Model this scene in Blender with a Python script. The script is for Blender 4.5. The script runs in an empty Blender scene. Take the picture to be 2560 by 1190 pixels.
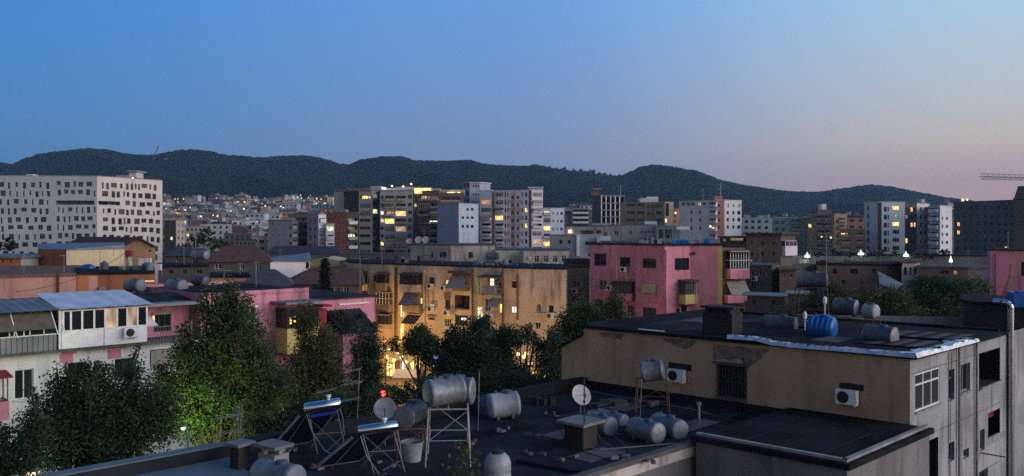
import bpy, math, random
import numpy as np
from mathutils import Vector, Matrix
S = bpy.context.scene
COL = S.collection
R = math.radians
# ---------------------------------------------------------------- camera (eye 20 m above the street, seventh floor)
F, HY, EYE = 2100.0, 580.0, 20.0          # focal length in photo pixels, eye level row, eye height
cam = bpy.data.cameras.new('camera'); co = bpy.data.objects.new('camera', cam); COL.objects.link(co)
co.location = (0, 0, EYE); co.rotation_euler = (R(90), 0, 0)
cam.sensor_width = 36; cam.lens = 36 * F / 2560; cam.shift_y = (HY - 595) / 2560
cam.clip_start = .1; cam.clip_end = 30000
S.camera = co
# ---------------------------------------------------------------- sky, sun, exposure
SUN_AZ, SUN_EL = 112, 3                     # degrees to the right of the view, above the horizon
W = bpy.data.worlds.new('World'); S.world = W; W.use_nodes = True
nt = W.node_tree; N = nt.nodes; L = nt.links
bg = N['Background']; bg.inputs[1].default_value = 1.0
def lin(r, g, b):
    f = lambda c: (c / 255 / 12.92) if c < 10 else ((c / 255 + .055) / 1.055) ** 2.4
    return (f(r), f(g), f(b), 1)
geo = N.new('ShaderNodeTexCoord'); sep = N.new('ShaderNodeSeparateXYZ'); L.new(geo.outputs['Generated'], sep.inputs[0])
def wm(op, a, b=0.0, clamp=False):
    n = N.new('ShaderNodeMath'); n.operation = op; n.use_clamp = clamp
    for i, x in enumerate((a, b)):
        if hasattr(x, 'links') or isinstance(x, bpy.types.NodeSocket): L.new(x, n.inputs[i])
        else: n.inputs[i].default_value = x
    return n.outputs[0]
def ramp(fac, stops):
    n = N.new('ShaderNodeValToRGB'); e = n.color_ramp.elements
    while len(e) < len(stops): e.new(.5)
    for i, (p, c) in enumerate(stops): e[i].position = p; e[i].color = c
    L.new(fac, n.inputs[0]); return n.outputs[0]
def wmix(fac, a, b):
    n = N.new('ShaderNodeMix'); n.data_type = 'RGBA'; L.new(fac, n.inputs[0]); L.new(a, n.inputs[6]); L.new(b, n.inputs[7]); return n.outputs[2]
az = wm('ARCTAN2', sep.outputs[0], sep.outputs[1])           # 0 ahead, + to the right
elz = wm('MAXIMUM', sep.outputs[2], 0.0)
s_left = ramp(elz, [(0, lin(74, 118, 164)), (.05, lin(64, 124, 178)), (.12, lin(64, 129, 190)), (.27, lin(50, 133, 210)), (.6, lin(40, 86, 148)), (1, lin(32, 58, 98))])
s_mid = ramp(elz, [(0, lin(140, 138, 164)), (.05, lin(130, 142, 176)), (.11, lin(120, 146, 190)), (.27, lin(104, 157, 221)), (.6, lin(52, 96, 156)), (1, lin(32, 58, 98))])
s_right = ramp(elz, [(0, lin(190, 152, 150)), (.055, lin(184, 160, 160)), (.095, lin(204, 190, 178)), (.13, lin(196, 196, 196)), (.26, lin(168, 208, 237)), (.6, lin(66, 108, 162)), (1, lin(32, 58, 98))])
s_glow = ramp(elz, [(0, lin(240, 180, 140)), (.08, lin(255, 214, 176)), (.25, lin(236, 226, 214)), (.6, lin(96, 124, 166)), (1, lin(32, 58, 98))])
def mr(v, a, b):
    n = N.new('ShaderNodeMapRange'); n.interpolation_type = 'SMOOTHSTEP'; L.new(v, n.inputs[0]); n.inputs[1].default_value = a; n.inputs[2].default_value = b; return n.outputs[0]
c1 = wmix(mr(az, R(-36), R(4)), s_left, s_mid)
c2 = wmix(mr(az, R(-2), R(33)), c1, s_right)
c3 = wmix(mr(az, R(33), R(70)), c2, s_glow)
s_back = ramp(elz, [(0, lin(164, 148, 136)), (.2, lin(158, 152, 150)), (.45, lin(104, 118, 142)), (.7, lin(46, 76, 122)), (1, lin(32, 58, 98))])
back = wmix(mr(az, R(-62), R(-125)), wmix(mr(az, R(125), R(178)), c3, s_back), s_back)                # dims again behind the camera
sky = N.new('ShaderNodeTexSky'); sky.sky_type = 'NISHITA'; sky.sun_disc = False
sky.sun_elevation = R(SUN_EL - 3); sky.sun_rotation = R(SUN_AZ); sky.ozone_density = 3
glow = wm('MULTIPLY', mr(az, R(34), R(80)), mr(az, R(165), R(120)))
addn = N.new('ShaderNodeMix'); addn.data_type = 'RGBA'; addn.blend_type = 'ADD'; addn.inputs[0].default_value = .10
L.new(back, addn.inputs[6]); L.new(sky.outputs[0], addn.inputs[7])
gm = N.new('ShaderNodeMix'); gm.data_type = 'RGBA'; gm.blend_type = 'MULTIPLY'; gm.inputs[0].default_value = 1
one = wm('ADD', 1.0, wm('MULTIPLY', glow, 1.6))
cmb = N.new('ShaderNodeCombineColor'); [L.new(one, cmb.inputs[i]) for i in range(3)]
L.new(addn.outputs[2], gm.inputs[6]); L.new(cmb.outputs[0], gm.inputs[7])
L.new(gm.outputs[2], bg.inputs[0])
sl = bpy.data.lights.new('sun', 'SUN'); so = bpy.data.objects.new('sun', sl); COL.objects.link(so)
sl.energy = 1.75; sl.angle = R(50); sl.color = (1, .92, .89)
so.rotation_euler = Vector((-math.sin(R(SUN_AZ)), -math.cos(R(SUN_AZ)), -math.sin(R(10)))).to_track_quat('-Z', 'Y').to_euler()
vs = S.view_settings; vs.view_transform = 'Standard'; vs.look = 'None'; vs.gamma = 1; vs.use_curve_mapping = False; vs.exposure = 0.0
S.cycles.max_bounces = 5; S.cycles.diffuse_bounces = 3; S.cycles.glossy_bounces = 2; S.cycles.volume_bounces = 0
S.cycles.transparent_max_bounces = 6; S.cycles.caustics_reflective = False; S.cycles.caustics_refractive = False
S.cycles.sample_clamp_indirect = 1.0; S.cycles.sample_clamp_direct = 1.4; S.cycles.use_adaptive_sampling = False; S.cycles.use_denoising = False      # the grain left in is like the phone picture's own
rng = random.Random(7); nr = np.random.default_rng(11)

# ---------------------------------------------------------------- materials
MATS = {}
def _new(name):
    m = bpy.data.materials.new(name); m.use_nodes = True; MATS[name] = m
    return m, m.node_tree.nodes, m.node_tree.links, m.node_tree.nodes['Principled BSDF']
def plain(name, rgb, rough=.8, metal=0, var=.25, scale=3.0, bump=0.0, spec=.3):
    m, n, l, b = _new(name)
    tc = n.new('ShaderNodeTexCoord'); no = n.new('ShaderNodeTexNoise'); no.inputs['Scale'].default_value = scale; no.inputs['Detail'].default_value = 5
    l.new(tc.outputs['Object'], no.inputs[0])
    cr = n.new('ShaderNodeValToRGB'); cr.color_ramp.elements[0].position = .3; cr.color_ramp.elements[1].position = .72
    cr.color_ramp.elements[0].color = tuple(c * (1 - var) for c in rgb) + (1,); cr.color_ramp.elements[1].color = tuple(min(1, c * (1 + var * .6)) for c in rgb) + (1,)
    l.new(no.outputs[0], cr.inputs[0]); l.new(cr.outputs[0], b.inputs['Base Color'])
    b.inputs['Roughness'].default_value = rough; b.inputs['Metallic'].default_value = metal; b.inputs['Specular IOR Level'].default_value = spec
    if bump:
        bp = n.new('ShaderNodeBump'); bp.inputs['Strength'].default_value = bump; bp.inputs['Distance'].default_value = .05; l.new(no.outputs[0], bp.inputs['Height']); l.new(bp.outputs[0], b.inputs['Normal'])
    return m
def wallm(name, rgb, dirt=.35, sc=.35, stain=(.10, .085, .07)):
    """painted plaster: blotches, vertical run-off streaks, fine grain"""
    m, n, l, b = _new(name)
    tc = n.new('ShaderNodeTexCoord'); mp = n.new('ShaderNodeMapping'); mp.inputs['Scale'].default_value = (1, 1, .16); l.new(tc.outputs['Object'], mp.inputs[0])
    def noise(s, vec, d=4):
        q = n.new('ShaderNodeTexNoise'); q.inputs['Scale'].default_value = s; q.inputs['Detail'].default_value = d; l.new(vec, q.inputs[0]); return q.outputs[0]
    a = noise(sc, tc.outputs['Object'], 6); st = noise(sc * 5, mp.outputs[0], 3); g = noise(9, tc.outputs['Object'], 3)
    def rampf(v, p0, p1, c0, c1):
        q = n.new('ShaderNodeValToRGB'); e = q.color_ramp.elements; e[0].position = p0; e[1].position = p1; e[0].color = c0; e[1].color = c1; l.new(v, q.inputs[0]); return q.outputs[0]
    c = rampf(a, .3, .7, tuple(x * (1 - dirt * .55) for x in rgb) + (1,), tuple(min(1, x * 1.08) for x in rgb) + (1,))
    def mix(f, x, y, mode='MIX'):
        q = n.new('ShaderNodeMix'); q.data_type = 'RGBA'; q.blend_type = mode
        (l.new(f, q.inputs[0]) if not isinstance(f, float) else setattr(q.inputs[0], 'default_value', f)); l.new(x, q.inputs[6])
        (l.new(y, q.inputs[7]) if not isinstance(y, tuple) else setattr(q.inputs[7], 'default_value', y)); return q.outputs[2]
    s1 = rampf(st, .52, .75, (0, 0, 0, 1), (dirt, dirt, dirt, 1))
    c = mix(s1, c, stain + (1,))
    c = mix(.55, c, rampf(g, .3, .7, (.72, .72, .72, 1), (1.1, 1.1, 1.1, 1)), 'MULTIPLY')
    l.new(c, b.inputs['Base Color']); b.inputs['Roughness'].default_value = .9; b.inputs['Specular IOR Level'].default_value = .15
    bp = n.new('ShaderNodeBump'); bp.inputs['Strength'].default_value = .25; bp.inputs['Distance'].default_value = .02; l.new(g, bp.inputs['Height']); l.new(bp.outputs[0], b.inputs['Normal'])
    return m
def emit(name, rgb, st, var=True):
    m, n, l, b = _new(name)
    m.cycles.emission_sampling = 'NONE'
    b.inputs['Base Color'].default_value = (.1, .1, .1, 1); b.inputs['Emission Color'].default_value = rgb + (1,); b.inputs['Emission Strength'].default_value = st
    if var:                                     # a lit room is not one even colour: curtain folds, furniture
        tc = n.new('ShaderNodeTexCoord'); mp = n.new('ShaderNodeMapping'); mp.inputs['Scale'].default_value = (1.0, 1, .45); l.new(tc.outputs['Object'], mp.inputs[0])
        no = n.new('ShaderNodeTexNoise'); no.inputs['Scale'].default_value = 1.6; l.new(mp.outputs[0], no.inputs[0])
        q = n.new('ShaderNodeMapRange'); q.inputs[1].default_value = .3; q.inputs[2].default_value = .7; q.inputs[3].default_value = st * .08; q.inputs[4].default_value = st * 1.35
        l.new(no.outputs[0], q.inputs[0]); l.new(q.outputs[0], b.inputs['Emission Strength'])
    return m
def glass(name, rgb=(.015, .018, .022), rough=.08, spec=.6):
    m, n, l, b = _new(name); b.inputs['Base Color'].default_value = rgb + (1,); b.inputs['Roughness'].default_value = rough; b.inputs['Specular IOR Level'].default_value = spec
    tc = n.new('ShaderNodeTexCoord'); no = n.new('ShaderNodeTexNoise'); no.inputs['Scale'].default_value = .8; l.new(tc.outputs['Object'], no.inputs[0])
    bp = n.new('ShaderNodeBump'); bp.inputs['Strength'].default_value = .08; bp.inputs['Distance'].default_value = .1; l.new(no.outputs[0], bp.inputs['Height']); l.new(bp.outputs[0], b.inputs['Normal'])
    return m
glass('gl'); glass('gl2', (.05, .055, .06), .3, .4); glass('gl3', (.03, .035, .03), .2)
emit('Lwarm', (1, .50, .16), 2.4); emit('Lyel', (1, .72, .22), 2.2); emit('Lwhite', (1, .93, .8), 2.6); emit('Lor', (1, .42, .2), .8); emit('Ldim', (1, .62, .34), .7)
emit('Lpale', (.95, .9, .5), 1.3); emit('Lred', (1, .05, .03), 6, False); emit('Lbulb', (1, .82, .55), 26, False); emit('Lcool', (.9, 1, .95), 40, False); emit('Llime', (.75, 1, .5), 9, False); plain('plaster', (.22, .17, .13), .95, var=.5, scale=4); emit('Lflame', (1, .55, .15), 18, False)
emit('Lblue', (.25, .2, 1), 6, False); emit('Lgreenish', (.75, .85, .6), .28)
plain('wf', (.72, .73, .74), .5, var=.1); plain('fgrey', (.22, .23, .25), .6); plain('fdark', (.05, .045, .04), .6); plain('fbrown', (.09, .055, .04), .6)
plain('membrane', (.12, .18, .22), .85, var=.25, scale=.9, bump=.15); plain('dark', (.025, .025, .028), .9); plain('tar', (.024, .029, .036), .85, var=.6, scale=.7, bump=.4, spec=.08); plain('tar2', (.017, .020, .025), .9, var=.65, scale=.6, bump=.5, spec=.06)
plain('conc', (.30, .29, .28), .9, var=.35, scale=1.2, bump=.2); plain('concd', (.11, .108, .108), .9, var=.4, scale=1.0, bump=.2, spec=.1); plain('slab', (.18, .19, .20), .85, var=.3, scale=2)
plain('rust', (.16, .09, .06), .8, var=.5, scale=6); plain('pipe', (.24, .24, .25), .45, .5, var=.4, scale=5); plain('steel', (.55, .57, .6), .28, .95, var=.12, scale=2); plain('chrome', (.78, .8, .84), .13, 1, var=.05)
plain('tankg', (.15, .18, .22), .5, var=.3, scale=4, bump=.05); plain('tankw', (.30, .33, .36), .5, var=.25, scale=3); plain('tankd', (.075, .09, .12), .5, var=.4, scale=3); plain('tankb', (.006, .11, .38), .35, var=.2); plain('tankz', (.20, .22, .25), .5, .3, var=.35, scale=7)
plain('dish', (.40, .41, .42), .5, var=.2); plain('white', (.78, .79, .8), .6, var=.12); plain('black', (.02, .02, .02), .6); plain('panelb', (.012, .016, .03), .12, spec=.6)
plain('asphalt', (.05, .05, .052), .85, var=.3, scale=.4, bump=.2); plain('pave', (.22, .21, .2), .9, var=.3, scale=.7); plain('soil', (.11, .10, .085), .95, var=.4, scale=.05)
plain('tile', (.13, .06, .045), .85, var=.5, scale=2.2, bump=.4); plain('slate', (.05, .052, .06), .7, var=.4, scale=1.5, bump=.3); plain('sheet', (.17, .19, .21), .55, .2, var=.35, scale=.9); plain('sheetw', (.66, .70, .74), .42, .3, var=.2, scale=.8)
plain('fl', (.50, .60, .74), .35, .5, var=.3, scale=1.6); plain('bark', (.07, .055, .042), .95, var=.4, scale=5, bump=.4); plain('awnb', (.20, .22, .28), .9, var=.2); plain('awng', (.30, .29, .26), .9, var=.3); plain('awnr', (.30, .03, .05), .9, var=.3); plain('awnd', (.10, .09, .085), .9, var=.3)
plain('tarpb', (.01, .10, .42), .5, var=.3, scale=2, bump=.4); plain('carred', (.3, .03, .03), .25, spec=.6); plain('cargrey', (.3, .31, .33), .25, .3, spec=.6); plain('carwhite', (.7, .7, .7), .25, spec=.6); plain('carblue', (.03, .06, .2), .25, spec=.6)
plain('signblue', (.02, .04, .3), .4); plain('framew', (.34, .34, .34), .6, var=.35, scale=6); plain('blindred', (.13, .02, .03), .9); plain('cloth', (.6, .58, .57), .9)
def leafm(name, c0, c1):
    m, n, l, b = _new(name)
    tc = n.new('ShaderNodeTexCoord'); no = n.new('ShaderNodeTexNoise'); no.inputs['Scale'].default_value = .9; no.inputs['Detail'].default_value = 6; l.new(tc.outputs['Object'], no.inputs[0])
    cr = n.new('ShaderNodeValToRGB'); cr.color_ramp.elements[0].position = .35; cr.color_ramp.elements[1].position = .68; cr.color_ramp.elements[0].color = c0 + (1,); cr.color_ramp.elements[1].color = c1 + (1,)
    l.new(no.outputs[0], cr.inputs[0]); l.new(cr.outputs[0], b.inputs['Base Color']); b.inputs['Roughness'].default_value = .6; b.inputs['Specular IOR Level'].default_value = .25
    tr = n.new('ShaderNodeBsdfTranslucent'); l.new(cr.outputs[0], tr.inputs[0]); mx = n.new('ShaderNodeMixShader'); mx.inputs[0].default_value = .3
    l.new(b.outputs[0], mx.inputs[1]); l.new(tr.outputs[0], mx.inputs[2]); l.new(mx.outputs[0], n['Material Output'].inputs[0])
    return m
leafm('leaf', (.028, .054, .020), (.100, .140, .045)); leafm('leafd', (.020, .042, .022), (.070, .108, .044)); leafm('leafb', (.046, .054, .020), (.120, .118, .038)); leafm('leafc', (.008, .014, .010), (.018, .026, .016))
def M(x): return MATS[x]

# ---------------------------------------------------------------- geometry helpers
def P(px, py, Y): return Vector(((px - 1280) / F * Y, Y, EYE - (py - HY) / F * Y))          # a photo direction at its own distance
def G(px, py, z): Y = (EYE - z) * F / (py - HY); return P(px, py, Y)                        # where that direction meets a level surface
def V2(px, Y): return Vector(((px - 1280) / F * Y, Y))
ORG = {}
def tag(o, label=None, cat=None, group=None, kind=None):
    for k, v in (('label', label), ('category', cat), ('group', group), ('kind', kind)):
        if v: o[k] = v
    return o
def empty(name, loc, label=None, cat=None, group=None):
    o = bpy.data.objects.new(name, None); COL.objects.link(o); o.location = loc; o.empty_display_size = .2
    ORG[o.name] = Vector(loc); return tag(o, label, cat, group)
class MB:
    def __init__(s): s.v = []; s.f = []; s.m = []
    def poly(s, pts, m=0):
        i = len(s.v); s.v += [tuple(p) for p in pts]; s.f.append(tuple(range(i, i + len(pts)))); s.m.append(m)
    def obox(s, o, a, b, c, m=0):
        o, a, b, c = map(Vector, (o, a, b, c)); i = len(s.v)
        s.v += [tuple(p) for p in (o, o + a, o + a + b, o + b, o + c, o + a + c, o + a + b + c, o + b + c)]
        s.f += [tuple(i + k for k in q) for q in ((3, 2, 1, 0), (4, 5, 6, 7), (0, 1, 5, 4), (1, 2, 6, 5), (2, 3, 7, 6), (3, 0, 4, 7))]; s.m += [m] * 6
    def box(s, c, sx, sy, sz, rz=0, m=0):           # c = centre of the bottom
        ca, sa = math.cos(rz), math.sin(rz); a = Vector((ca * sx, sa * sx, 0)); b = Vector((-sa * sy, ca * sy, 0))
        s.obox(Vector(c) - a / 2 - b / 2, a, b, (0, 0, sz), m)
    def tube(s, p, q, r, n=7, m=0, r2=None):
        p, q = Vector(p), Vector(q); d = (q - p)
        if d.length < 1e-6: return
        s.lathe([(0, 0), (r, 0), (r if r2 is None else r2, d.length), (0, d.length)], p, d, n, m)
    def lathe(s, prof, o, ax, n=16, m=0):            # profile of (radius, distance along the axis)
        ax = Vector(ax).normalized(); o = Vector(o); u = ax.orthogonal().normalized(); w = ax.cross(u); i0 = len(s.v)
        for r, t in prof:
            for k in range(n):
                a = 2 * math.pi * k / n; s.v.append(tuple(o + ax * t + (u * math.cos(a) + w * math.sin(a)) * max(r, 1e-4)))
        for j in range(len(prof) - 1):
            for k in range(n):
                k2 = (k + 1) % n; s.f.append((i0 + j * n + k, i0 + j * n + k2, i0 + (j + 1) * n + k2, i0 + (j + 1) * n + k)); s.m.append(m)
    def wire(s, pts, r, m=0, n=5):
        for a, b in zip(pts, pts[1:]): s.tube(a, b, r, n, m)
    def prism(s, pts, z0, z1, m=0, mt=None):         # closed outline (counter-clockwise or not) pulled up
        n = len(pts); s.poly([(p[0], p[1], z1) for p in pts], m if mt is None else mt); s.poly([(p[0], p[1], z0) for p in reversed(pts)], m)
        for i in range(n):
            a, b = pts[i], pts[(i + 1) % n]; s.poly([(a[0], a[1], z0), (b[0], b[1], z0), (b[0], b[1], z1), (a[0], a[1], z1)], m)
    def mesh(s, name, mats, org=(0, 0, 0), smooth=False):
        o = Vector(org); me = bpy.data.meshes.new(name)
        me.from_pydata([(x - o.x, y - o.y, z - o.z) for x, y, z in s.v], [], s.f)
        for m in ([mats] if isinstance(mats, str) else mats): me.materials.append(M(m))
        if any(s.m): me.polygons.foreach_set('material_index', s.m)
        if smooth:
            me.polygons.foreach_set('use_smooth', [True] * len(s.f)); me.set_sharp_from_angle(angle=R(40))
        me.update(); return me
    def build(s, name, mats, parent=None, smooth=False, label=None, cat=None, group=None, kind=None):
        if parent is not None: org = ORG[parent.name]
        else:
            a = np.array(s.v); org = Vector((a[:, 0].mean(), a[:, 1].mean(), a[:, 2].min()))
        o = bpy.data.objects.new(name, s.mesh(name, mats, org, smooth)); COL.objects.link(o)
        if parent is not None: o.parent = parent
        else: o.location = org
        ORG[o.name] = Vector(org); return tag(o, label, cat, group, kind)
# ---------------------------------------------------------------- buildings: facades with real openings
class Fac:
    def __init__(s, A, B):
        s.A = Vector(A); s.B = Vector(B); s.L = (s.B - s.A).length; s.d = (s.B - s.A).normalized(); s.n = Vector((s.d.y, -s.d.x)); s.ang = math.atan2(s.d.y, s.d.x); s.holes = []
    def uv(s, px, py):
        k = (px - 1280) / F                            # point (kY, Y) on the line A + u d
        den = s.d.x - k * s.d.y; u = (k * s.A.y - s.A.x) / den; Y = s.A.y + u * s.d.y
        return u, EYE - (py - HY) / F * Y
    def pt(s, u, z, out=0.0):
        p = s.A + s.d * u + s.n * out; return Vector((p.x, p.y, z))
def wall_grid(mb, f, z0, z1, m):
    hs = [h for h in f.holes if h[1] > 0 and h[0] < f.L and h[3] > z0 and h[2] < z1]
    us = sorted({0.0, f.L} | {min(max(x, 0), f.L) for h in hs for x in h[:2]}); vs_ = sorted({z0, z1} | {min(max(x, z0), z1) for h in hs for x in h[2:]})
    for j in range(len(vs_) - 1):
        zc = (vs_[j] + vs_[j + 1]) / 2; row = [h for h in hs if h[2] < zc < h[3]]; st = None
        if vs_[j + 1] - vs_[j] < 1e-4: continue
        for i in range(len(us) - 1):
            uc = (us[i] + us[i + 1]) / 2; solid = not any(h[0] < uc < h[1] for h in row)
            if solid and st is None: st = us[i]
            if st is not None and (not solid or i == len(us) - 2):
                e = us[i + 1] if solid else us[i]
                mb.poly([f.pt(st, vs_[j]), f.pt(e, vs_[j]), f.pt(e, vs_[j + 1]), f.pt(st, vs_[j + 1])], m); st = None
WC = {}
def q5(x): return round(x / .05) * .05
def win_mesh(w, h, rec, nv, nh, fm, gm, rm, split, sill):
    key = (round(w, 2), round(h, 2), rec, nv, nh, fm, gm, rm, split, sill)
    if key in WC: return WC[key]
    a = MB()
    for p, q in (((0, 0), (w, 0)), ((w, 0), (w, h)), ((w, h), (0, h)), ((0, h), (0, 0))):
        a.poly([(p[0], 0, p[1]), (q[0], 0, q[1]), (q[0], rec, q[1]), (p[0], rec, p[1])], 1)
    b = a if not split else MB()
    t = .055 if w > .8 else .04
    if fm:
        def bar(x0, z0, x1, z1): a.obox((x0, rec - .06, z0), (x1 - x0, 0, 0), (0, .055, 0), (0, 0, z1 - z0), 0)
        bar(0, 0, w, t); bar(0, h - t, w, h); bar(0, t, t, h - t); bar(w - t, t, w, h - t)
        zt = h - t
        if nh: zt = h * .70; bar(t, zt - t / 2, w - t, zt + t / 2)
        for i in range(nv): x = w * (i + 1) / (nv + 1); bar(x - t / 2, t, x + t / 2, h - t)
    if sill: a.obox((-.06, -.09, -.07), (w + .12, 0, 0), (0, .15, 0), (0, 0, .066), 1)
    b.poly([(0, rec, 0), (w, rec, 0), (w, rec, h), (0, rec, h)], 2 if not split else 0)
    r = (a.mesh('window', [fm or rm, rm, gm]), b.mesh('pane', [gm]) if split else None)
    WC[key] = r; return r
def log_mesh(w, h, deep, wm_, gm, pm, ph, out, awn):
    """recessed balcony: side walls, back wall with a glazed door, parapet"""
    key = ('log', round(w, 2), round(h, 2), deep, wm_, gm, pm, round(ph, 2), out, awn)
    if key in WC: return WC[key]
    a = MB()
    for p, q in (((0, 0), (w, 0)), ((w, 0), (w, h)), ((w, h), (0, h)), ((0, h), (0, 0))):
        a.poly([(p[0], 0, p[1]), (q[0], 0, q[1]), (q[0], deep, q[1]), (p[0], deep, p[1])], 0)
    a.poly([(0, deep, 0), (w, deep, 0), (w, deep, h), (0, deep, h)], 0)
    a.obox((w * .12, deep - .04, .05), (w * .5, 0, 0), (0, .03, 0), (0, 0, min(h - .15, 2.1)), 1); a.obox((w * .7, deep - .04, .9), (w * .2, 0, 0), (0, .03, 0), (0, 0, min(h - 1.1, 1.1)), 1)
    if ph > 0:
        a.obox((0.02, -out, -.02), (w - .04, 0, 0), (0, .1, 0), (0, 0, ph), 2)
        if out > .05:
            a.obox((0.02, -out + .1, -.12), (w - .04, 0, 0), (0, out - .1, 0), (0, 0, .12), 2); a.obox((.02, -out + .1, 0), (.08, 0, 0), (0, out - .1, 0), (0, 0, ph - .02), 2); a.obox((w - .1, -out + .1, 0), (.08, 0, 0), (0, out - .1, 0), (0, 0, ph - .02), 2)
    if awn: a.poly([(0, -.03, h - .05), (w, -.03, h - .05), (w, -out - .5, h * .45), (0, -out - .5, h * .45)], 3); a.poly([(0, -.06, h - .05), (w, -.06, h - .05), (w, -out - .53, h * .45), (0, -out - .53, h * .45)], 3)
    r = a.mesh('balcony', [wm_, gm, pm, awn or pm]); WC[key] = r; return r
class Bld:
    def __init__(s, name, label, chain, top, wall, z0=0.0, depth=12, roof='tar', group=None, cat='apartment block', split=False, z1=None, cap=.25, over=.18):
        s.C = [V2(*c) for c in chain]; s.F = [Fac(a, b) for a, b in zip(s.C, s.C[1:])]; s.z0 = z0
        s.z1 = z1 if z1 is not None else EYE - (top[1] - HY) / F * chain[top[0]][1]
        s.wall = [wall] if isinstance(wall, str) else wall; s.roofm = roof; s.split = split; s.cap = cap; s.over = over
        s.root = empty(name, (s.C[0].x, s.C[0].y, z0), label, cat, group); s.org = Vector((s.C[0].x, s.C[0].y, z0))
        back = lambda p: p + p.normalized() * depth if not isinstance(depth, tuple) else p + Vector(depth)
        s.poly = s.C + [back(s.C[-1]), back(s.C[0])]; s.wins = []; s.parts = {}
    def wm(s, i): return s.wall[min(i, len(s.wall) - 1)]
    def rect(s, fi, x0, y0, x1, y1):
        f = s.F[fi]; u0, zt = f.uv(x0, y0); _, zb = f.uv(x0, y1); u1, _ = f.uv(x1, y0)
        u0, u1 = q5(u0), q5(u1); zb, zt = q5(zb), q5(zt)
        if u1 - u0 < .1: u1 = u0 + .1
        if zt - zb < .1: zt = zb + .1
        return f, u0, u1, zb, zt
    def _add(s, name, me, f, u, z, sub=None, kind=None, label=None):
        o = bpy.data.objects.new(name, me); COL.objects.link(o); o.parent = s.root; p = f.pt(u, z) - s.org; o.location = p; o.rotation_euler = (0, 0, f.ang)
        if label: o['label'] = label
        if sub:
            q = bpy.data.objects.new(sub.name.split('.')[0], sub); COL.objects.link(q); q.parent = o
        return o
    def win(s, fi, x0, y0, x1, y1, nv=1, nh=0, lit=None, fm='wf', rec=.18, gm='gl', sill=False, rm=None):
        f, u0, u1, zb, zt = s.rect(fi, x0, y0, x1, y1); f.holes.append((u0, u1, zb, zt))
        s.wins.append(((u1 - u0) * (zt - zb) + (5 if lit else 0), f, u0, zb, win_mesh(u1 - u0, zt - zb, rec, nv, nh, fm, lit or gm, rm or s.wm(fi), s.split, sill)))
    def grid(s, fi, cols, rows, lit={}, skip=(), **k):
        for r, (y0, y1) in enumerate(rows):
            for c, (x0, x1) in enumerate(cols):
                if (c, r) not in skip: s.win(fi, x0, y0, x1, y1, lit=lit.get((c, r)), **k)
    def log(s, fi, x0, y0, x1, y1, par=None, ph=.95, out=0.0, deep=1.2, lit=None, inner=None, awn=None, gm='gl'):
        f, u0, u1, zb, zt = s.rect(fi, x0, y0, x1, y1); f.holes.append((u0, u1, zb, zt))
        s._add('balcony', log_mesh(u1 - u0, zt - zb, deep, inner or s.wm(fi), lit or gm, par or s.wm(fi), ph, out, awn), f, u0, zb)
    def loggrid(s, fi, cols, rows, lit={}, awn={}, glz={}, skip=(), **k):
        for r, (y0, y1) in enumerate(rows):
            for c, (x0, x1) in enumerate(cols):
                if (c, r) in skip: continue
                if (c, r) in glz: s.glazed(fi, x0, y0, x1, y1, glz[(c, r)])
                else: s.log(fi, x0, y0, x1, y1, lit=lit.get((c, r)), awn=awn.get((c, r)), **k)
    def glazed(s, fi, x0, y0, x1, y1, lit=None, nv=4): s.win(fi, x0, y0, x1, y1, nv=nv, nh=1, lit=lit, rec=.08, gm='gl2')
    def box(s, name, fi, x0, y0, x1, y1, mat, out, inn=0.0, label=None, parent=None):
        """a solid piece standing proud of the facade"""
        f, u0, u1, zb, zt = s.rect(fi, x0, y0, x1, y1); b = MB(); b.obox(f.pt(u0, zb, -inn), (f.d * (u1 - u0)).to_3d(), (f.n * (out + inn)).to_3d(), (0, 0, zt - zb))
        return b.build(name, mat, parent or s.root, label=label)
    def awn(s, name, fi, x0, y0, x1, y1, mat, out, fold=9):
        f, u0, u1, zb, zt = s.rect(fi, x0, y0, x1, y1); b = MB(); n = fold
        for i in range(n):
            a0, a1 = u0 + (u1 - u0) * i / n, u0 + (u1 - u0) * (i + 1) / n; k0, k1 = (.03 if i % 2 else 0), (0 if i % 2 else .03)
            for e in (0, .035): b.poly([f.pt(a0, zt, .04 + k0 + e), f.pt(a1, zt, .04 + k1 + e), f.pt(a1, zb, out + k1 + e), f.pt(a0, zb, out + k0 + e)])
        b.obox(f.pt(u0, zb - .03, out - .02), (f.d * (u1 - u0)).to_3d(), (f.n * .05).to_3d(), (0, 0, .05))
        return b.build(name, mat, s.root)
    def cage(s, fi, x0, y0, x1, y1, mat='white', out=.9, nv=8, nh=2, top='fbrown', par=None, ph=.9, gm=None, r=.03):
        """projecting balcony closed in with bars or glazing bars, roofed"""
        f, u0, u1, zb, zt = s.rect(fi, x0, y0, x1, y1); b = MB(); L_ = u1 - u0; h = zt - zb
        def bar(u, z, w, hh): b.obox(f.pt(u, z, out - .05), (f.d * w).to_3d(), (f.n * .05).to_3d(), (0, 0, hh))
        for i in range(nv + 1): bar(u0 + (L_ - 2 * r) * i / nv, zb, 2 * r, h)
        for j in range(nh + 1): bar(u0, zb + (h - 2 * r) * j / max(nh, 1), L_, 2 * r)
        for u in (u0, u1 - 2 * r):
            for j in range(nh + 1): b.obox(f.pt(u, zb + (h - 2 * r) * j / max(nh, 1), 0), (f.d * 2 * r).to_3d(), (f.n * out).to_3d(), (0, 0, 2 * r))
        c = b.build('balcony_frame', mat, s.root)
        if gm:
            g = MB(); g.obox(f.pt(u0 + .02, zb, 0), (f.d * (L_ - .04)).to_3d(), (f.n * (out - .06)).to_3d(), (0, 0, h - .02)); g.build('pane', gm, c)
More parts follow.
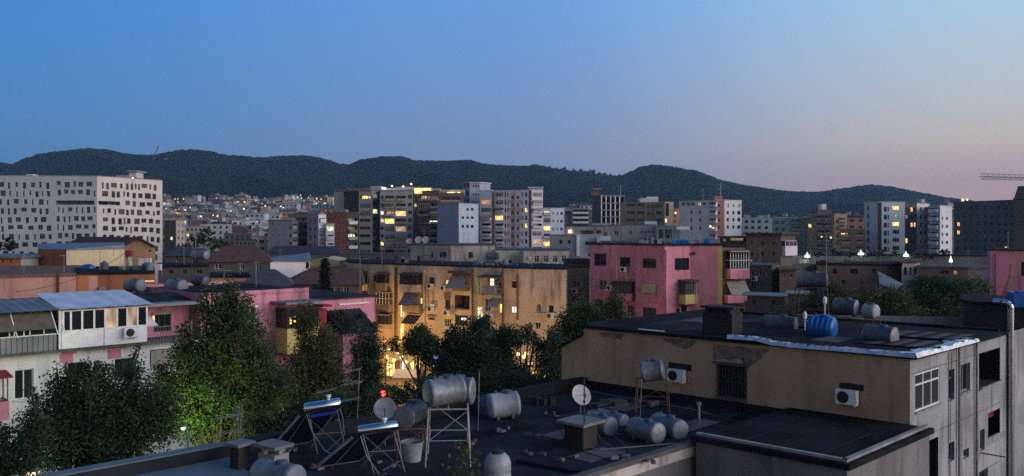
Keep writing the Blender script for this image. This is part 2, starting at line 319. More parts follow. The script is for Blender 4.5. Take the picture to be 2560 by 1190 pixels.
        if top:
            t = MB(); t.obox(f.pt(u0 - .15, zt + .02, 0), (f.d * (L_ + .3)).to_3d(), (f.n * (out + .35)).to_3d() - Vector((0, 0, .2)), (0, 0, .07)); t.build('balcony_roof', top, s.root)
        if par:
            t = MB(); t.obox(f.pt(u0 - .04, zb - ph, 0), (f.d * (L_ + .08)).to_3d(), (f.n * (out + .03)).to_3d(), (0, 0, ph - .01)); t.build('balcony_parapet', par, s.root)
    def ac(s, fi, x, y, w=.85, h=.6):
        f = s.F[fi]; u, z = f.uv(x, y); b = MB(); D = f.d.to_3d(); NN = f.n.to_3d()
        b.obox(f.pt(u - w / 2, z - h / 2, .1), D * w, NN * .3, (0, 0, h)); b.obox(f.pt(u - w * .4, z - h / 2 - .06, .002), D * .04, NN * .38, (0, 0, .05)); b.obox(f.pt(u + w * .36, z - h / 2 - .06, .002), D * .04, NN * .38, (0, 0, .05))
        o = b.build('air_conditioner', 'white', s.root); g = MB(); g.lathe([(h * .42, 0), (h * .42, .012), (h * .1, .02), (.001, .02)], f.pt(u - w * .14, z, .40), NN, 18); g.build('fan_grille', 'black', o)
    def done(s, extra=()):
        if len(s.wins) > 100:
            s.wins.sort(key=lambda t: -t[0]); rest = s.wins[100:]; s.wins = s.wins[:100]; b = MB(); mats = []
            for _, f, u, z, (me, pn) in rest:
                o = f.pt(u, z); d = f.d; i0 = len(b.v)
                idx = []
                for m in me.materials:
                    if m.name not in mats: mats.append(m.name)
                    idx.append(mats.index(m.name))
                for v in me.vertices: b.v.append((o.x + d.x * v.co.x - d.y * v.co.y, o.y + d.y * v.co.x + d.x * v.co.y, o.z + v.co.z))
                for p in me.polygons: b.f.append(tuple(i0 + k for k in p.vertices)); b.m.append(idx[p.material_index])
            b.build('window', mats, s.root, kind='stuff')
        for _, f, u, z, (me, pn) in s.wins: s._add('window', me, f, u, z, pn)
        mb = MB(); mats = []
        for i, f in enumerate(s.F):
            k = s.wm(i)
            if k not in mats: mats.append(k)
            wall_grid(mb, f, s.z0, s.z1, mats.index(k))
        n = len(s.C); m0 = mats.index(s.wm(0)); m1 = mats.index(s.wm(len(s.F) - 1))
        for a, b, m in ((s.poly[n - 1], s.poly[n], m1), (s.poly[n], s.poly[n + 1], m1), (s.poly[n + 1], s.poly[0], m0)):
            mb.poly([(a.x, a.y, s.z0), (b.x, b.y, s.z0), (b.x, b.y, s.z1), (a.x, a.y, s.z1)], m)
        w = mb.build('wall', mats, s.root)
        if s.roofm:
            c = sum(s.poly, Vector((0, 0))) / len(s.poly); r = MB(); pts = [p + (p - c).normalized() * s.over for p in s.poly]
            r.prism(pts, s.z1 + .003, s.z1 + s.cap); s.roof = r.build('roof', s.roofm, s.root)
        return s
def roofbox(b, name, px0, px1, py0, py1, Y, mat, dy=4, mats=None):
    """small structure on a roof, part of building b"""
    p = P(px0, py1, Y); q = P(px1, py0, Y); m = MB(); m.obox(p, (q.x - p.x, 0, 0), (0, dy, 0), (0, 0, q.z - p.z)); return m.build(name, mat, b.root)
# ---------------------------------------------------------------- ground, street, hills
def ss(a, b, x): t = min(1, max(0, (x - a) / (b - a))); return t * t * (3 - 2 * t)
m = MB(); m.obox((-9000, -3000, -1), (18000, 0, 0), (0, 14000, 0), (0, 0, 1)); m.build('ground', 'soil', kind='structure')
AX = Vector((.714, -.700)); BX = Vector((.719, .695))            # the two directions the near blocks follow
def strip(name, p0, d, n, a, b, w0, w1, z0, z1, mat):
    p = Vector(p0); pts = [p + d * a + n * w0, p + d * b + n * w0, p + d * b + n * w1, p + d * a + n * w1]; q = MB(); q.prism(pts, z0, z1); return q.build(name, mat, kind='structure')
SP = Vector((-25.9, 48)); NS = Vector((.695, -.719))
strip('road', SP, BX, NS, -40, 130, 7, 17, 0, .004, 'asphalt'); strip('pavement', SP, BX, NS, -40, 130, 2, 7, 0, .14, 'pave'); strip('pavement', SP, BX, NS, -40, 28, 17, 21, 0, .14, 'pave')
strip('road_marking', SP, BX, NS, -40, 130, 11.9, 12.05, .004, .008, 'white')
RIDGE = [(-900, 470), (-500, 440), (-200, 425), (0, 412), (30, 419), (60, 406), (100, 396), (140, 389), (180, 383), (220, 380), (270, 384), (310, 392), (385, 393), (440, 384), (480, 385), (520, 391), (560, 402), (620, 403), (660, 399), (700, 396), (760, 397), (800, 405), (850, 421), (872, 424), (900, 411), (950, 400), (1000, 399), (1040, 410), (1100, 407), (1172, 406), (1210, 418), (1250, 425), (1300, 429), (1340, 425), (1400, 431), (1480, 438), (1520, 446), (1550, 449), (1580, 440), (1600, 430), (1640, 423), (1700, 427), (1740, 433), (1800, 455), (1860, 466), (1920, 475), (1990, 487), (2050, 489), (2100, 479), (2140, 469), (2180, 465), (2230, 471), (2280, 483), (2340, 498), (2390, 506), (2560, 512), (2800, 520), (3400, 540)]
def ridge_y(px): return float(np.interp(px, [a for a, _ in RIDGE], [b for _, b in RIDGE]))
YR = 2150.0
def hill_z(px, Y):
    zr = EYE + (HY - ridge_y(px)) / F * YR
    k = 1.0 - ss(1500, 2100, px) * .75
    base = 52 * k * ss(430, 1150, Y)
    if Y <= 1050: return base
    t = ss(1050, YR, Y); up = base + (zr - base) * (t ** .9)
    return up if Y <= YR else zr - (Y - YR) * .28
pxs = np.arange(-900, 3460, 7.0); Ys = np.concatenate([np.linspace(400, 1050, 14), np.linspace(1080, 2060, 50), np.linspace(2075, 2240, 14), np.linspace(2300, 3000, 6)])
hv = []; nrow = len(pxs)
for Y in Ys:
    amp = 2.6 * ss(1080, 1300, Y) + .0
    for px in pxs:
        z = hill_z(px, Y) + (nr.random() ** 2) * amp * 1.2 + 9 * math.sin(px * .021 + Y * .011) * math.sin(Y * .006 + px * .004) * ss(1150, 1400, Y) * (1 - ss(1900, 2120, Y)) + (-1.5 if Y < 430 else 0)
        hv.append(((px - 1280) / F * Y, Y, z))
hf = [(j * nrow + i, j * nrow + i + 1, (j + 1) * nrow + i + 1, (j + 1) * nrow + i) for j in range(len(Ys) - 1) for i in range(nrow - 1)]
def hillm():
    m, n, l, b = _new('hillside')
    g = n.new('ShaderNodeNewGeometry'); sp = n.new('ShaderNodeSeparateXYZ'); l.new(g.outputs['Position'], sp.inputs[0])
    no = n.new('ShaderNodeTexNoise'); no.inputs['Scale'].default_value = .05; no.inputs['Detail'].default_value = 8; l.new(g.outputs['Position'], no.inputs[0])
    n2 = n.new('ShaderNodeTexNoise'); n2.inputs['Scale'].default_value = .006; n2.inputs['Detail'].default_value = 3; l.new(g.outputs['Position'], n2.inputs[0])
    mx = n.new('ShaderNodeMath'); mx.operation = 'ADD'; l.new(no.outputs[0], mx.inputs[0]); l.new(n2.outputs[0], mx.inputs[1])
    cr = n.new('ShaderNodeValToRGB'); e = cr.color_ramp.elements; e[0].position = .8; e[1].position = 1.25; e[0].color = (.003, .008, .008, 1); e[1].color = (.010, .019, .016, 1)
    l.new(mx.outputs[0], cr.inputs[0]); l.new(cr.outputs[0], b.inputs['Base Color']); b.inputs['Roughness'].default_value = 1; b.inputs['Specular IOR Level'].default_value = 0
hillm()
me = bpy.data.meshes.new('hills'); me.from_pydata(hv, [], hf); me.materials.append(M('hillside')); me.update()
tag(bpy.data.objects.new('hills', me), kind='structure'); COL.objects.link(bpy.data.objects['hills'])
# trees that stand out against the sky along the ridge
def crown_mesh(name, blobs, per, size, r, mat, squash=1.0, clump=.0, seed=1, up=.3):
    """leaf cloud: blobs = (centre, radii); clumps of leaf-sized faces spread through the volume"""
    g = np.random.default_rng(seed); V = []; 
    for c, rad in blobs:
        rad = np.array(rad); n = max(30, int(per * float(np.prod(rad)) ** (2 / 3)))
        nc = max(6, n // 26)
        d = g.normal(size=(nc, 3)); d /= np.linalg.norm(d, axis=1)[:, None]; rr = g.random(nc) ** .42 * g.uniform(.8, 1.12, nc)
        cc = np.array(c) + d * rad * rr[:, None]
        k = g.integers(0, nc, n); cs = (clump or .16 * float(rad.min()) + .12)
        pts = cc[k] + g.normal(size=(n, 3)) * cs * np.array((1, 1, .75)); V.append(pts)
    p = np.concatenate(V); n = len(p); a = g.normal(size=(n, 3)); a /= np.linalg.norm(a, axis=1)[:, None]; a[:, 2] *= .7
    b = np.cross(a, g.normal(size=(n, 3))); b /= np.linalg.norm(b, axis=1)[:, None] + 1e-6
    s = size * g.uniform(.55, 1.25, n)[:, None]; a = a * s * .62; b = b * s * .42
    vv = np.empty((n, 4, 3)); vv[:, 0] = p - a; vv[:, 1] = p + b; vv[:, 2] = p + a * 1.1; vv[:, 3] = p - b
    vv = vv.reshape(-1, 3) - np.array(r); me = bpy.data.meshes.new(name); me.vertices.add(4 * n); me.vertices.foreach_set('co', vv.ravel().astype(np.float32))
    me.loops.add(4 * n); me.loops.foreach_set('vertex_index', np.arange(4 * n, dtype=np.int32)); me.polygons.add(n); me.polygons.foreach_set('loop_start', np.arange(0, 4 * n, 4, dtype=np.int32))
    me.update(calc_edges=True); me.validate(); me.materials.append(M(mat)); return me
def tree(name, label, px, py_base, Y, blobs, per=260, size=.3, mat='leaf', group=None, seed=1, z0=0.0, tr=.22, cat='tree', limbs=7, shoots=0):
    """blobs in photo pixels (cx, cy, rx, ry) at distance Y (+dy), made round in depth"""
    B = []
    for b in blobs:
        dy = b[4] if len(b) > 4 else 0; c = P(b[0], b[1], Y + dy); k = (Y + dy) / F; B.append((tuple(c), (b[2] * k, b[2] * k * .9, b[3] * k)))
    if shoots:
        g = random.Random(seed + 500)
        for c, r_ in list(B):
            for i in range(shoots):
                a = g.uniform(0, 6.28); k = g.uniform(.2, .9); B.append(((c[0] + math.cos(a) * r_[0] * k, c[1] + math.sin(a) * r_[1] * k, c[2] + r_[2] * g.uniform(.55, 1.0)), (r_[0] * g.uniform(.10, .2), r_[0] * g.uniform(.10, .2), r_[2] * g.uniform(.25, .5))))
    base = Vector(((px - 1280) / F * Y, Y, z0)); root = empty(name, base, label, cat, group)
    t = MB(); top = max(B, key=lambda q: q[0][2]); cz = np.mean([b[0] for b in B], axis=0); fork = base + Vector((0, 0, max(1.5, (cz[2] - z0) * .5)))
    g = random.Random(seed); t.tube(base, base + (fork - base) * .5 + Vector((g.uniform(-.1, .1), 0, 0)), tr, 8, r2=tr * .8); t.tube(base + (fork - base) * .49 + Vector((g.uniform(-.02, .02), 0, 0)), fork, tr * .8, 8, r2=tr * .62)
    for c, r_ in B:
        c = Vector(c); mid = fork.lerp(c, .5) + Vector((g.uniform(-.3, .3), g.uniform(-.3, .3), .2)); t.tube(fork, mid, tr * .5, 6, r2=tr * .32); t.tube(mid, c, tr * .32, 6, r2=tr * .16)
        for i in range(limbs // 2):
            e = c + Vector((g.uniform(-.8, .8) * r_[0], g.uniform(-.8, .8) * r_[1], g.uniform(-.3, .9) * r_[2])); t.tube(mid.lerp(c, g.random()), e, tr * .16, 5, r2=tr * .05)
    t.build('trunk', 'bark', root)
    o = bpy.data.objects.new('crown', crown_mesh('crown', B, per, size, base, mat, seed=seed)); COL.objects.link(o); o.parent = root
    return root
rt = [(1307, 9, 12), (1322, 5, 9), (1331, 8, 15), (1345, 6, 10), (1375, 9, 12), (1395, 10, 9), (1412, 8, 14), (1440, 8, 9), (1452, 10, 13), (1466, 6, 9), (1476, 9, 13), (1500, 8, 8), (1510, 12, 12), (1524, 8, 9), (1590, 7, 9), (1604, 6, 10), (1670, 10, 8), (1690, 9, 8), (2020, 8, 8), (2040, 9, 9), (2062, 8, 7), (1180, 5, 6), (530, 6, 7), (470, 6, 6), (100, 7, 7), (40, 6, 6), (870, 4, 5), (1730, 5, 7)]
rt += [(1236 + i * 13 + (i * 7) % 6, 7 + (i * 5) % 6, 7 + (i * 11) % 7) for i in range(28)]
for i, (px, w, h) in enumerate(rt):
    y = ridge_y(px); tree('pine_tree' if i % 3 else 'oak_tree', 'dark tree standing out against the dusk sky on the hill crest', px, y, YR - 6, [(px, y - h * .45, w * .62, h * .62), (px - w * .3, y - h * .15, w * .5, h * .4), (px, y - h * .8, w * .3, h * .4)], per=14, size=2.0, mat='leafd', group='trees along the hill crest', seed=i, z0=hill_z(px, YR - 6), tr=.6, limbs=2)
# ---------------------------------------------------------------- far city
for nm, c, d in (('w_pale', (.50, .54, .56), .2), ('w_pale_lit', (.62, .57, .53), .2), ('w_brownd', (.085, .065, .055), .4), ('w_beige', (.44, .40, .35), .45), ('w_grey', (.36, .37, .39), .4), ('w_greyd', (.16, .16, .17), .4), ('w_greyb', (.34, .38, .48), .25),
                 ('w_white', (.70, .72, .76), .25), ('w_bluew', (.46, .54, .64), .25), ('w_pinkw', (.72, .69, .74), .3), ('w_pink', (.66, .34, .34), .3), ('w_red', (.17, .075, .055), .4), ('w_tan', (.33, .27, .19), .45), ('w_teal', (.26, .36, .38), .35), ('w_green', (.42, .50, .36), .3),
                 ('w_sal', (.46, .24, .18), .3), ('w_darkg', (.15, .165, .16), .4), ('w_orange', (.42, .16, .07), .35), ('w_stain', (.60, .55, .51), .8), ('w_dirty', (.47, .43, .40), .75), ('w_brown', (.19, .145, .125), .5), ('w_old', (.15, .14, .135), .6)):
    wallm(nm, c, d, .12 if nm not in ('w_stain', 'w_dirty') else .3)
rs = random.Random(3)
def rows(y0, sp, n, h): return [(y0 + i * sp, y0 + i * sp + h) for i in range(n)]
# -- big white block with scattered openings, left
B = Bld('apartment_block', 'large white block on the left with scattered small and tall dark windows', [(-70, 300), (136, 302), (243, 303), (406, 329)], (2, 441), ['w_pale', 'w_pale', 'w_pale_lit'], depth=(-28, 60), roof='conc', cap=.3, over=.05)  # west glow painted into the right face, bluish shade into the others
def scatter(fi, xa, xb, y0, n, sp, dx, slope, skip=()):
    for r in range(n):
        x = xa + rs.uniform(2, 8)
        while x < xb - 7:
            w = rs.choice([4.5, 7, 9, 11, 13, 14, 15]); h = rs.choice([12, 14, 15, 16]) if w < 10 else rs.choice([10, 12, 14])
            yy = y0 + r * sp + slope * (x - xa) + rs.uniform(-1, 2)
            if not any(r == k[0] and k[1] < x + w and x < k[2] for k in skip): B.win(fi, x, yy, min(x + w, xb - 2), yy + h, nv=1 if w > 9 else 0, fm='fgrey', rec=.35, gm=rs.choice(['gl', 'gl', 'gl2']))
            x += w + rs.uniform(dx, dx + 6)
scatter(0, -68, 134, 455, 9, 21.6, 7, 0); scatter(1, 138, 241, 453, 9, 21.6, 4, 0, [(2, 138, 243)]); scatter(2, 250, 402, 455, 9, 21.8, 3.5, .045, [(2, 245, 300)])
B.log(1, 140, 501, 236, 515, par='w_pale', ph=.5, deep=2.2, inner='w_greyd'); B.log(2, 246, 502, 300, 515, par='w_pale', ph=.5, deep=2.2, inner='w_greyd')
B.done(); roofbox(B, 'stair_head', 322, 341, 429, 444, 320, 'w_pale', 6); roofbox(B, 'roof_slab', 316, 343, 426, 429, 319, 'conc', 8); roofbox(B, 'stair_head', 290, 322, 438, 444, 318, 'w_grey', 5); roofbox(B, 'vent', 66, 82, 436, 441, 305, 'white', 4)
# -- long dark eleven storey row
rw = rows(489, 19.3, 9, 12.5)
B = Bld('apartment_block', 'tall dark apartment row with stacked beige balconies, roof terraces lit yellow', [(835, 330), (860, 329), (897, 322), (930, 321), (947, 326), (950, 319), (1032, 319), (1034, 324), (1098, 321)], (2, 478), ['w_grey', 'w_brownd', 'w_beige', 'w_teal', 'w_brownd', 'w_grey', 'w_brownd', 'w_brown'], roof='concd', depth=16)  # steps and dark brown returns put shade between the bays
B.loggrid(2, [(899, 926)], rw, lit={(0, 0): 'Lyel'}, par='w_beige', ph=.75, deep=1.5, inner='w_old', glz={(0, 1): None, (0, 2): None, (0, 7): None, (0, 8): None})  # inner balcony walls coloured dark for the shade inside
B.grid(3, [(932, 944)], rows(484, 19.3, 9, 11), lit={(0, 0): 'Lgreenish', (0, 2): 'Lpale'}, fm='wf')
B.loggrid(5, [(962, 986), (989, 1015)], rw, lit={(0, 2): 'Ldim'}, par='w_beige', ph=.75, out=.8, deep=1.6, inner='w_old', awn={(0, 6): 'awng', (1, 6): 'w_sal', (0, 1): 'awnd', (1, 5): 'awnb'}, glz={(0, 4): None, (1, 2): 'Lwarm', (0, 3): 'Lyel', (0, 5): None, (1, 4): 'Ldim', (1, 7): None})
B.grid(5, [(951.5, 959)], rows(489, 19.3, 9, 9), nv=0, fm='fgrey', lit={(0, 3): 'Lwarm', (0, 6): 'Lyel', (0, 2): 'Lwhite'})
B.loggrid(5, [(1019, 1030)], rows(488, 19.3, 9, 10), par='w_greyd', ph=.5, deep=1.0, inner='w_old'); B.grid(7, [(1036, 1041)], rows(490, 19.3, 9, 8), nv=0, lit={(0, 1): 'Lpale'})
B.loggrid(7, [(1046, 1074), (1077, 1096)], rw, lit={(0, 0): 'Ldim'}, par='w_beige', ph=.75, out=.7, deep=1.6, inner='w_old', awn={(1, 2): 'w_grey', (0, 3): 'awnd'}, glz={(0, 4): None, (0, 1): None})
B.box('pink_infill', 7, 1077, 490, 1095, 502, 'w_pink', .1); B.box('glowing_sill', 7, 1076, 552, 1097, 557, 'Lwhite', .5)  # sill glows by itself in place of light falling on it
B.done()
for a in ((926, 954, 465, 478, 'w_grey'), (880, 926, 470, 478, 'w_greyd'), (954, 990, 470, 480, 'white'), (990, 1034, 467, 481, 'w_pinkw'), (1078, 1100, 471, 483, 'w_greyb'), (1100, 1160, 474, 486, 'w_beige')): roofbox(B, 'penthouse', a[0], a[1], a[2], a[3] + 2, 326, a[4], 6)
roofbox(B, 'glowing_terrace', 1036, 1076, 470, 484, 323, 'Lyel', 3); roofbox(B, 'glowing_canopy', 1118, 1150, 480, 484.5, 324, 'Lyel', 3); roofbox(B, 'terrace_roof', 1034, 1078, 467, 469, 322, 'concd', 6)  # solid glowing boxes stand in for lamplit roof structures
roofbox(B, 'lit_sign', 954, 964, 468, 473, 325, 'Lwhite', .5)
B = Bld('apartment_block', 'pinkish continuation of the dark row with reddish top storey awnings', [(1098, 322), (1160, 322)], (0, 484), 'w_brown', roof='concd')
B.loggrid(0, [(1102, 1126), (1128, 1150)], rows(492, 19.3, 3, 12), par='w_pink', ph=.6, deep=1.0, lit={(0, 1): 'Ldim'}); B.done()
# -- blue grey blind wall and face with windows; tower behind
B = Bld('apartment_block', 'block with blank blue grey side wall and pale blue front of few small windows', [(1093, 300), (1147, 292), (1196, 300)], (1, 509), ['w_greyb', 'w_bluew'], roof='w_greyb', depth=14)
B.grid(1, [(1154, 1160), (1166, 1172), (1177, 1184)], [(520, 527), (541, 547), (562, 570)], fm='fgrey', nv=0, lit={(0, 0): 'Lor'}); B.done()
B = Bld('tower', 'grey blue lift tower with six tiny square windows above the blank wall', [(1156, 346), (1174, 340), (1200, 340), (1226, 346)], (1, 457), ['w_grey', 'w_bluew', 'w_greyb'], roof='w_white', depth=14, over=.6)
B.grid(0, [(1159, 1164), (1166, 1172)], rows(459, 20, 6, 9), fm=None, nv=0, rec=.6, gm='dark'); B.grid(1, [(1182, 1186), (1188.5, 1192.5), (1195, 1198)], [(462, 468), (483, 489), (503, 509)], fm=None, nv=0); B.done()
# -- white and pink tower block in the middle
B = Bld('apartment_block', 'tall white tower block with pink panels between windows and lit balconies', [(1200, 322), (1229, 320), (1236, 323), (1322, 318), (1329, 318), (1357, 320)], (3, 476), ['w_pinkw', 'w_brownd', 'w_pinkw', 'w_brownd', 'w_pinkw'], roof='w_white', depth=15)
R7 = rows(481, 19.5, 8, 11)
B.loggrid(0, [(1203, 1227)], rows(500, 19.5, 7, 11), par='w_pinkw', ph=.85, out=.7, inner='w_greyd', deep=1.5, lit={(0, 0): 'Lor', (0, 3): None}, awn={(0, 2): 'awng'}, glz={(0, 0): 'Lor', (0, 1): None})  # balcony insides darkened by colour, for the shade within
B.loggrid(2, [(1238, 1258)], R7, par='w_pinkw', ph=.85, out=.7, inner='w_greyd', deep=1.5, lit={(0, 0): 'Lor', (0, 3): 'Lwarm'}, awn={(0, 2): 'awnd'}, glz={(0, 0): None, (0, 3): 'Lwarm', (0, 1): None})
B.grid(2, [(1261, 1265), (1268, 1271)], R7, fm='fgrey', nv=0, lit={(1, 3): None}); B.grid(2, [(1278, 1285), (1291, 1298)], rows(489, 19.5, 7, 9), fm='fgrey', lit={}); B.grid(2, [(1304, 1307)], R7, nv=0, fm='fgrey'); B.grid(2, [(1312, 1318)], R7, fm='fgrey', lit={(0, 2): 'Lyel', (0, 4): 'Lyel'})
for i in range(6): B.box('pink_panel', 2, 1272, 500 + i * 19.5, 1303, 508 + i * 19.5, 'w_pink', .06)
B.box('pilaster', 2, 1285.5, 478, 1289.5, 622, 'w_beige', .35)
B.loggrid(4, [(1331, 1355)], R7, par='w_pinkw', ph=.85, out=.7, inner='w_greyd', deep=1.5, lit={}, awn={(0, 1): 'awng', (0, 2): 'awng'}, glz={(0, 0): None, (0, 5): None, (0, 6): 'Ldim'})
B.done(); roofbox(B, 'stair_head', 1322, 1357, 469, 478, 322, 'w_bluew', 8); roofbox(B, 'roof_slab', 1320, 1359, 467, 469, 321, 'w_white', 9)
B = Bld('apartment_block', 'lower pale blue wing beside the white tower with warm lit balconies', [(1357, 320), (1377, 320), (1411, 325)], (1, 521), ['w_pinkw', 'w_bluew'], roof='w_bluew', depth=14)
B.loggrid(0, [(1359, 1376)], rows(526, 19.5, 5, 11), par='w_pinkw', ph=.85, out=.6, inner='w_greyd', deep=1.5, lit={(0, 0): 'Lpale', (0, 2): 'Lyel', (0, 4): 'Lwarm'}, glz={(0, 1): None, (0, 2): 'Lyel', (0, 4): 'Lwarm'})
B.grid(1, [(1380, 1385), (1391, 1396), (1401, 1407)], rows(530, 19.5, 5, 7), fm='fgrey', nv=0); B.done()
# -- lower front of the dark row
B = Bld('apartment_block', 'red brown block with small paired windows and white blue and teal balconies', [(812, 270), (866, 268), (895, 270)], (1, 532), ['w_red', 'w_brownd'], roof='concd')
B.grid(0, [(818, 822), (826, 831)], rows(545, 22, 5, 8), nv=0, fm='fgrey', lit={(0, 1): None}); B.grid(0, [(852, 856), (860, 864)], rows(545, 22, 5, 8), nv=0, fm='wf')
for i, (y, pm) in enumerate(((545, 'w_white'), (566, 'w_brown'), (584, 'w_teal'), (606, 'w_bluew'), (628, 'w_grey'))): B.log(1, 871, y, 892, y + 15, par=pm, ph=.95, out=.9, lit='Lpale' if i == 2 else None)
B.done(); roofbox(B, 'sheet_roof', 833, 863, 523, 534, 272, 'sheet', 6)
B = Bld('apartment_block', 'narrow white block with rounded corner balconies, one room lit', [(768, 262), (796, 258), (815, 260)], (1, 536), ['w_grey', 'w_white'], roof='w_grey')
B.loggrid(1, [(798, 813)], rows(545, 21, 5, 11), par='w_white', ph=1.1, out=.7, lit={(0, 1): 'Lwhite'}); B.grid(0, [(773, 778), (785, 789)], rows(547, 21, 5, 9), nv=0, fm='fgrey'); B.done()
B = Bld('apartment_block', 'white balcony stack against the red brown block', [(815, 256), (836, 256)], (0, 560), 'w_white', roof='w_grey', depth=4)
B.loggrid(0, [(817, 834)], rows(566, 21, 4, 12), par='w_white', ph=1.0, out=.5, lit={(0, 0): 'Lyel', (0, 2): None}, glz={(0, 0): 'Lpale'}); B.done()
B = Bld('apartment_block', 'brown block with dark recessed balconies beside the blank grey wall', [(738, 275), (770, 275)], (0, 535), 'w_brown', roof='concd')
B.loggrid(0, [(741, 754), (756, 768)], rows(545, 20, 5, 13), par='w_grey', ph=.9, out=.3); B.done()
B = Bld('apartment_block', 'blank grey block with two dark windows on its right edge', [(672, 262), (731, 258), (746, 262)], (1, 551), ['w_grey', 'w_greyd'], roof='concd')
B.grid(0, [(722, 729)], rows(565, 20, 4, 8), nv=0, fm='fgrey'); B.grid(0, [(680, 684), (696, 699)], [(560, 564), (586, 590)], nv=0, fm=None); B.loggrid(1, [(733, 744)], rows(560, 20, 4, 12), par='w_grey'); B.done()
B = Bld('house', 'low block with flat green sheet roof left of the blank grey wall', [(628, 265), (668, 265)], (0, 592), 'w_beige', roof='w_teal', depth=14); B.grid(0, [(632, 642), (648, 660)], [(600, 608), (618, 628)], fm='fgrey'); B.done()
# -- right of the white tower
B = Bld('apartment_block', 'dark block with bright horizontal balcony bands below the hill', [(1428, 420), (1473, 420)], (0, 522), 'w_darkg', roof='w_grey')
for i in range(4): B.log(0, 1431, 525 + i * 12, 1471, 534 + i * 12, par='w_white', ph=.9, out=1.0)
B.done()
B = Bld('unfinished_building', 'unfinished brown concrete frame building with open floors', [(1480, 360), (1502, 356), (1562, 360)], (1, 489), ['w_old', 'w_old'], roof='conc', depth=14)
for r in range(5):
    for c in range(5): B.log(1, 1505 + c * 11.4, 493 + r * 17, 1514 + c * 11.4, 506 + r * 17, par='w_old', ph=0 if r < 4 else .8, deep=3, inner='w_brownd')
for c in range(5): B.box('column', 1, 1502 + c * 11.4, 490, 1504.6 + c * 11.4, 575, 'w_pinkw', .25)
for r in range(3): B.box('floor_slab', 1, 1502, 507.5 + r * 17, 1562, 509.5 + r * 17, 'w_brown', .3)
B.done(); roofbox(B, 'stair_head', 1478, 1498, 473, 489, 362, 'w_brown', 6); roofbox(B, 'roof_slab', 1482, 1503, 471, 474, 361, 'conc', 6)
B = Bld('apartment_block', 'tan block with dark loggias and a small orange lit window', [(1550, 330), (1662, 322), (1684, 326)], (1, 506), ['w_tan', 'w_tan'], roof='w_beige', depth=14)
B.loggrid(0, [(1566, 1588), (1592, 1611)], rows(510, 18.5, 4, 10), par='w_tan', ph=.6, lit={})
B.loggrid(0, [(1640, 1656)], rows(510, 18.5, 3, 12), par='w_tan', ph=.5, awn={(0, 0): 'awnd'}); B.grid(0, [(1618, 1624), (1628, 1634)], rows(512, 18.5, 4, 8), nv=0, fm='fgrey')
B.log(1, 1664, 508, 1672, 540, par='w_tan', ph=0, inner='w_darkg'); B.grid(1, [(1662.5, 1668)], [(546, 556)], lit={(0, 0): 'Lyel'}); B.done(); roofbox(B, 'penthouse', 1600, 1646, 495, 507, 330, 'w_pale', 6); roofbox(B, 'chimney', 1617, 1645, 492, 497, 332, 'white', 3)
B = Bld('apartment_block', 'pale pinkish grey block with top floor strip of windows and an orange stair shaft', [(1698, 300), (1772, 294), (1790, 292)], (1, 502), ['w_pinkw', 'w_pinkw'], roof='w_pale', depth=14)
B.grid(0, [(1704, 1712), (1716, 1724), (1728, 1736), (1744, 1752), (1756, 1764)], [(506, 514)], fm='fgrey', lit={(3, 0): 'Ldim'}); B.grid(0, [(1726, 1731), (1748, 1753)], rows(526, 20, 3, 9), nv=0, fm='fgrey')
B.loggrid(1, [(1773, 1789)], rows(506, 20, 5, 11), par='w_pinkw', ph=.8, out=.5, lit={(0, 3): 'Ldim'}); B.done()
B = Bld('apartment_block', 'orange brown stair shaft block joined to a white wing with six windows', [(1789, 296), (1811, 296), (1854, 300)], (1, 501), ['w_sal', 'w_white'], roof='w_pale', depth=12)
B.grid(1, [(1817, 1822), (1831, 1836), (1843, 1851)], rows(509, 18, 4, 9), nv=0, fm='fgrey'); B.grid(0, [(1795, 1800)], rows(510, 18, 4, 8), nv=0, fm='fgrey'); B.done(); roofbox(B, 'stair_head', 1787, 1806, 490, 502, 298, 'w_sal', 6)
# -- middle band in front of them
B = Bld('apartment_block', 'weathered beige block with recessed top loggias and a round wall lamp', [(1412, 240), (1528, 236)], (0, 566), 'w_dirty', roof='concd'); B.loggrid(0, [(1450, 1484), (1490, 1502)], [(576, 590), (598, 610)], par='w_dirty', ph=.5); B.box('wall_lamp', 0, 1422, 575, 1429, 582, 'Lbulb', .4); B.grid(0, [(1508, 1518)], [(580, 590)]); B.done()
B = Bld('apartment_block', 'grey block behind the pink building with a row of four small windows', [(1528, 262), (1640, 258)], (0, 563), 'w_grey', roof='w_greyd'); B.grid(0, [(1602, 1607), (1611, 1616), (1620, 1625), (1630, 1635)], [(577, 583), (595, 603)], nv=0, fm='fgrey'); B.grid(0, [(1536, 1546), (1572, 1580)], [(577, 588)]); B.done(); roofbox(B, 'sheet_roof', 1480, 1530, 558, 566, 262, 'w_teal', 6); roofbox(B, 'water_cistern', 1612, 1642, 553, 566, 262, 'w_bluew', 4)
B = Bld('apartment_block', 'teal grey block with round columns and white awning rail', [(1640, 255), (1700, 252)], (0, 566), 'w_teal', roof='w_grey'); B.loggrid(0, [(1646, 1658), (1662, 1680)], [(574, 600)], par='w_teal', ph=.6); B.done(); roofbox(B, 'awning_rail', 1692, 1724, 566, 574, 250, 'w_white', 1)
B = Bld('apartment_block', 'mauve grey block with projecting frame beside the white tower foot', [(1374, 226), (1436, 224), (1500, 224)], (1, 588), ['w_grey', 'w_greyb'], roof='w_grey', depth=12); B.grid(0, [(1398, 1406), (1420, 1426)], [(600, 610)], nv=0, fm='fgrey'); B.box('white_pier', 1, 1441, 588, 1449, 640, 'w_white', .6); B.log(1, 1462, 604, 1492, 612, ph=0, par='w_greyb'); B.grid(1, [(1442, 1449), (1470, 1478)], [(632, 642)], fm='fgrey'); B.done(); roofbox(B, 'roof_frame', 1493, 1526, 590, 622, 222, 'w_bluew', 1)
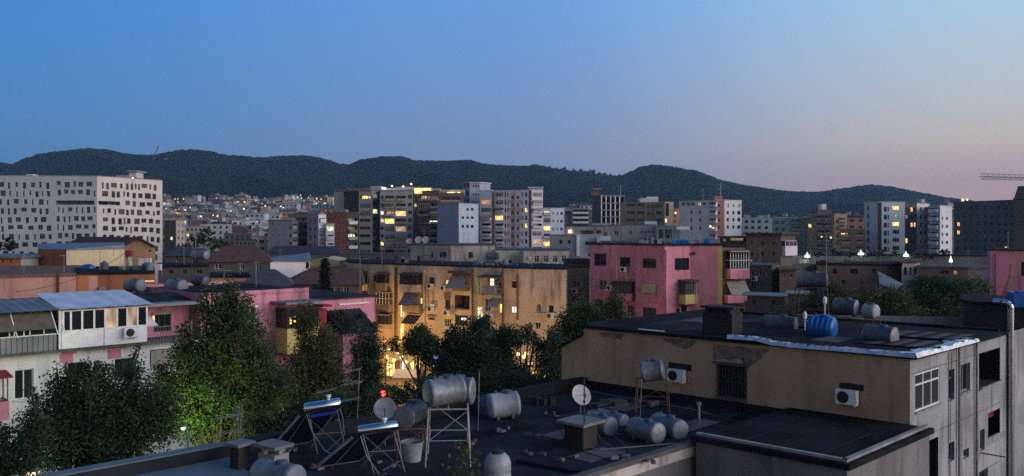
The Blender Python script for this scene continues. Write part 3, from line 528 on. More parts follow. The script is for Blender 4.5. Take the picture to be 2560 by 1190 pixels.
B = Bld('apartment_block', 'beige block edge with two warm lit openings beside the pink roof', [(1500, 150), (1600, 150)], (0, 606), 'w_beige', roof='concd', depth=8); B.grid(0, [(1525, 1545)], [(612, 626)], fm='fgrey'); B.grid(0, [(1566, 1576), (1579, 1588)], [(609, 618)], lit={(0, 0): 'Lyel', (1, 0): 'Lwarm'}); B.done()
# -- right hand group
B = Bld('apartment_block', 'low teal grey block under the hill right of the white wing', [(1856, 330), (1962, 330)], (0, 546), 'w_teal', roof='w_grey'); B.grid(0, [(1862, 1870), (1878, 1886), (1894, 1902), (1912, 1920), (1932, 1940)], rows(550, 15, 3, 8), nv=0, fm='fgrey'); B.done()
B = Bld('apartment_block', 'narrow pale teal block with dark balcony bands', [(1930, 300), (2018, 296)], (1, 544), 'w_teal', roof='w_white', depth=12); B.loggrid(0, [(1978, 2004)], rows(550, 17, 5, 10), par='w_teal', out=.5); B.grid(0, [(1938, 1946), (1954, 1962)], rows(552, 17, 4, 8), nv=0, fm='fgrey'); B.done()
B = Bld('apartment_block', 'tan stepped block with a white box on its roof and scattered lamps', [(2018, 292), (2086, 286), (2118, 292)], (1, 536), ['w_tan', 'w_tan'], roof='w_beige'); B.grid(0, [(2021, 2028)], [(560, 569)], lit={(0, 0): 'Lyel'}); B.loggrid(0, [(2042, 2060), (2062, 2078)], rows(540, 18, 5, 10), par='w_beige', ph=.7, out=.4); B.loggrid(1, [(2092, 2112)], rows(545, 18, 4, 10), par='w_tan', out=.8, lit={}); B.done(); roofbox(B, 'cistern', 2054, 2066, 510, 524, 290, 'white', 3); roofbox(B, 'stair_head', 2044, 2080, 524, 538, 290, 'w_brown', 6)
B = Bld('apartment_block', 'small brown block with an orange lit doorway lamp', [(2100, 250), (2162, 250)], (0, 575), 'w_brown', roof='concd'); B.loggrid(0, [(2103, 2125), (2140, 2158)], rows(582, 18, 3, 10), par='w_tan', ph=.8, lit={(0, 0): 'Lwarm'}); B.done()
B = Bld('apartment_block', 'blue white block with a dark vertical slot, top right room lit orange', [(2160, 262), (2194, 260), (2204, 260), (2262, 262)], (1, 506), ['w_bluew', 'w_brownd', 'w_bluew'], roof='w_bluew', depth=12)
B.grid(0, [(2168, 2173)], rows(515, 20, 6, 12), nv=0, fm='fgrey'); B.grid(2, [(2210, 2217), (2219, 2222)], rows(517, 20, 6, 12), nv=0, fm='fgrey'); B.grid(2, [(2231, 2248)], rows(515, 20, 6, 10), nv=2, fm='fgrey', lit={(0, 0): 'Lwarm', (0, 2): 'Lyel', (0, 1): 'Lgreenish'}); B.done()
B = Bld('apartment_block', 'dark grey block with pink gabled top and pairs of orange lit windows', [(2262, 268), (2292, 268), (2324, 272)], (1, 508), ['w_greyd', 'w_pinkw'], roof='w_greyd', depth=12)
B.grid(0, [(2264, 2269), (2277, 2282), (2285, 2289)], [(519, 529), (538, 546), (557, 567), (596, 608)], nv=0, fm=None, lit={(1, 0): 'Lwarm', (1, 2): 'Lwarm', (2, 2): 'Lyel', (0, 1): 'Ldim', (0, 3): 'Lyel'}); B.grid(1, [(2300, 2305), (2312, 2317)], rows(518, 20, 5, 9), nv=0, fm='fgrey'); B.done(); roofbox(B, 'chimney', 2304, 2312, 498, 510, 270, 'w_pinkw', 3)
B = Bld('apartment_block', 'white block with stepped balconies left of the big dark facade', [(2322, 262), (2350, 258), (2380, 264)], (1, 515), ['w_bluew', 'w_white'], roof='w_bluew', depth=12); B.loggrid(0, [(2324, 2347)], rows(520, 20, 6, 11), par='w_white', out=.7, ph=1.0); B.grid(1, [(2354, 2358), (2364, 2370)], rows(542, 20, 5, 8), nv=0, fm='fgrey'); B.done()
B = Bld('apartment_block', 'big dark facade with many unlit windows and three glowing orange ones', [(2384, 240), (2545, 222)], (0, 507), 'w_darkg', roof='w_darkg', depth=14)
B.grid(0, [(2392 + 17 * i, 2399 + 17 * i) for i in range(9)], rows(515, 20.3, 7, 10), nv=1, fm='fgrey', lit={(0, 2): 'Lwarm', (0, 3): 'Lwarm', (7, 5): 'Lyel', (5, 5): None}); B.done()
B = Bld('tower', 'dark tower with sloping roof at the right edge under the crane', [(2534, 205), (2640, 200)], (0, 498), 'w_old', roof='w_old'); B.grid(0, [(2545, 2552)], [(502, 515), (535, 548)], fm='fgrey'); B.done()
m = MB(); a = P(2534, 499, 205); b = P(2545, 465, 204); c = P(2640, 465, 200); d = P(2640, 499, 200); n_ = Vector((6, 9, 0)); m.poly([a, d, c, b]); m.poly([a + n_, b + n_, c + n_, d + n_]); m.poly([a, b, b + n_, a + n_]); m.poly([b, c, c + n_, b + n_]); m.build('roof', 'w_old', B.root)
# tower cranes
def crane(label, px, Y, ytop, z0, jib, mat='fgrey', luff=None, w=1.2):
    r = empty('tower_crane', (P(px, 0, Y).x, Y, z0), label, 'crane'); zt = P(px, ytop, Y).z; x = r.location.x
    def lattice(name, p, q, w):
        m = MB(); p, q = Vector(p), Vector(q); d = (q - p); n = max(3, int(d.length / (w * 1.3))); u = d.orthogonal().normalized() * w / 2; v = d.cross(u).normalized() * w / 2; cs = [u + v, u - v, -u - v, -u + v]
        for c in cs: m.tube(p + c, q + c, w * .09, 4)
        for i in range(n):
            for k in range(4): m.tube(p + d * i / n + cs[k], p + d * (i + 1) / n + cs[(k + 1) % 4], w * .06, 4)
        return m.build(name, mat, r)
    lattice('mast', (x, Y, z0), (x, Y, zt), w)
    for nm, (x1, y1) in jib.items(): lattice(nm, (x, Y, zt), P(x1, y1, Y), w * .8)
    m = MB(); m.box((x, Y, zt - w), w * 1.4, w * 1.4, w * 1.6); m.build('cab', mat, r)
crane('tower crane with long horizontal jib reaching in from the right edge', 2600, 190, 445, 0, {'jib': (2452, 441), 'counter_jib': (2660, 450)}, 'pipe', w=1.1)
crane('leaning crane on the hill crest above the white block', 385, 1700, 392, hill_z(385, 1700), {'jib': (397, 363)}, 'fdark', w=2.2)
crane('small distant crane in the hill saddle left of the last rounded hill', 2090, 1500, 484, 40, {'jib': (2095, 470)}, 'fdark', w=2.2)
def mast(label, px, Y, y0, y1, r=.3, cat='mast'):
    m = MB(); a = P(px, y0, Y); b = P(px, y1, Y); m.tube(a, b, r, 5, r2=r * .5)
    for k in (.55, .75, .92): m.tube(a.lerp(b, k) - Vector((r * 5, 0, 0)), a.lerp(b, k) + Vector((r * 5, 0, 0)), r * .4, 4)
    m.build('antenna_mast', 'fgrey', label=label, cat=cat)
mast('thin radio mast on the left hill', 139, 2100, 392, 366, .7); mast('mobile phone mast above the unfinished frame building', 1551, 355, 492, 463, .25); mast('tall antenna above the orange stair shaft', 1801, 296, 492, 458, .25); mast('faint pair of antennas left of the orange stair shaft', 1757, 296, 503, 472, .15)
m = MB(); p = P(418, 410, 1750); m.box((p.x, p.y, p.z - 4), 7, 5, 14); m.box((p.x, p.y, p.z + 10), 8, 6, 1); m.build('water_tower', 'w_pinkw', label='small pale building block on the left hill beside the crane', cat='building')
# ---------------------------------------------------------------- houses climbing the far hillside
HM = {}
def house_mesh(w, h, d, wm_, rm, pitched, lit, seed):
    g = random.Random(seed); m = MB(); mats = [wm_, rm, 'gl', 'Lyel', 'Lwarm', 'w_grey']
    fl = max(1, int(h / 3)); f = Fac((-w / 2, 0), (w / 2, 0)); nw = max(2, int(w / 3.2)); wins = []
    for r in range(fl):
        for c in range(nw):
            if g.random() < .8:
                ww = g.choice([1.2, 1.6, 2.2]); u = (c + .5) * w / nw; z = r * h / fl + .9; f.holes.append((u - ww / 2, u + ww / 2, z, z + 1.4)); wins.append((u - ww / 2, ww, z))
    wall_grid(m, f, 0, h, 0)
    for u, ww, z in wins: m.poly([(u - w / 2, .2, z), (u + ww - w / 2, .2, z), (u + ww - w / 2, .2, z + 1.4), (u - w / 2, .2, z + 1.4)], (3 if g.random() < .6 else 4) if g.random() < lit else 2)
    for a, b in (((w / 2, 0), (w / 2, d)), ((w / 2, d), (-w / 2, d)), ((-w / 2, d), (-w / 2, 0))): m.poly([a + (0,), b + (0,), b + (h,), a + (h,)], 0)
    if pitched:
        e = .5; t = h + w * .14
        m.poly([(-w / 2 - e, -e, h), (w / 2 + e, -e, h), (w / 2 - w * .2, d / 2, t), (-w / 2 + w * .2, d / 2, t)], 1); m.poly([(w / 2 + e, d + e, h), (-w / 2 - e, d + e, h), (-w / 2 + w * .2, d / 2, t), (w / 2 - w * .2, d / 2, t)], 1)
        m.poly([(w / 2 + e, -e, h), (w / 2 + e, d + e, h), (w / 2 - w * .2, d / 2, t)], 1); m.poly([(-w / 2 - e, d + e, h), (-w / 2 - e, -e, h), (-w / 2 + w * .2, d / 2, t)], 1)
    else:
        m.prism([(-w / 2 - .3, -.3), (w / 2 + .3, -.3), (w / 2 + .3, d + .3), (-w / 2 - .3, d + .3)], h + .003, h + .5, 1)
        if g.random() < .6: x = g.uniform(-w * .3, w * .2); m.obox((x, d * .3, h + .5), (w * .25, 0, 0), (0, d * .3, 0), (0, 0, 2.4), 5)
        m.tube((w * .3, d * .3, h + 1.2), (w * .3 + 1.5, d * .3, h + 1.2), .5, 6, 5)
    return m.mesh('house', mats)
WN = {'w_pale': 'cream', 'w_white': 'white', 'w_grey': 'grey', 'w_beige': 'beige', 'w_tan': 'tan', 'w_sal': 'salmon pink', 'w_bluew': 'pale blue', 'w_greyd': 'dark grey', 'w_brown': 'brown', 'w_pinkw': 'pinkish'}
def hillhouse(px, Y, ytop, w, wm_, rm, pitched, lit, seed, where, group, drop=14):
    zt = P(px, ytop, Y).z; zg = min(hill_z(px, Y) - .5, zt - 4); h = zt - zg
    key = (round(w), round(h), wm_, rm, pitched, seed % 3, lit > .3)
    if key not in HM: HM[key] = house_mesh(w, h, w * .8, wm_, rm, pitched, lit, seed)
    o = bpy.data.objects.new('house', HM[key]); COL.objects.link(o); o.location = ((px - 1280) / F * Y, Y, zt - (HM[key]['h'] if 'h' in HM[key] else h)); HM[key]['h'] = h
    o.rotation_euler = (0, 0, random.Random(seed).uniform(-.5, .5))
    tag(o, '%s %s house %s%s' % (WN[wm_], 'tile roofed' if pitched else 'flat roofed', 'with lit windows ' if lit > .3 else '', where), 'house', group)
wmk = ['w_pale', 'w_white', 'w_grey', 'w_beige', 'w_tan', 'w_sal', 'w_bluew', 'w_greyd', 'w_brown', 'w_pinkw', 'w_grey', 'w_pale']
rr = random.Random(21); k = 0
for Y, y0, n in ((1020, 497, 26), (930, 503, 26), (830, 511, 26), (740, 520, 24), (660, 531, 22), (590, 543, 20), (520, 556, 18), (450, 572, 15), (390, 588, 12)):
    for i in range(n):
        px = 408 + (i + rr.uniform(.1, .9)) * 440 / n; w = rr.uniform(9, 20) * (.8 if Y > 800 else 1); pit = rr.random() < .2
        if Y < 420 and px > 640: continue
        zone = 'by the white block' if px < 500 else 'in mid hillside' if px < 660 else 'by the dark row'
        high = 'high on the slope' if Y > 800 else 'midway up' if Y > 560 else 'low on the slope'
        hillhouse(px, Y + rr.uniform(-25, 25), y0 + rr.uniform(-11, 9), w, rr.choice(wmk), 'tile' if pit else rr.choice(['concd', 'conc', 'w_grey']), pit, rr.choice([0, 0, .1, .15, .5]), k, high + ' ' + zone, 'houses climbing the far hillside'); k += 1
for (xa, xb, Y, y0, n) in ((1410, 1500, 760, 520, 7), (1360, 1480, 600, 536, 6), (1850, 2170, 620, 545, 12), (1850, 2170, 480, 556, 10), (2120, 2400, 420, 540, 6), (1680, 1720, 500, 520, 3), (850, 1000, 700, 480, 8), (0, 60, 420, 590, 2), (1230, 1250, 500, 520, 2), (2370, 2400, 500, 512, 2)):
    for i in range(n):
        px = xa + (i + rr.uniform(.2, .8)) * (xb - xa) / n; pit = rr.random() < .25
        zone = 'below the hill between tower blocks' if px < 1700 else 'under the last rounded hill'
        if px < 1010: zone = 'high behind the dark row'
        hillhouse(px, Y + rr.uniform(-20, 20), y0 + rr.uniform(-7, 7), rr.uniform(10, 22), rr.choice(wmk), 'tile' if pit else 'concd', pit, rr.choice([0, 0, .12]), k, zone, 'houses below the wooded hills'); k += 1
# lamps among them
lampm = {}
def farlamp(px, py, Y, rad, mat, label, group='lit lamps in the far city', drop=5):
    p = P(px, py, Y); m = MB(); m.lathe([(0, -rad), (rad * .7, -rad * .7), (rad, 0), (rad * .7, rad * .7), (0, rad)], p, (0, 0, 1), 8, 0); m.tube(p - Vector((0, 0, drop)), p - Vector((0, 0, rad * .9)), .08, 4, 1)
    m.build('street_lamp', [mat, 'fdark'], label=label, cat='street lamp', group=group)
for i in range(34):
    px = 410 + rr.random() * 430; py = rr.uniform(494, 575); Y = float(np.interp(py, [490, 575], [980, 430])) - 30
    farlamp(px, py, Y, rr.choice([.22, .3, .42]) * Y / 620, rr.choice(['Lbulb', 'Lflame', 'Lflame', 'Lyel']), 'warm point of lamp light among the hillside houses')
for i in range(26): px = 690 + i * 4.6 + rr.uniform(-2, 2); farlamp(px, 493 + 4 * math.sin(i * .9) + rr.uniform(-3, 4) + (6 if i % 5 == 0 else 0), 1000, rr.choice([.4, .55, .75]), rr.choice(['Lflame', 'Lyel', 'Lbulb']), 'yellow lamp in the bright row of lights below the hills', 'bright row of lights below the hills')
farlamp(653, 438, 1560, 1.0, 'Lbulb', 'lone lamp high on the dark wooded hillside', None)
for x, y in ((980, 465), (1008, 466), (1028, 460)): farlamp(x, y, 318, .42, 'Lbulb', {980: 'white lamp on the dark row roof beside the white penthouse', 1008: 'white roof lamp above the pinkish penthouse', 1028: 'highest white lamp on the dark row roof'}[x], 'lamps on the roof of the dark row', 3)
for i, (x, y, r_) in enumerate(((433, 580, .5), (430, 588, .3), (502, 541, .5), (463, 525, .5), (443, 533, .4), (533, 538, .4), (610, 522, .6), (475, 519, .35), (416, 521, .35), (702, 516, .5), (708, 519, .4), (663, 515, .5), (2077, 594, .5), (2110, 592, .8), (2054, 592, .4), (1689, 532, .5), (1776, 566, .6), (1840, 594, .3), (1862, 592, .4), (2418, 499, .7), (2407, 500, .9), (332, 445, .45), (1783, 570, .3))):
    Y = 300 if x > 1600 and y > 525 else 380; Y = 380 if x in (2418, 2407) else 290 if x == 332 else Y; Y = 230 if x in (1840, 1862) else Y
    farlamp(x, y, Y - 20, r_ * .65, 'Lflame' if i in (4, 5, 13) else 'Lbulb', 'bright lamp fixed among the ' + ('buildings on the right' if x > 1600 else 'roofs next to the large white block' if x < 700 else 'roofs of the hillside'), drop=3)
# ---------------------------------------------------------------- middle distance
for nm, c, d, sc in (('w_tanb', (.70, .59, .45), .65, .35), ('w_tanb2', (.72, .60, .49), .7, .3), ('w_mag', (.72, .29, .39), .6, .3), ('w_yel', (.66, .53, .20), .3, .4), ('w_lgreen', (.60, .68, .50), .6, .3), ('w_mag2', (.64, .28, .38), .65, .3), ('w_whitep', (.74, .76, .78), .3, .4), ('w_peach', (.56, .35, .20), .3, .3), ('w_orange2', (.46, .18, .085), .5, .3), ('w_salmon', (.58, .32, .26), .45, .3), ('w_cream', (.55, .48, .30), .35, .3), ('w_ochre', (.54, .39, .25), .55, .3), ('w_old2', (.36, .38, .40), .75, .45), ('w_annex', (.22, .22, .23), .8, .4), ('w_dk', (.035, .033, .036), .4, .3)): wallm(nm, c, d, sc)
# -- row of old flats behind the lamplit block
B = Bld('apartment_block', 'old stained grey beige block with small blue shuttered windows behind the lamplit flats', [(1026, 138), (1128, 134), (1237, 134)], (1, 613), ['w_dirty', 'w_stain'], roof='fdark', depth=14, cap=.15)
B.win(0, 1077, 630, 1083, 644, nv=0, fm='fgrey'); B.win(0, 1098, 630, 1116, 644, nv=2, fm='sheet'); B.win(1, 1171, 630, 1182, 645, nv=1, fm='sheet'); B.win(0, 1042, 640, 1050, 652, nv=0, fm='fgrey'); B.done()
B = Bld('apartment_block', 'pale green plastered block between the stained block and the beige one', [(1239, 132), (1308, 132)], (0, 625), 'w_lgreen', roof='fdark', depth=14, cap=.12); B.win(0, 1268, 650, 1280, 664, nv=0, fm='fgrey'); B.done()
B = Bld('apartment_block', 'beige block with four tall white framed windows in a row', [(1310, 130), (1422, 130)], (0, 626), 'w_stain', roof='fdark', depth=14, cap=.12)
for x in (1336, 1359, 1382, 1404): B.win(0, x, 639, x + 11, 656, nv=1, nh=1, rec=.12, fm='white'); 
B.win(0, 1320, 657, 1327, 668, nv=0, fm='wf', lit='Lyel'); B.box('meter_box', 0, 1321, 641, 1326, 648, 'w_whitep', .3)
for x in (1364, 1388): B.ac(0, x + 2, 661, .9, .55)
B.done()
# -- lamplit tan block across the street
B = Bld('apartment_block', 'weathered tan block of flats lit orange from the street, awnings and lit windows', [(868, 116), (925, 110), (1297, 96), (1415, 93.5)], (1, 660), ['w_tanb', 'w_tanb', 'w_tanb2'], roof='tar2', depth=12, cap=.16, over=.3, split=True)
B.cage(0, 882, 676, 918, 703, 'fdark', .9, 6, 1, 'fbrown', 'w_cream', .9, 'gl'); B.box('balcony_parapet', 0, 866, 704, 920, 719, 'w_tanb2', 1.0)
fs = 1
B.cage(1, 951, 680, 974, 706, 'fbrown', .8, 1, 1, 'rust', 'w_tan', 1.0, 'gl'); B.win(1, 933, 688, 944, 703, nv=1, fm='fdark'); B.win(1, 933, 741, 944, 757, nv=1)
B.cage(1, 950, 728, 982, 760, 'white', .7, 4, 2, None, 'w_brown', .9, 'gl2'); B.box('drainpipe', 1, 990, 668, 994, 860, 'fbrown', .25); B.cage(1, 953, 782, 981, 808, 'fdark', .7, 3, 1, 'w_grey', 'w_tan', .6, 'gl')
B.cage(1, 1013, 682, 1056, 709, 'fdark', 1.0, 6, 1, 'fbrown', 'w_tanb', .9, 'gl'); B.awn('awning', 1, 1014, 731, 1049, 760, 'awnb', 1.4); B.win(1, 1050, 745, 1056, 760, nv=0, lit='Lyel'); B.log(1, 1016, 762, 1056, 776, par='w_tan', ph=.8, out=.8)
B.win(1, 999, 757, 1011, 795, nv=1, nh=1, lit='Lpale'); B.win(1, 999, 806, 1011, 850, nv=0, nh=1, lit='Lwarm'); B.awn('awning', 1, 1020, 786, 1054, 806, 'awnd', 1.3)
B.win(1, 1073, 693, 1086, 709, nv=1, fm='fdark'); B.ac(1, 1079, 715); B.win(1, 1073, 760, 1086, 766, nv=0, lit='Lpale'); B.ac(1, 1080, 772); B.win(1, 1070, 790, 1087, 799, nv=1, fm='fdark'); B.box('sill', 1, 1068, 791, 1088, 793, 'w_tanb', .25)
B.win(1, 1113, 700, 1128, 712, nv=1, lit='Lyel'); B.ac(1, 1112, 720); B.win(1, 1112, 748, 1126, 772, nv=0, fm='fbrown'); B.box('shutter', 1, 1112, 733, 1126, 747, 'w_brown', .12); B.win(1, 1110, 796, 1128, 815, nv=2, fm='wf'); B.ac(1, 1120, 782)
B.awn('awning', 1, 1133, 683, 1176, 718, 'awng', 1.5, 13); B.box('awning_box', 1, 1132, 676, 1184, 682, 'fbrown', 1.0); B.log(1, 1138, 708, 1174, 724, par='w_tan', ph=.8, out=.6)
B.log(1, 1137, 737, 1174, 773, par='w_brown', ph=.2, deep=1.0, inner='w_brown'); B.win(1, 1137, 787, 1170, 812, nv=2, fm='fdark', lit=None); B.box('lit_sign', 1, 1155, 794, 1165, 800, 'Lwhite', .15)
B.box('green_wall_panel', 1, 1186, 688, 1206, 735, 'w_lgreen', .05); B.cage(1, 1210, 688, 1256, 735, 'fdark', .9, 2, 0, 'fbrown', None, 0, None); B.log(1, 1212, 690, 1254, 733, par='w_tan', ph=.7, deep=1.2, inner='w_sal'); B.box('curtain', 1, 1222, 712, 1248, 735, 'awnb', .95)
for y in (699, 708): B.box('wall_lamp', 1, 1230, y - 3, 1235, y + 4, 'Lbulb', .3)
B.win(1, 1191, 766, 1207, 800, nv=0, nh=1, lit='Lpale'); B.win(1, 1212, 746, 1226, 778, nv=1, fm='wf'); B.awn('awning', 1, 1229, 744, 1256, 765, 'awng', 1.0); B.win(1, 1248, 760, 1255, 782, nv=0, lit='Lyel'); B.box('laundry', 1, 1227, 782, 1236, 796, 'cloth', .9)
B.box('drainpipe', 1, 1181, 672, 1184, 830, 'rust', .2); B.box('drainpipe', 1, 1257, 672, 1259, 845, 'rust', .2); B.box('drainpipe', 1, 1293, 686, 1296, 800, 'rust', .2); B.box('pilaster', 1, 1060, 674, 1063, 830, 'w_tanb', .2)
B.win(1, 1279, 703, 1293, 719, nv=1, fm='fdark'); B.win(1, 1278, 766, 1292, 782, nv=1, lit='Lwhite')
B.win(2, 1341, 760, 1352, 778, nv=1, gm='gl2', fm='w_tanb'); B.win(2, 1372, 763, 1384, 780, nv=1, fm='fdark'); B.win(2, 1338, 806, 1352, 822, nv=1, fm='w_tanb'); B.ac(2, 1378, 789); B.box('sill', 2, 1338, 782, 1388, 785, 'w_tanb', .3)
# shops on the ground floor
for x0, x1, lt in ((962, 986, 'Lyel'), (1000, 1020, 'Lwhite'), (1024, 1050, 'Lyel'), (1076, 1100, 'Lwarm'), (1120, 1150, 'Lwarm'), (1200, 1226, 'Lwarm'), (1250, 1276, 'Lyel')): B.win(1, x0, 893, x1, 940, nv=2, nh=1, lit=lt, rec=.3, fm='fdark')
B.win(2, 1316, 905, 1340, 945, nv=1, nh=1, lit='Lwarm', rec=.3, fm='fdark'); B.win(2, 1350, 905, 1376, 945, nv=1, nh=1, lit='Lyel', rec=.3, fm='fdark')
B.awn('shop_awning', 1, 998, 884, 1052, 894, 'awng', 1.6); B.done(); TAN = B
# -- pink block
pk = [(1475, 104), (1587, 101), (1589, 100), (1658, 97), (1662, 95.4), (1726, 97.6), (1794, 96.8), (1806, 96.6)]
B = Bld('apartment_block', 'bright pink block with pale slanting stripes, yellow corner pilaster and rooftop tanks', pk, (3, 614), ['w_mag', 'w_mag', 'w_mag', 'w_mag', 'w_mag', 'w_mag', 'w_yel'], roof='tar2', depth=13, cap=.15, over=.25, split=True)
B.win(0, 1485, 634, 1516, 664, nv=1, nh=1, fm='fbrown'); B.win(0, 1550, 643, 1576, 667, nv=1, fm='fdark'); B.ac(0, 1561, 673); B.win(0, 1498, 700, 1518, 723, nv=1, fm='w_cream', gm='gl2'); B.ac(0, 1527, 719); B.cage(0, 1537, 704, 1586, 731, 'fdark', .9, 5, 1, 'fdark', 'w_mag', .9, 'gl')
B.log(0, 1484, 748, 1516, 775, par='w_yel', ph=.4, deep=1.2, inner='w_yel'); B.win(0, 1570, 763, 1586, 790, nv=1, fm='fdark')
B.win(2, 1607, 646, 1640, 670, nv=2, fm='fdark'); B.win(2, 1607, 710, 1640, 733, nv=2, fm='w_cream', gm='gl2'); B.win(2, 1607, 767, 1640, 793, nv=1, fm='fdark'); B.box('roller_blind', 2, 1606, 708, 1641, 731, 'w_cream', .12)
B.win(4, 1687, 645, 1723, 676, nv=1, fm='fdark'); B.cage(4, 1697, 701, 1725, 735, 'fdark', 1.1, 4, 1, 'fdark', 'w_yel', 1.1, 'gl2'); B.win(4, 1690, 772, 1700, 783, nv=0, fm='fdark'); B.win(4, 1703, 762, 1717, 790, nv=0, fm='fdark')
B.cage(5, 1727, 701, 1742, 735, 'wf', 1.0, 4, 1, 'fdark', 'w_yel', 1.1, 'gl2'); B.box('wall_lamp', 5, 1732, 630, 1738, 637, 'fdark', .3)
def stripe(b, fi, pts, w, mat):
    f = b.F[fi]; q = [f.uv(*p) for p in pts]; m = MB()
    for (u0, z0), (u1, z1) in zip(q, q[1:]): m.poly([f.pt(u0, z0, .012), f.pt(u1, z1, .012), f.pt(u1 + w, z1, .012), f.pt(u0 + w, z0, .012)])
    m.build('painted_stripe', mat, b.root)
stripe(B, 0, [(1534, 630), (1540, 650), (1540, 700)], .22, 'w_yel'); stripe(B, 0, [(1560, 678), (1567, 702)], .2, 'w_yel'); stripe(B, 0, [(1578, 640), (1586, 700)], .12, 'w_salmon'); stripe(B, 2, [(1592, 622), (1602, 650), (1608, 706)], .13, 'w_peach'); stripe(B, 2, [(1628, 618), (1640, 650), (1651, 710), (1656, 760)], .13, 'w_peach')
stripe(B, 5, [(1754, 680), (1763, 780)], .13, 'w_peach'); stripe(B, 5, [(1771, 645), (1783, 780)], .13, 'w_peach'); B.box('drainpipe', 4, 1664, 624, 1667, 830, 'w_mag', .15); stripe(B, 2, [(1609, 735), (1612, 765)], .13, 'w_peach')
B.done(); PINK = B
B = Bld('apartment_block', 'balcony end of the pink block with white barred glazing and a striped blind', [(1807, 100), (1863, 101)], (0, 618), 'w_brown', roof='tar2', depth=10, split=True)
B.cage(0, 1814, 627, 1861, 673, 'white', 1.0, 7, 2, 'fdark', 'w_mag', 1.1, 'gl'); B.awn('striped_blind', 0, 1814, 704, 1862, 735, 'awng', 1.2, 15); B.box('balcony_parapet', 0, 1806, 737, 1864, 756, 'w_mag', 1.15); B.win(0, 1808, 762, 1816, 774, nv=1); B.log(0, 1820, 763, 1860, 790, par='w_brown', ph=.1); B.done()
B = Bld('shed', 'low orange shed with white railing behind the near roof', [(1862, 92), (1925, 92)], (0, 762), 'w_orange2', roof='sheet', depth=6, cat='shed'); B.cage(0, 1890, 762, 1924, 784, 'white', .6, 8, 1, None, None, 0, None); B.done()
B = Bld('apartment_block', 'dull brown blank block with one pale window between tan and pink blocks', [(1418, 108), (1474, 108)], (0, 668), 'w_tan', roof='slate', depth=10, split=True); B.win(0, 1432, 702, 1453, 719, nv=1, gm='gl2'); B.ac(0, 1436, 727); B.win(0, 1432, 744, 1448, 757, fm='fbrown'); B.done(); roofbox(B, 'pitched_roof', 1416, 1476, 648, 668, 112, 'tile', 6)
# -- brown low row right of the pink block
B = Bld('apartment_block', 'dim grey brown block with dark roof and small warm window behind the pink block', [(1866, 128), (1952, 126), (1988, 128)], (1, 586), ['w_brown', 'w_old'], roof='tile', depth=12, over=.9)
B.grid(0, [(1876, 1883), (1902, 1910), (1930, 1938)], [(604, 612), (630, 640), (654, 668)], nv=1, fm='fgrey'); B.cage(1, 1955, 602, 1984, 616, 'white', .6, 3, 1, None, 'w_pinkw', 1.4, 'gl'); B.win(0, 1876, 648, 1881, 654, nv=0, lit='Ldim'); B.done(); roofbox(B, 'awning_rail', 1828, 1858, 595, 601, 124, 'w_yel', 1)
B = Bld('house', 'tile roofed hut with a white lit shopfront behind the pink block roof', [(1800, 136), (1870, 136)], (0, 594), 'w_brown', roof='tile', depth=9, over=1.0); B.grid(0, [(1808, 1816), (1836, 1850)], [(596, 604)], lit={(0, 0): 'Lgreenish'}); B.done()
B = Bld('apartment_block', 'long low brown block with black flat roof above the right hand trees', [(2042, 112), (2216, 110), (2254, 112)], (1, 664), ['w_brown', 'w_red'], roof='tar2', depth=8); B.grid(0, [(2126, 2144), (2082, 2092), (2180, 2190)], [(672, 684)], nv=1, fm='fbrown'); B.grid(0, [(2060, 2070), (2104, 2114), (2150, 2158)], [(700, 712)], nv=0, fm='fgrey'); B.done(); roofbox(B, 'roof_hut', 2070, 2110, 652, 664, 114, 'w_darkg', 3)
B = Bld('apartment_block', 'dim grey house with two rows of small windows behind the tall tank stand', [(1868, 108), (1930, 106), (1948, 108)], (1, 668), ['w_greyd', 'w_old'], roof='concd', depth=8); B.grid(0, [(1874, 1882), (1892, 1903), (1912, 1921)], [(677, 688), (706, 718)], nv=1, fm='wf'); B.ac(0, 1888, 696); B.done(); roofbox(B, 'water_cistern', 1880, 1896, 658, 668, 110, 'tankg', 1.5)
B = Bld('house', 'darker brown house with pale window frames next to the dim grey one', [(1949, 104), (1990, 104)], (0, 676), 'w_brown', roof='tile', depth=7, over=.6); B.grid(0, [(1956, 1964), (1972, 1982)], [(684, 695)], nv=1, fm='white'); B.done()
B = Bld('house', 'low dark house with flat grey roof behind the blue tank', [(1984, 112), (2046, 114)], (0, 670), 'w_old', roof='concd', depth=8); B.grid(0, [(1992, 2002), (2014, 2026)], [(680, 690), (712, 722)], nv=1, fm='fgrey'); B.done()
B = Bld('shed', 'low shed with long pale sheet roof right of the pink block', [(1868, 90), (1962, 88)], (1, 742), 'w_old', roof='sheet', depth=4, over=.6, cap=.1, cat='shed'); B.grid(0, [(1880, 1890), (1930, 1942)], [(750, 760)], nv=0, fm='fgrey'); B.done()
B = Bld('shed', 'small grey shed with sheet roof in front of the dark row', [(1970, 84), (2020, 83)], (0, 735), 'w_greyd', roof='sheet', depth=4, over=.4, cap=.1, cat='shed'); B.grid(0, [(1978, 1990)], [(744, 756)], nv=1, fm='wf'); B.done()
B = Bld('house', 'small white house corner with three tall windows above the right hand trees', [(2256, 108), (2300, 108)], (0, 656), 'w_whitep', roof='tile', depth=8, over=.7); B.grid(0, [(2260, 2268), (2274, 2279), (2285, 2293)], [(668, 688)], nv=0, fm='fgrey'); B.done()
B = Bld('apartment_block', 'dark terrace block with roof plants under the white floodlights', [(1985, 150), (2180, 150), (2480, 146)], (1, 640), ['w_darkg', 'w_darkg'], roof='tar2', depth=8); B.grid(0, [(2000, 2024), (2060, 2074), (2110, 2124)], [(648, 658)], lit={(0, 0): 'Lgreenish'}); B.grid(1, [(2400, 2408), (2440, 2452)], [(666, 676)], lit={(0, 0): 'Ldim', (1, 0): 'Lyel'}); B.done()
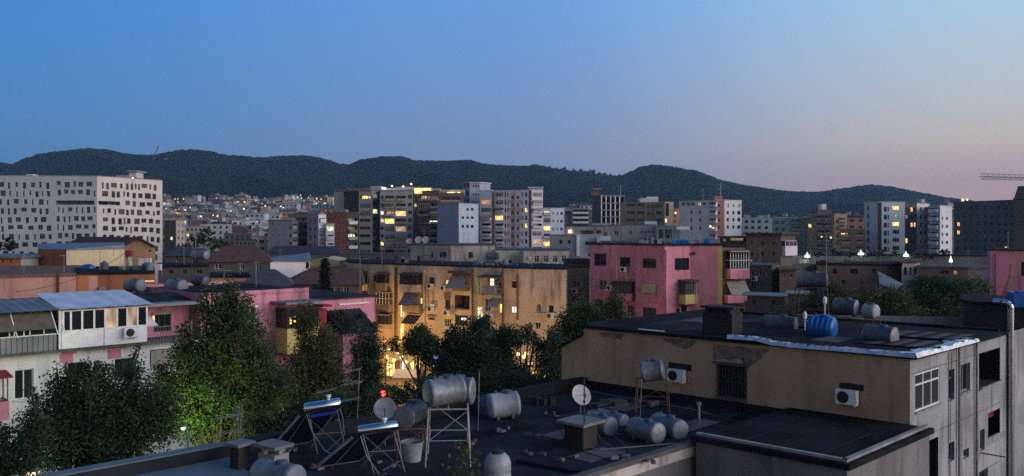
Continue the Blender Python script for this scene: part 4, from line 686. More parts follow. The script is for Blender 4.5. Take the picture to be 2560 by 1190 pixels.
B = Bld('house', 'low dusky pink house with one lit doorway right of the trees', [(2300, 104), (2420, 102), (2468, 102)], (1, 672), ['w_brown', 'w_greyd'], roof='concd', depth=7); B.grid(0, [(2350, 2374), (2384, 2394)], [(676, 686)], fm='fgrey', lit={(1, 0): 'Ldim'}); B.done()
m = MB(); a = P(2194, 680, 104); b = P(2258, 712, 100); c = P(2236, 727, 97); d = P(2200, 712, 99); t_ = Vector((0, .05, .12)); m.poly([a, d, c, b]); m.poly([a + t_, b + t_, c + t_, d + t_]); m.tube(P(2200, 690, 102), P(2200, 690, 102) - Vector((0, 0, 6)), .12, 5); m.tube(P(2240, 715, 99), P(2240, 715, 99) - Vector((0, 0, 6)), .12, 5); m.build('sheet_roof', 'sheet', label='tilted blue grey metal sheet roof above the right hand trees', cat='roof')
B = Bld('apartment_block', 'pink red block with slanting orange stripe at the right edge', [(2468, 84), (2476, 82), (2640, 80)], (1, 626), ['w_mag', 'w_mag'], roof='tar2', depth=10, cap=.1); B.box('balcony_parapet', 0, 2461, 700, 2476, 724, 'w_yel', .7); stripe(B, 1, [(2504, 748), (2522, 690), (2526, 660)], .16, 'w_orange2'); stripe(B, 1, [(2528, 716), (2540, 672), (2555, 640)], .16, 'w_peach'); B.box('drainpipe', 1, 2489, 632, 2492, 745, 'w_mag', .12); B.win(1, 2553, 655, 2580, 690, nv=1, fm='fdark'); B.done()
# -- left: white and pink building along the street
def onb(px, off=0.0):
    k = (px - 1280) / F; p = SP - NS * off; t = (k * p.y - p.x) / (BX.x - k * BX.y); return p + BX * t
def pxY(v): return (1280 + v.x / v.y * F, v.y)
def fchain(pts, off=0.0): return [pxY(onb(x, off)) for x in pts]
B = Bld('apartment_block', 'white and pink street block with glazed top balcony, tin roof and pink painted squares', fchain([-170, 500]), (0, 760), 'w_whitep', roof=None, depth=(-8.3, 8.6), split=True, z1=13.35)
f = B.F[0]
for x0, y0, x1, y1 in ((155, 861, 190, 885), (149, 887, 182, 909), (276, 851, 311, 872), (270, 875, 302, 898), (-8, 1006, 20, 1042), (428, 1050, 470, 1084)): B.box('painted_square', 0, x0, y0, x1, y1, 'w_mag', .012)
B.win(0, 37, 926, 84, 1000, nv=1, fm='white', sill=True); B.win(0, 168, 909, 211, 960, nv=1, fm='fdark'); B.win(0, 286, 899, 327, 945, nv=1, fm='fdark'); B.log(0, 375, 876, 460, 950, par='w_whitep', ph=.9, deep=1.3, inner='w_grey'); B.box('roller_screen', 0, 376, 878, 459, 925, 'awng', .03); B.win(0, 40, 1080, 84, 1150, nv=1, fm='white'); B.win(0, 168, 1060, 211, 1110, nv=1, fm='fdark')
B.cage(0, -30, 933, 8, 1000, 'fbrown', 1.1, 3, 1, 'awnr', 'w_mag', 1.0, None)
# top storey, set back behind the terrace
W2 = Fac(*(f.A - f.n * 1.5, f.B - f.n * 1.5)); B.F.append(W2)
mb = MB(); B.wall.append('w_mag2'); B.win(1, 384, 786, 428, 830, nv=2, nh=0, fm='fdark'); B.box('lintel', 1, 380, 781, 430, 787, 'conc', .12); B.box('glowing_jamb', 1, 381, 789, 385.5, 812, 'Lyel', .06)  # jamb given its own glow instead of lamplight on it
wall_grid(mb, W2, 13.35, 15.55, 0); mb.poly([f.pt(0, 13.353), f.pt(f.L, 13.353), f.pt(f.L, 13.353, -1.5), f.pt(0, 13.353, -1.5)], 1); mb.build('top_wall', ['w_mag2', 'concd'], B.root)
F0 = f
def fbox(name, b, f, x0, x1, z0, z1, mat, o0, o1, parent=None):
    u0 = f.uv(x0, 700)[0]; u1 = f.uv(x1, 700)[0]; m = MB(); m.obox(f.pt(u0, z0, o0), (f.d * (u1 - u0)).to_3d(), (f.n * (o1 - o0)).to_3d(), (0, 0, z1 - z0)); return m.build(name, mat, parent or b.root)
fbox('terrace_slab', B, f, -100, 475, 13.2, 13.345, 'concd', -.2, .62)
# glazed white balcony: panel, posts, seven panes
fbox('balcony_panel', B, f, 147, 357, 13.36, 14.32, 'white', .45, .55)
fr = MB(); pn = MB(); ln = MB(); ui = [f.uv(x, 700)[0] for x in (151, 170, 198, 228, 255, 285, 310, 336, 359)]
for i, u in enumerate(ui): fr.obox(f.pt(u - .05, 14.325, .44), (f.d * .1).to_3d(), (f.n * .1).to_3d(), (0, 0, 1.2))
for z in (14.325, 15.46): fr.obox(f.pt(ui[0], z, .46), (f.d * (ui[-1] - ui[0])).to_3d(), (f.n * .06).to_3d(), (0, 0, .07))
fo = fr.build('balcony_glazing', 'white', B.root)
for i in range(8):
    lit = {4: 'Ldim', 6: 'Ldim'}.get(i)
    q = MB(); q.obox(f.pt(ui[i] + .05, 14.39, .47), (f.d * (ui[i + 1] - ui[i] - .1)).to_3d(), (f.n * .02).to_3d(), (0, 0, 1.07)); q.build('pane', lit or 'gl', fo)
fbox('balcony_joint', B, f, 251.5, 253, 13.36, 14.32, 'fgrey', .55, .56); fbox('balcony_end', B, f, 357, 359, 13.36, 15.5, 'white', -1.4, .52); fbox('post', B, f, 140, 147, 13.36, 15.6, 'white', .3, .5); fbox('post', B, f, 361, 364, 13.36, 15.6, 'white', -.1, .05)
u, z = f.uv(316, 820); m = MB(); m.obox(f.pt(u - .42, 13.75, .62), (f.d * .84).to_3d(), (f.n * .3).to_3d(), (0, 0, .56)); m.obox(f.pt(u - .4, 13.7, .55), (f.d * .05).to_3d(), (f.n * .37).to_3d(), (0, 0, .05)); m.obox(f.pt(u + .35, 13.7, .55), (f.d * .05).to_3d(), (f.n * .37).to_3d(), (0, 0, .05)); o = m.build('air_conditioner', 'white', B.root); m = MB(); m.lathe([(.24, 0), (.24, .012), (.06, .02), (.001, .02)], f.pt(u - .1, 14.03, .925), f.n.to_3d(), 18); m.build('fan_grille', 'black', o)
# left balcony: corrugated parapet, sloping mesh screen on struts
cb = MB(); ua, ub = f.uv(-110, 700)[0], f.uv(134, 700)[0]; n = int((ub - ua) / .13)
for i in range(n):
    a0 = ua + (ub - ua) * i / n; a1 = ua + (ub - ua) * (i + 1) / n; e = .05 if i % 2 else 0
    cb.poly([f.pt(a0, 13.3, .5 + e), f.pt(a1, 13.3, .5 + e), f.pt(a1, 14.22, .5 + e), f.pt(a0, 14.22, .5 + e)]); cb.poly([f.pt(a1, 13.3, .5 + e), f.pt(a1, 13.3, .55 - e), f.pt(a1, 14.22, .55 - e), f.pt(a1, 14.22, .5 + e)])
cb.build('corrugated_parapet', 'sheet', B.root)
fr = MB()
for x in (-60, 16, 28, 52, 67, 102): uu = f.uv(x, 700)[0]; fr.obox(f.pt(uu, 14.22, .46), (f.d * .06).to_3d(), (f.n * .05).to_3d(), (0, 0, .75))
fr.obox(f.pt(ua, 14.22, .45), (f.d * (ub - ua)).to_3d(), (f.n * .06).to_3d(), (0, 0, .06)); fr.build('balcony_glazing', 'white', B.root); fbox('pane', B, f, -109, 132, 14.28, 14.95, 'gl', .4, .42)
sc = MB(); sc.poly([f.pt(ua, 15.5, .5), f.pt(ub - .2, 15.5, .5), f.pt(ub - .2, 14.62, 1.0), f.pt(ua, 14.62, 1.0)]); sc.poly([f.pt(ua, 15.48, .48), f.pt(ua, 14.6, .98), f.pt(ub - .2, 14.6, .98), f.pt(ub - .2, 15.48, .48)]); sc.build('screen', 'awnd', B.root)
sx = MB()
for x in (18, 119, 138): uu = f.uv(x, 700)[0]; sx.tube(f.pt(uu, 15.6, .55), f.pt(uu + .25, 14.25, 1.05), .03, 5)
sx.build('strut', 'white', B.root)
# roofs: two bays of tin sheet
def tin(name, x0, x1, ze, zr, oe, orr, mat, pitch=.24):
    a, b = f.uv(x0, 700)[0], f.uv(x1, 700)[0]; m = MB(); n = max(4, int((b - a) / pitch))
    for i in range(n):
        p, q = a + (b - a) * i / n, a + (b - a) * (i + 1) / n; k0, k1 = (.035, 0) if i % 2 else (0, .035)
        for e in (0, -.03): m.poly([f.pt(p, ze + k0 + e, oe), f.pt(q, ze + k1 + e, oe), f.pt(q, zr + k1 + e, orr), f.pt(p, zr + k0 + e, orr)])
    return m.build(name, mat, B.root)
tin('tin_roof', -120, 141, 15.62, 16.05, 1.0, -3.2, 'sheet'); tin('tin_roof', 139, 372, 15.62, 16.25, .85, -4.2, 'sheetw', .5); tin('tin_roof', 372, 502, 15.55, 15.95, -.9, -4, 'tar', .5)
m = MB(); m.prism([tuple(f.pt(0, 0, -1.5).xy), tuple(f.pt(f.L, 0, -1.5).xy), tuple(f.pt(f.L, 0, -11).xy), tuple(f.pt(0, 0, -11).xy)], 15.35, 15.55); m.build('flat_roof', 'tar2', B.root); fbox('gutter', B, f, 139, 500, 15.42, 15.58, 'fgrey', -1.4, .3)
rl = MB(); ua2, ub2 = f.uv(372, 700)[0], f.uv(470, 700)[0]
for i in range(15): u = ua2 + (ub2 - ua2) * i / 14; rl.tube(f.pt(u, 13.35, .5), f.pt(u, 14.2, .5), .014, 4)
rl.tube(f.pt(ua2, 14.2, .5), f.pt(ub2, 14.2, .5), .022, 5); rl.tube(f.pt(ub2, 13.35, .5), f.pt(ub2, 14.5, .5), .05, 5); rl.build('railing', 'fgrey', B.root)
F2 = B.F.pop(); w_ = B.wall.pop(); B.done()
m = MB(); p = f.pt(f.uv(375, 700)[0], 13.36, -.5); m.lathe([(.02, 1.5), (.35, 1.25), (.62, .9), (.66, .86)], p, (0, 0, 1), 12); m.tube(p, p + Vector((0, 0, 1.5)), .03, 5); m.build('parasol', 'cloth', label='closed grey parasol on the terrace beside the white glazed balcony', cat='parasol')
# pink continuation
B = Bld('apartment_block', 'magenta block beyond the tall tree with boxed balcony above a yellow panel', fchain([502, 772]), (1, 719), 'w_mag2', roof=None, depth=(-8, 8.3), split=True)
B.win(0, 614, 770, 640, 806, nv=1, fm='white', sill=True); B.box('lintel', 0, 612, 764, 642, 769, 'white', .15); B.box('cornice', 0, 610, 733, 770, 736, 'w_mag2', .1); B.win(0, 531, 790, 546, 830, nv=1, fm='white')
B.cage(0, 690, 768, 768, 818, 'fdark', 1.6, 3, 1, None, 'w_yel', 1.7, 'gl'); B.box('glowing_post', 0, 696, 789, 698.5, 806, 'Lyel', 1.62); B.box('glowing_post', 0, 706, 787, 708.5, 804, 'Lyel', 1.62)  # posts emit the yellow light that would fall on them
fbox('metal_canopy', B, B.F[0], 676, 775, 15.18, 15.3, 'sheet', -.05, 2.2); B.box('downpipe', 0, 497, 748, 501, 840, 'w_mag2', .12); c_ = B.F[0]; fbox('roof_edge', B, c_, 590, 772, 16.0, 16.12, 'tar', -1.5, -.35)
m = MB(); q = B.F[0]; m.prism([tuple(q.pt(.02, 0, -.35).xy), tuple(q.pt(q.L - .02, 0, -.35).xy), tuple(q.pt(q.L - .02, 0, -10).xy), tuple(q.pt(.02, 0, -10).xy)], B.z1 - .3, B.z1 - .12); m.build('flat_roof', 'tar2', B.root); B.done()
B = Bld('apartment_block', 'lower magenta block end with corrugated lean-to roof beside the tan block', fchain([776, 938]), (0, 752), 'w_mag', roof='tar', depth=(-7, 7.3), split=True, cap=.12)
B.win(0, 818, 783, 832, 815, nv=1, nh=1, fm='white', sill=True); B.box('cornice', 0, 846, 759, 920, 763, 'white', .12); q = B.F[0]
m = MB(); a, b = q.uv(812, 770)[0], q.uv(900, 770)[0]; n = 18
for i in range(n):
    p0, p1 = a + (b - a) * i / n, a + (b - a) * (i + 1) / n; k0, k1 = (.05, 0) if i % 2 else (0, .05)
    for e in (0, -.03): m.poly([q.pt(p0, 12.9 + k0 + e, 2.4), q.pt(p1, 12.9 + k1 + e, 2.4), q.pt(p1, 14.35 + k1 + e, .02), q.pt(p0, 14.35 + k0 + e, .02)])
m.build('lean_to_roof', 'tar', B.root); fbox('lean_to_wall', B, q, 815, 896, 9, 12.85, 'w_mag2', .01, 2.2); fbox('balcony_wall', B, q, 780, 800, 12.6, 14.6, 'awnr', .01, .9); fbox('satellite_box', B, q, 783, 806, 14.75, 14.9, 'awnr', .01, 1.3); B.done()
# -- behind it on the left
B = Bld('apartment_block', 'salmon pink wall with a dark drainpipe behind the tin roofs', [(-60, 72), (144, 75), (190, 76)], (1, 691), ['w_salmon', 'w_salmon'], roof='rust', depth=12, cap=.25); B.box('drainpipe', 0, 143.5, 684, 149, 730, 'fbrown', .3); B.box('vent_strip', 0, -30, 690, 40, 694, 'fdark', .1); B.done()
B = Bld('apartment_block', 'orange walled upper floor behind the rooftop water tanks', [(191, 76), (248, 77), (384, 78)], (1, 686), ['w_orange2', 'w_orange2'], roof='tar2', depth=14); B.win(0, 222, 690, 246, 727, nv=0, fm=None, gm='w_salmon', rec=.05); B.win(0, 248 - 3, 716, 247, 728, nv=0); B.box('grey_box', 1, 250, 716, 262, 729, 'fgrey', .3); B.win(1, 360, 700, 386, 706, nv=0, lit='Lyel'); B.done()
B = Bld('apartment_block', 'sun warmed orange parapet band left of the peach house', [(-60, 84), (205, 86)], (1, 676), 'w_orange2', roof='rust', depth=7, cap=.3); B.done()
B = Bld('house', 'rooftop house with orange end wall, cream side wall and grey sheet roof', [(95, 96), (166, 92), (312, 99)], (1, 627), ['w_orange2', 'w_cream'], roof=None, cat='house', depth=9); B.grid(0, [(131, 134), (145, 147)], [(632, 648)], nv=0, fm=None); B.done()
m = MB(); pp = B.poly; z = B.z1; up = [0, 0, .4, .6, .5]
pts = [Vector((p.x, p.y, z + u)) for p, u in zip(pp, up)]; e = Vector((0, 0, .15)); m.poly([p + e for p in pts]); m.poly([p for p in reversed(pts)])
for i in range(5): a, b = pts[i], pts[(i + 1) % 5]; m.poly([a, b, b + e, a + e]); a0, b0 = Vector((pp[i].x, pp[i].y, z)), Vector((pp[(i + 1) % 5].x, pp[(i + 1) % 5].y, z)); m.poly([a0, b0, b, a])
m.build('sheet_roof', 'sheet', B.root)
B = Bld('house', 'low rooftop house with orange and grey walls under blue sheet roof', [(-60, 92), (53, 92), (96, 95)], (1, 645), ['w_orange2', 'w_grey'], roof='sheet', depth=9, over=.5); B.grid(0, [(24, 30), (4, 10)], [(650, 656)], nv=0, fm=None); B.done()
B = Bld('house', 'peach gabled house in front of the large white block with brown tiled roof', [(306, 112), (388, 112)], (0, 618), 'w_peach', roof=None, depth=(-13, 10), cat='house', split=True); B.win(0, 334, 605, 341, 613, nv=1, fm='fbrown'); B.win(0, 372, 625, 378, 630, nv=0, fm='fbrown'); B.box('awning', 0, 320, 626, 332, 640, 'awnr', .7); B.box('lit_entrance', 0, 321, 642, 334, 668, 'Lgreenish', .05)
a, b = P(304, 619, 111.5), P(390, 619, 111.5); ap = P(348, 596, 111.5); D = Vector((-13, 10, 0)); m = MB(); m.poly([P(306, 618, 112), P(388, 618, 112), P(348, 597.5, 112)]); m.build('gable', 'w_peach', B.root)
m = MB(); t = Vector((0, 0, .18))
for p, q in ((a, ap), (b, ap)): m.poly([p + t, q + t, q + D + t, p + D + t]); m.poly([p, p + D, q + D, q]); m.poly([p, q, q + t, p + t])
m.build('roof', 'tile', B.root); B.done(); roofbox(B, 'chimney', 300, 308, 603, 614, 116, 'w_brown', 1.5)
# -- dark roofs in the middle left
def hiproof(label, chain, top, hts, wall, roof, ridge, depth=8, cat='house', wins=(), lit={}, split=False, **k):
    b = Bld('house', label, chain, top, wall, roof=None, depth=depth, cat=cat, split=split, **k)
    for w in wins: b.win(*w[:5], **(w[5] if len(w) > 5 else {}))
    b.done(); p = [Vector((q.x, q.y, b.z1)) for q in b.poly]; c = sum(b.poly, Vector((0, 0))) / len(b.poly); e = [q + ((q.xy - c).normalized() * .5).to_3d() for q in p]
    n = len(e); mid = [(e[0] + e[-1]) / 2, (e[n - 3] + e[n - 2]) / 2]; r0 = mid[0].lerp(mid[1], ridge[0]) + Vector((0, 0, hts)); r1 = mid[0].lerp(mid[1], ridge[1]) + Vector((0, 0, hts)); m = MB()
    m.poly(e[:n - 2] + [r1, r0]); m.poly([e[n - 2], e[n - 1], r0, r1]); m.poly([e[n - 3], e[n - 2], r1]); m.poly([e[n - 1], e[0], r0]); m.poly([q - Vector((0, 0, .02)) for q in reversed(e)]); m.build('roof', roof, b.root); return b
hiproof('dark brown hip roofed house among the low roofs left of centre', [(540, 128), (668, 128)], (0, 641), 1.5, 'w_brown', 'tile', (.2, .75), 10, wins=[(0, 552, 648, 566, 664), (0, 620, 650, 634, 662), (0, 650, 650, 660, 660)])
hiproof('long dim house with two dark doorways behind the black slate roof', [(520, 112), (676, 112)], (0, 655), 1.2, 'w_old', 'tile', (.1, .9), 7, wins=[(0, 536, 660, 554, 672, {'gm': 'gl2'}), (0, 600, 662, 610, 674), (0, 640, 662, 652, 676)])
hiproof('black slate roofed house above the magenta roof', [(616, 82), (728, 86)], (1, 712), 1.5, 'w_old', 'slate', (.12, .62), 9)
hiproof('wide brown tile roofed house behind the dark cypress', [(728, 100), (905, 98)], (1, 712), 1.7, 'w_brown', 'tile', (.3, .95), 12, wins=[(0, 740, 718, 760, 735), (0, 835, 718, 848, 735), (0, 858, 718, 872, 735)])
B = Bld('shop', 'long white plastered wall with grey sheet roof left of the lit yellow gable', [(674, 122), (774, 126)], (0, 653), 'w_pinkw', roof=None, depth=10, cat='building'); B.win(0, 764, 655, 773, 672, nv=0, fm='fdark'); B.done(); m = MB(); p = [Vector((q.x, q.y, B.z1)) for q in B.poly]; m.poly([p[0] + Vector((-.4, -.4, .02)), p[1] + Vector((.4, -.4, .02)), p[2] + Vector((0, 0, .9)), p[3] + Vector((0, 0, .3))]); m.poly([p[0] + Vector((-.4, -.4, -.1)), p[3], p[2], p[1] + Vector((.4, -.4, -.1))]); m.build('sheet_roof', 'sheet', B.root)
B = Bld('house', 'lamp lit yellow gable wall above an orange brick base', [(772, 128), (850, 126)], (0, 666), 'w_brown', roof=None, depth=9); B.done(); m = MB(); q = [P(772, 668, 127.7), P(849, 667, 125.7), P(849, 652, 125.7), P(806, 644, 126.7), P(772, 652, 127.7)]; m.poly(q); m.poly([v + Vector((0, 9, 0)) for v in reversed(q)]); m.poly([q[3], q[2], q[2] + Vector((0, 9, 0)), q[3] + Vector((0, 9, 0))]); m.poly([q[4], q[3], q[3] + Vector((0, 9, 0)), q[4] + Vector((0, 9, 0))]); m.build('gable', 'w_cream', B.root); roofbox(B, 'brick_base', 770, 800, 668, 690, 126, 'w_orange2', 2)
B = Bld('house', 'dim flat roofed houses behind the rooftop tanks with white sheet screens', [(395, 98), (520, 98)], (0, 668), 'w_old', roof='tar2', depth=8); B.grid(0, [(420, 432), (455, 467), (490, 505)], [(674, 684)], fm='fgrey'); B.done(); roofbox(B, 'white_screen', 346, 376, 645, 672, 96, 'w_pinkw', .3); roofbox(B, 'white_screen', 378, 402, 660, 676, 95, 'w_pinkw', .3)
B = Bld('house', 'narrow strip of wall lit orange behind the tree tip', [(527, 84), (625, 84)], (0, 694), 'w_peach', roof='tar2', depth=6); B.done()  # orange light put into the peach wall colour
hiproof('dark old house with tile roof left of the hip roofed one', [(415, 140), (530, 140)], (0, 640), 1.2, 'w_old', 'slate', (.2, .8), 9, wins=[(0, 440, 648, 450, 658), (0, 480, 648, 494, 660)])
hiproof('low dark roofs at the foot of the red brown block', [(672, 170), (850, 168)], (0, 634), 1.5, 'w_greyd', 'slate', (.1, .9), 8)
B = Bld('apartment_block', 'dim blocks at the foot of the long dark row', [(850, 190), (1030, 186)], (0, 636), 'w_greyd', roof='concd', depth=8); B.grid(0, [(862, 872), (900, 910), (940, 950), (985, 995)], [(642, 650)], fm='fgrey', lit={}); B.done()
B = Bld('apartment_block', 'pinkish beige slab block low down beside the large white block', [(410, 270), (440, 266), (462, 268)], (1, 552), ['w_brown', 'w_beige'], roof='conc', depth=10); B.grid(0, [(415, 420), (426, 431)], rows(560, 16, 4, 8), nv=0, fm='fgrey', lit={(1, 2): 'Lbulb'}); B.grid(1, [(444, 448), (454, 458)], rows(560, 16, 4, 7), nv=0, fm='fgrey'); B.done()
for i, (xa, xb, Y, yt, mat, lab) in enumerate(((462, 520, 330, 566, 'w_beige', 'beige low block with two rows of windows above the distant trees'), (500, 580, 350, 560, 'w_pale', 'cream block with a brightly lit ground window above the distant trees'), (560, 630, 300, 585, 'w_greyd', 'grey sheet roofed block behind the distant trees'), (585, 640, 260, 600, 'w_old', 'low dark house between the distant trees and the green sheet roof'))):
    B = Bld('apartment_block', lab, [(xa, Y), (xb, Y)], (0, yt), mat, roof=['conc', 'concd', 'sheet', 'slate'][i], depth=10); n = 5; B.grid(0, [(xa + 4 + k * (xb - xa - 6) / n, xa + 4 + k * (xb - xa - 6) / n + 6) for k in range(n)], rows(yt + 5, 13, 3, 7), nv=0, fm='fgrey', lit={(i % 4, 1): 'Lyel'} if i < 2 else {}); B.done()
# ---------------------------------------------------------------- the near block: low flat roof, ochre top storey behind it
ZR, ZT = 12.2, 15.16
Lc, Cc = G(1460, 820, ZT), G(2275, 897, ZT); BD = BX
Yc = Cc.y; Rc = Cc.xy + BD * 10.9
B = Bld('apartment_block', 'near block with ochre top storey, dark flat roofs and peeling pale side wall', [pxY(Lc.xy + Vector((-.02, .017))), (1460, Lc.y), (2275, Yc), pxY(Rc)], (1, 820), ['w_ochre', 'w_ochre', 'w_old2'], roof=None, depth=tuple(BD * 10.9), split=True, z1=ZT)
fa, fb = B.F[1], B.F[2]
# ochre wall
B.win(1, 1792, 908, 1866, 988, nv=1, fm='fdark', rec=.15); u0, z_ = fa.uv(1788, 908); u1, _ = fa.uv(1868, 908); zb = fa.uv(1792, 988)[1]; m = MB()
for i in range(10): u = u0 + (u1 - u0) * (i + .5) / 10; m.tube(fa.pt(u, zb, .06), fa.pt(u, z_, .06), .013, 4)
for k in (.02, .5, .98): m.tube(fa.pt(u0, zb + (z_ - zb) * k, .06), fa.pt(u1, zb + (z_ - zb) * k, .06), .014, 4)
m.build('window_bars', 'fdark', B.root); B.box('lintel_hood', 1, 1786, 901, 1870, 906, 'concd', .2); B.box('sill', 1, 1788, 990, 1868, 993, 'concd', .12)
B.ac(1, 1698, 937, .82, .56); B.ac(1, 2123, 990, .82, .56); B.box('dark_hole_plate', 1, 1672, 905, 1729, 920, 'dark', .015); B.box('dark_hole_plate', 1, 2098, 954, 2158, 972, 'dark', .015)  # flat dark plates stand in for shaded holes above the units
def patch(f, pts, mat, name='bare_plaster', seed=1, out=.004):
    g = random.Random(seed); q = [f.uv(*p) for p in pts]; e = []
    for (a, b), (c, d) in zip(q, q[1:] + q[:1]):
        for i in range(6): t = i / 6; e.append((a + (c - a) * t + g.uniform(-.07, .07), b + (d - b) * t + g.uniform(-.06, .06)))
    cu = sum(p[0] for p in e) / len(e); cz = sum(p[1] for p in e) / len(e); m = MB()
    for a, b in zip(e, e[1:] + e[:1]): m.poly([f.pt(cu, cz, out), f.pt(a[0], a[1], out), f.pt(b[0], b[1], out)])
    m.build(name, mat, B.root)
patch(fa, [(1650, 845), (1740, 850), (1725, 872), (1690, 868)], 'plaster', seed=2); patch(fa, [(1785, 862), (1925, 872), (1890, 905), (1868, 925), (1862, 900), (1780, 898)], 'plaster', seed=3, out=.003); patch(fa, [(1500, 830), (1560, 834), (1552, 848), (1505, 842)], 'plaster', seed=4)
for i in range(9):
    x = 1470 + i * 88; y = 975 + i * 13; patch(fa, [(x - 8, y + 8 - 2 * i), (x + 40, y - 8 + (i % 3) * 5), (x + 92, y + 14), (x + 92, y + 60), (x - 8, y + 60)], 'concd', 'damp_stain', 20 + i, .003 + .001 * (i % 2))
wx = G(1404, 958, ZR).xy; m = MB(); m.poly([(wx.x, wx.y, ZR - 1), (Lc.x, Lc.y, ZR - 1), (Lc.x, Lc.y, ZT - .35), (wx.x, wx.y, P(0, 868, wx.y).z)]); bk = (BD * 3).to_3d(); z9 = P(0, 868, wx.y).z
m.poly([(wx.x + bk.x, wx.y + bk.y, ZR - 1), (wx.x, wx.y, ZR - 1), (wx.x, wx.y, z9), (wx.x + bk.x, wx.y + bk.y, z9)]); m.build('side_wall', 'w_ochre', B.root); m = MB(); dv = Vector((Lc.x - wx.x, Lc.y - wx.y, ZT - .35 - z9)); m.obox(Vector((wx.x, wx.y, z9 + .01)) - dv * .06 - bk * .06, dv * 1.05, bk * 1.05, (0, 0, .09)); m.build('side_roof', 'tar2', B.root)
# side facade
B.win(2, 2288, 935, 2349, 1031, nv=2, nh=1, fm='white', rec=.08, gm='gl3', sill=True); B.win(2, 2371, 925, 2386, 1003, nv=0, nh=1, fm='fgrey'); B.win(2, 2400, 913, 2425, 984, nv=1, fm='fgrey', sill=True)
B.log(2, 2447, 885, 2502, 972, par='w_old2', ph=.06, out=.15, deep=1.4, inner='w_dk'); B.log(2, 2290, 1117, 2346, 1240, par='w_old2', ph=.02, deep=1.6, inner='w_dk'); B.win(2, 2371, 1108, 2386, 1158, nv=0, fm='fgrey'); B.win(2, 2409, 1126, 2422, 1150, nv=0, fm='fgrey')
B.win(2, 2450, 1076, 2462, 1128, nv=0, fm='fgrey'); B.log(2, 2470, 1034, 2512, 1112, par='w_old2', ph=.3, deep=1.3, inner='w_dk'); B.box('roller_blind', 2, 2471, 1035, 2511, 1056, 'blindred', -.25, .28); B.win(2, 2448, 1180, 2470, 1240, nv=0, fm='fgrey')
for x in (2392, 2436): u = fb.uv(x, 900)[0]; m = MB(); m.tube(fb.pt(u, 2, .1), fb.pt(u, 15.1, .1), .055, 8); m.build('drainpipe', 'pipe' if x > 2400 else 'fgrey', B.root)
u = fb.uv(2370, 900)[0]; m = MB(); m.wire([fb.pt(u, 15, .03), fb.pt(u, 11, .03), fb.pt(u + .12, 9, .03), fb.pt(u, 4, .03)], .014); m.wire([fb.pt(u + .35, 15, .03), fb.pt(u + .2, 12, .03), fb.pt(u + .3, 5, .03)], .012); m.build('cable', 'fdark', B.root)
m = MB(); [m.obox(fb.pt(0.05, z, .0), (fb.d * (fb.L - .1)).to_3d(), (fb.n * .012).to_3d(), (0, 0, .02)) for z in (14.55, 11.95, 9.2)]; m.build('panel_joint', 'concd', B.root)
u = fb.uv(2450, 1140)[0]; m = MB(); m.tube(fb.pt(u, 10.1, 0), fb.pt(u, 10.1, 1.0), .03, 6); m.build('bracket', 'fdark', B.root)
# top roof: slab with lip, torn metal flashing, tin sheets lying on it
pl = [Lc.xy, Cc.xy, Rc, Lc.xy + BD * 10.9]; cen = sum(pl, Vector((0, 0))) / 4
m = MB(); m.prism([p + (p - cen).normalized() * .35 for p in pl], ZT + .004, ZT + .16); m.build('roof', 'tar2', B.root)
def alongroof(s, t): a = Lc.xy.lerp(Cc.xy, s) + BD * 10.9 * t; return Vector((a.x, a.y, ZT + .16))
def flash(pts, w):
    m = MB(); g = random.Random(5); n = len(pts)
    for i, (a, b) in enumerate(zip(pts, pts[1:])):
        a, b = Vector(a), Vector(b); nn = Vector((-(b - a).y, (b - a).x, 0)).normalized()
        k = 8; top0 = top1 = None
        for j in range(k):
            p, q = a.lerp(b, j / k), a.lerp(b, (j + 1) / k); h0, h1 = g.uniform(.0, .1), g.uniform(.0, .1); w0 = w * g.uniform(.6, 1.5) if top1 is None else top1; w1 = w * g.uniform(.6, 1.5); top1 = w1
            m.poly([p - nn * .06 - Vector((0, 0, .09)), q - nn * .06 - Vector((0, 0, .09)), q + Vector((0, 0, h1 + .02)), p + Vector((0, 0, h0 + .02))]); m.poly([p + Vector((0, 0, h0 + .02)), q + Vector((0, 0, h1 + .02)), q + nn * w1 + Vector((0, 0, .03)), p + nn * w0 + Vector((0, 0, .03))])
    m.build('metal_flashing', 'fl', B.root)
e = .4
def rim(s, t): a = Lc.xy.lerp(Cc.xy, s) + BD * 10.9 * t; a = a + (a - cen).normalized() * .32; return Vector((a.x, a.y, ZT + .17))
flash([rim(.52, 0) + Vector((0, 0, .10)), rim(.60, 0) + Vector((0, 0, .12)), rim(.645, 0), rim(.70, 0) + Vector((0, 0, -.03)), rim(.85, 0), rim(1, 0)], .38); flash([rim(1, 0), rim(1, .3), rim(1, .62)], .6)
m = MB(); p = rim(.22, .02); q = rim(.31, .02); m.obox(p, q - p, (.1, .16, 0), (0, 0, .03)); m.build('loose_strip', 'sheetw', B.root)
g = random.Random(8)
for i in range(14):
    s, t = (.80 + .025 * (i % 7), .18 + .3 * (i // 7)); a = alongroof(s, t) + Vector((0, 0, .012 + .004 * i)); m = MB(); m.obox(a, (BD * 2.6).to_3d(), (AX * .62).to_3d() + Vector((0, 0, .03)), (0, 0, .012)); m.build('tin_sheet', 'concd' if i % 2 else 'tar', B.root)
for i in range(9):
    a = alongroof(.30 + .05 * (i % 5), .55 + .22 * (i // 5)) + Vector((0, 0, .01 + .004 * i)); m = MB(); m.obox(a, (BD * 2.2).to_3d(), (AX * .8).to_3d() + Vector((0, 0, .03)), (0, 0, .012)); m.build('tin_sheet', ['tar', 'tar2', 'concd'][i % 3], B.root)
m = MB(); p = G(1806, 832, ZT + .16); m.box((p.x, p.y, ZT + .17), 1.5, 1.0, .95, -.75); 
for i in range(4): m.box((p.x + (i - 1.5) * .36 * .73, p.y - (i - 1.5) * .36 * .68, ZT + 1.12), .2, .9, .2, -.75)
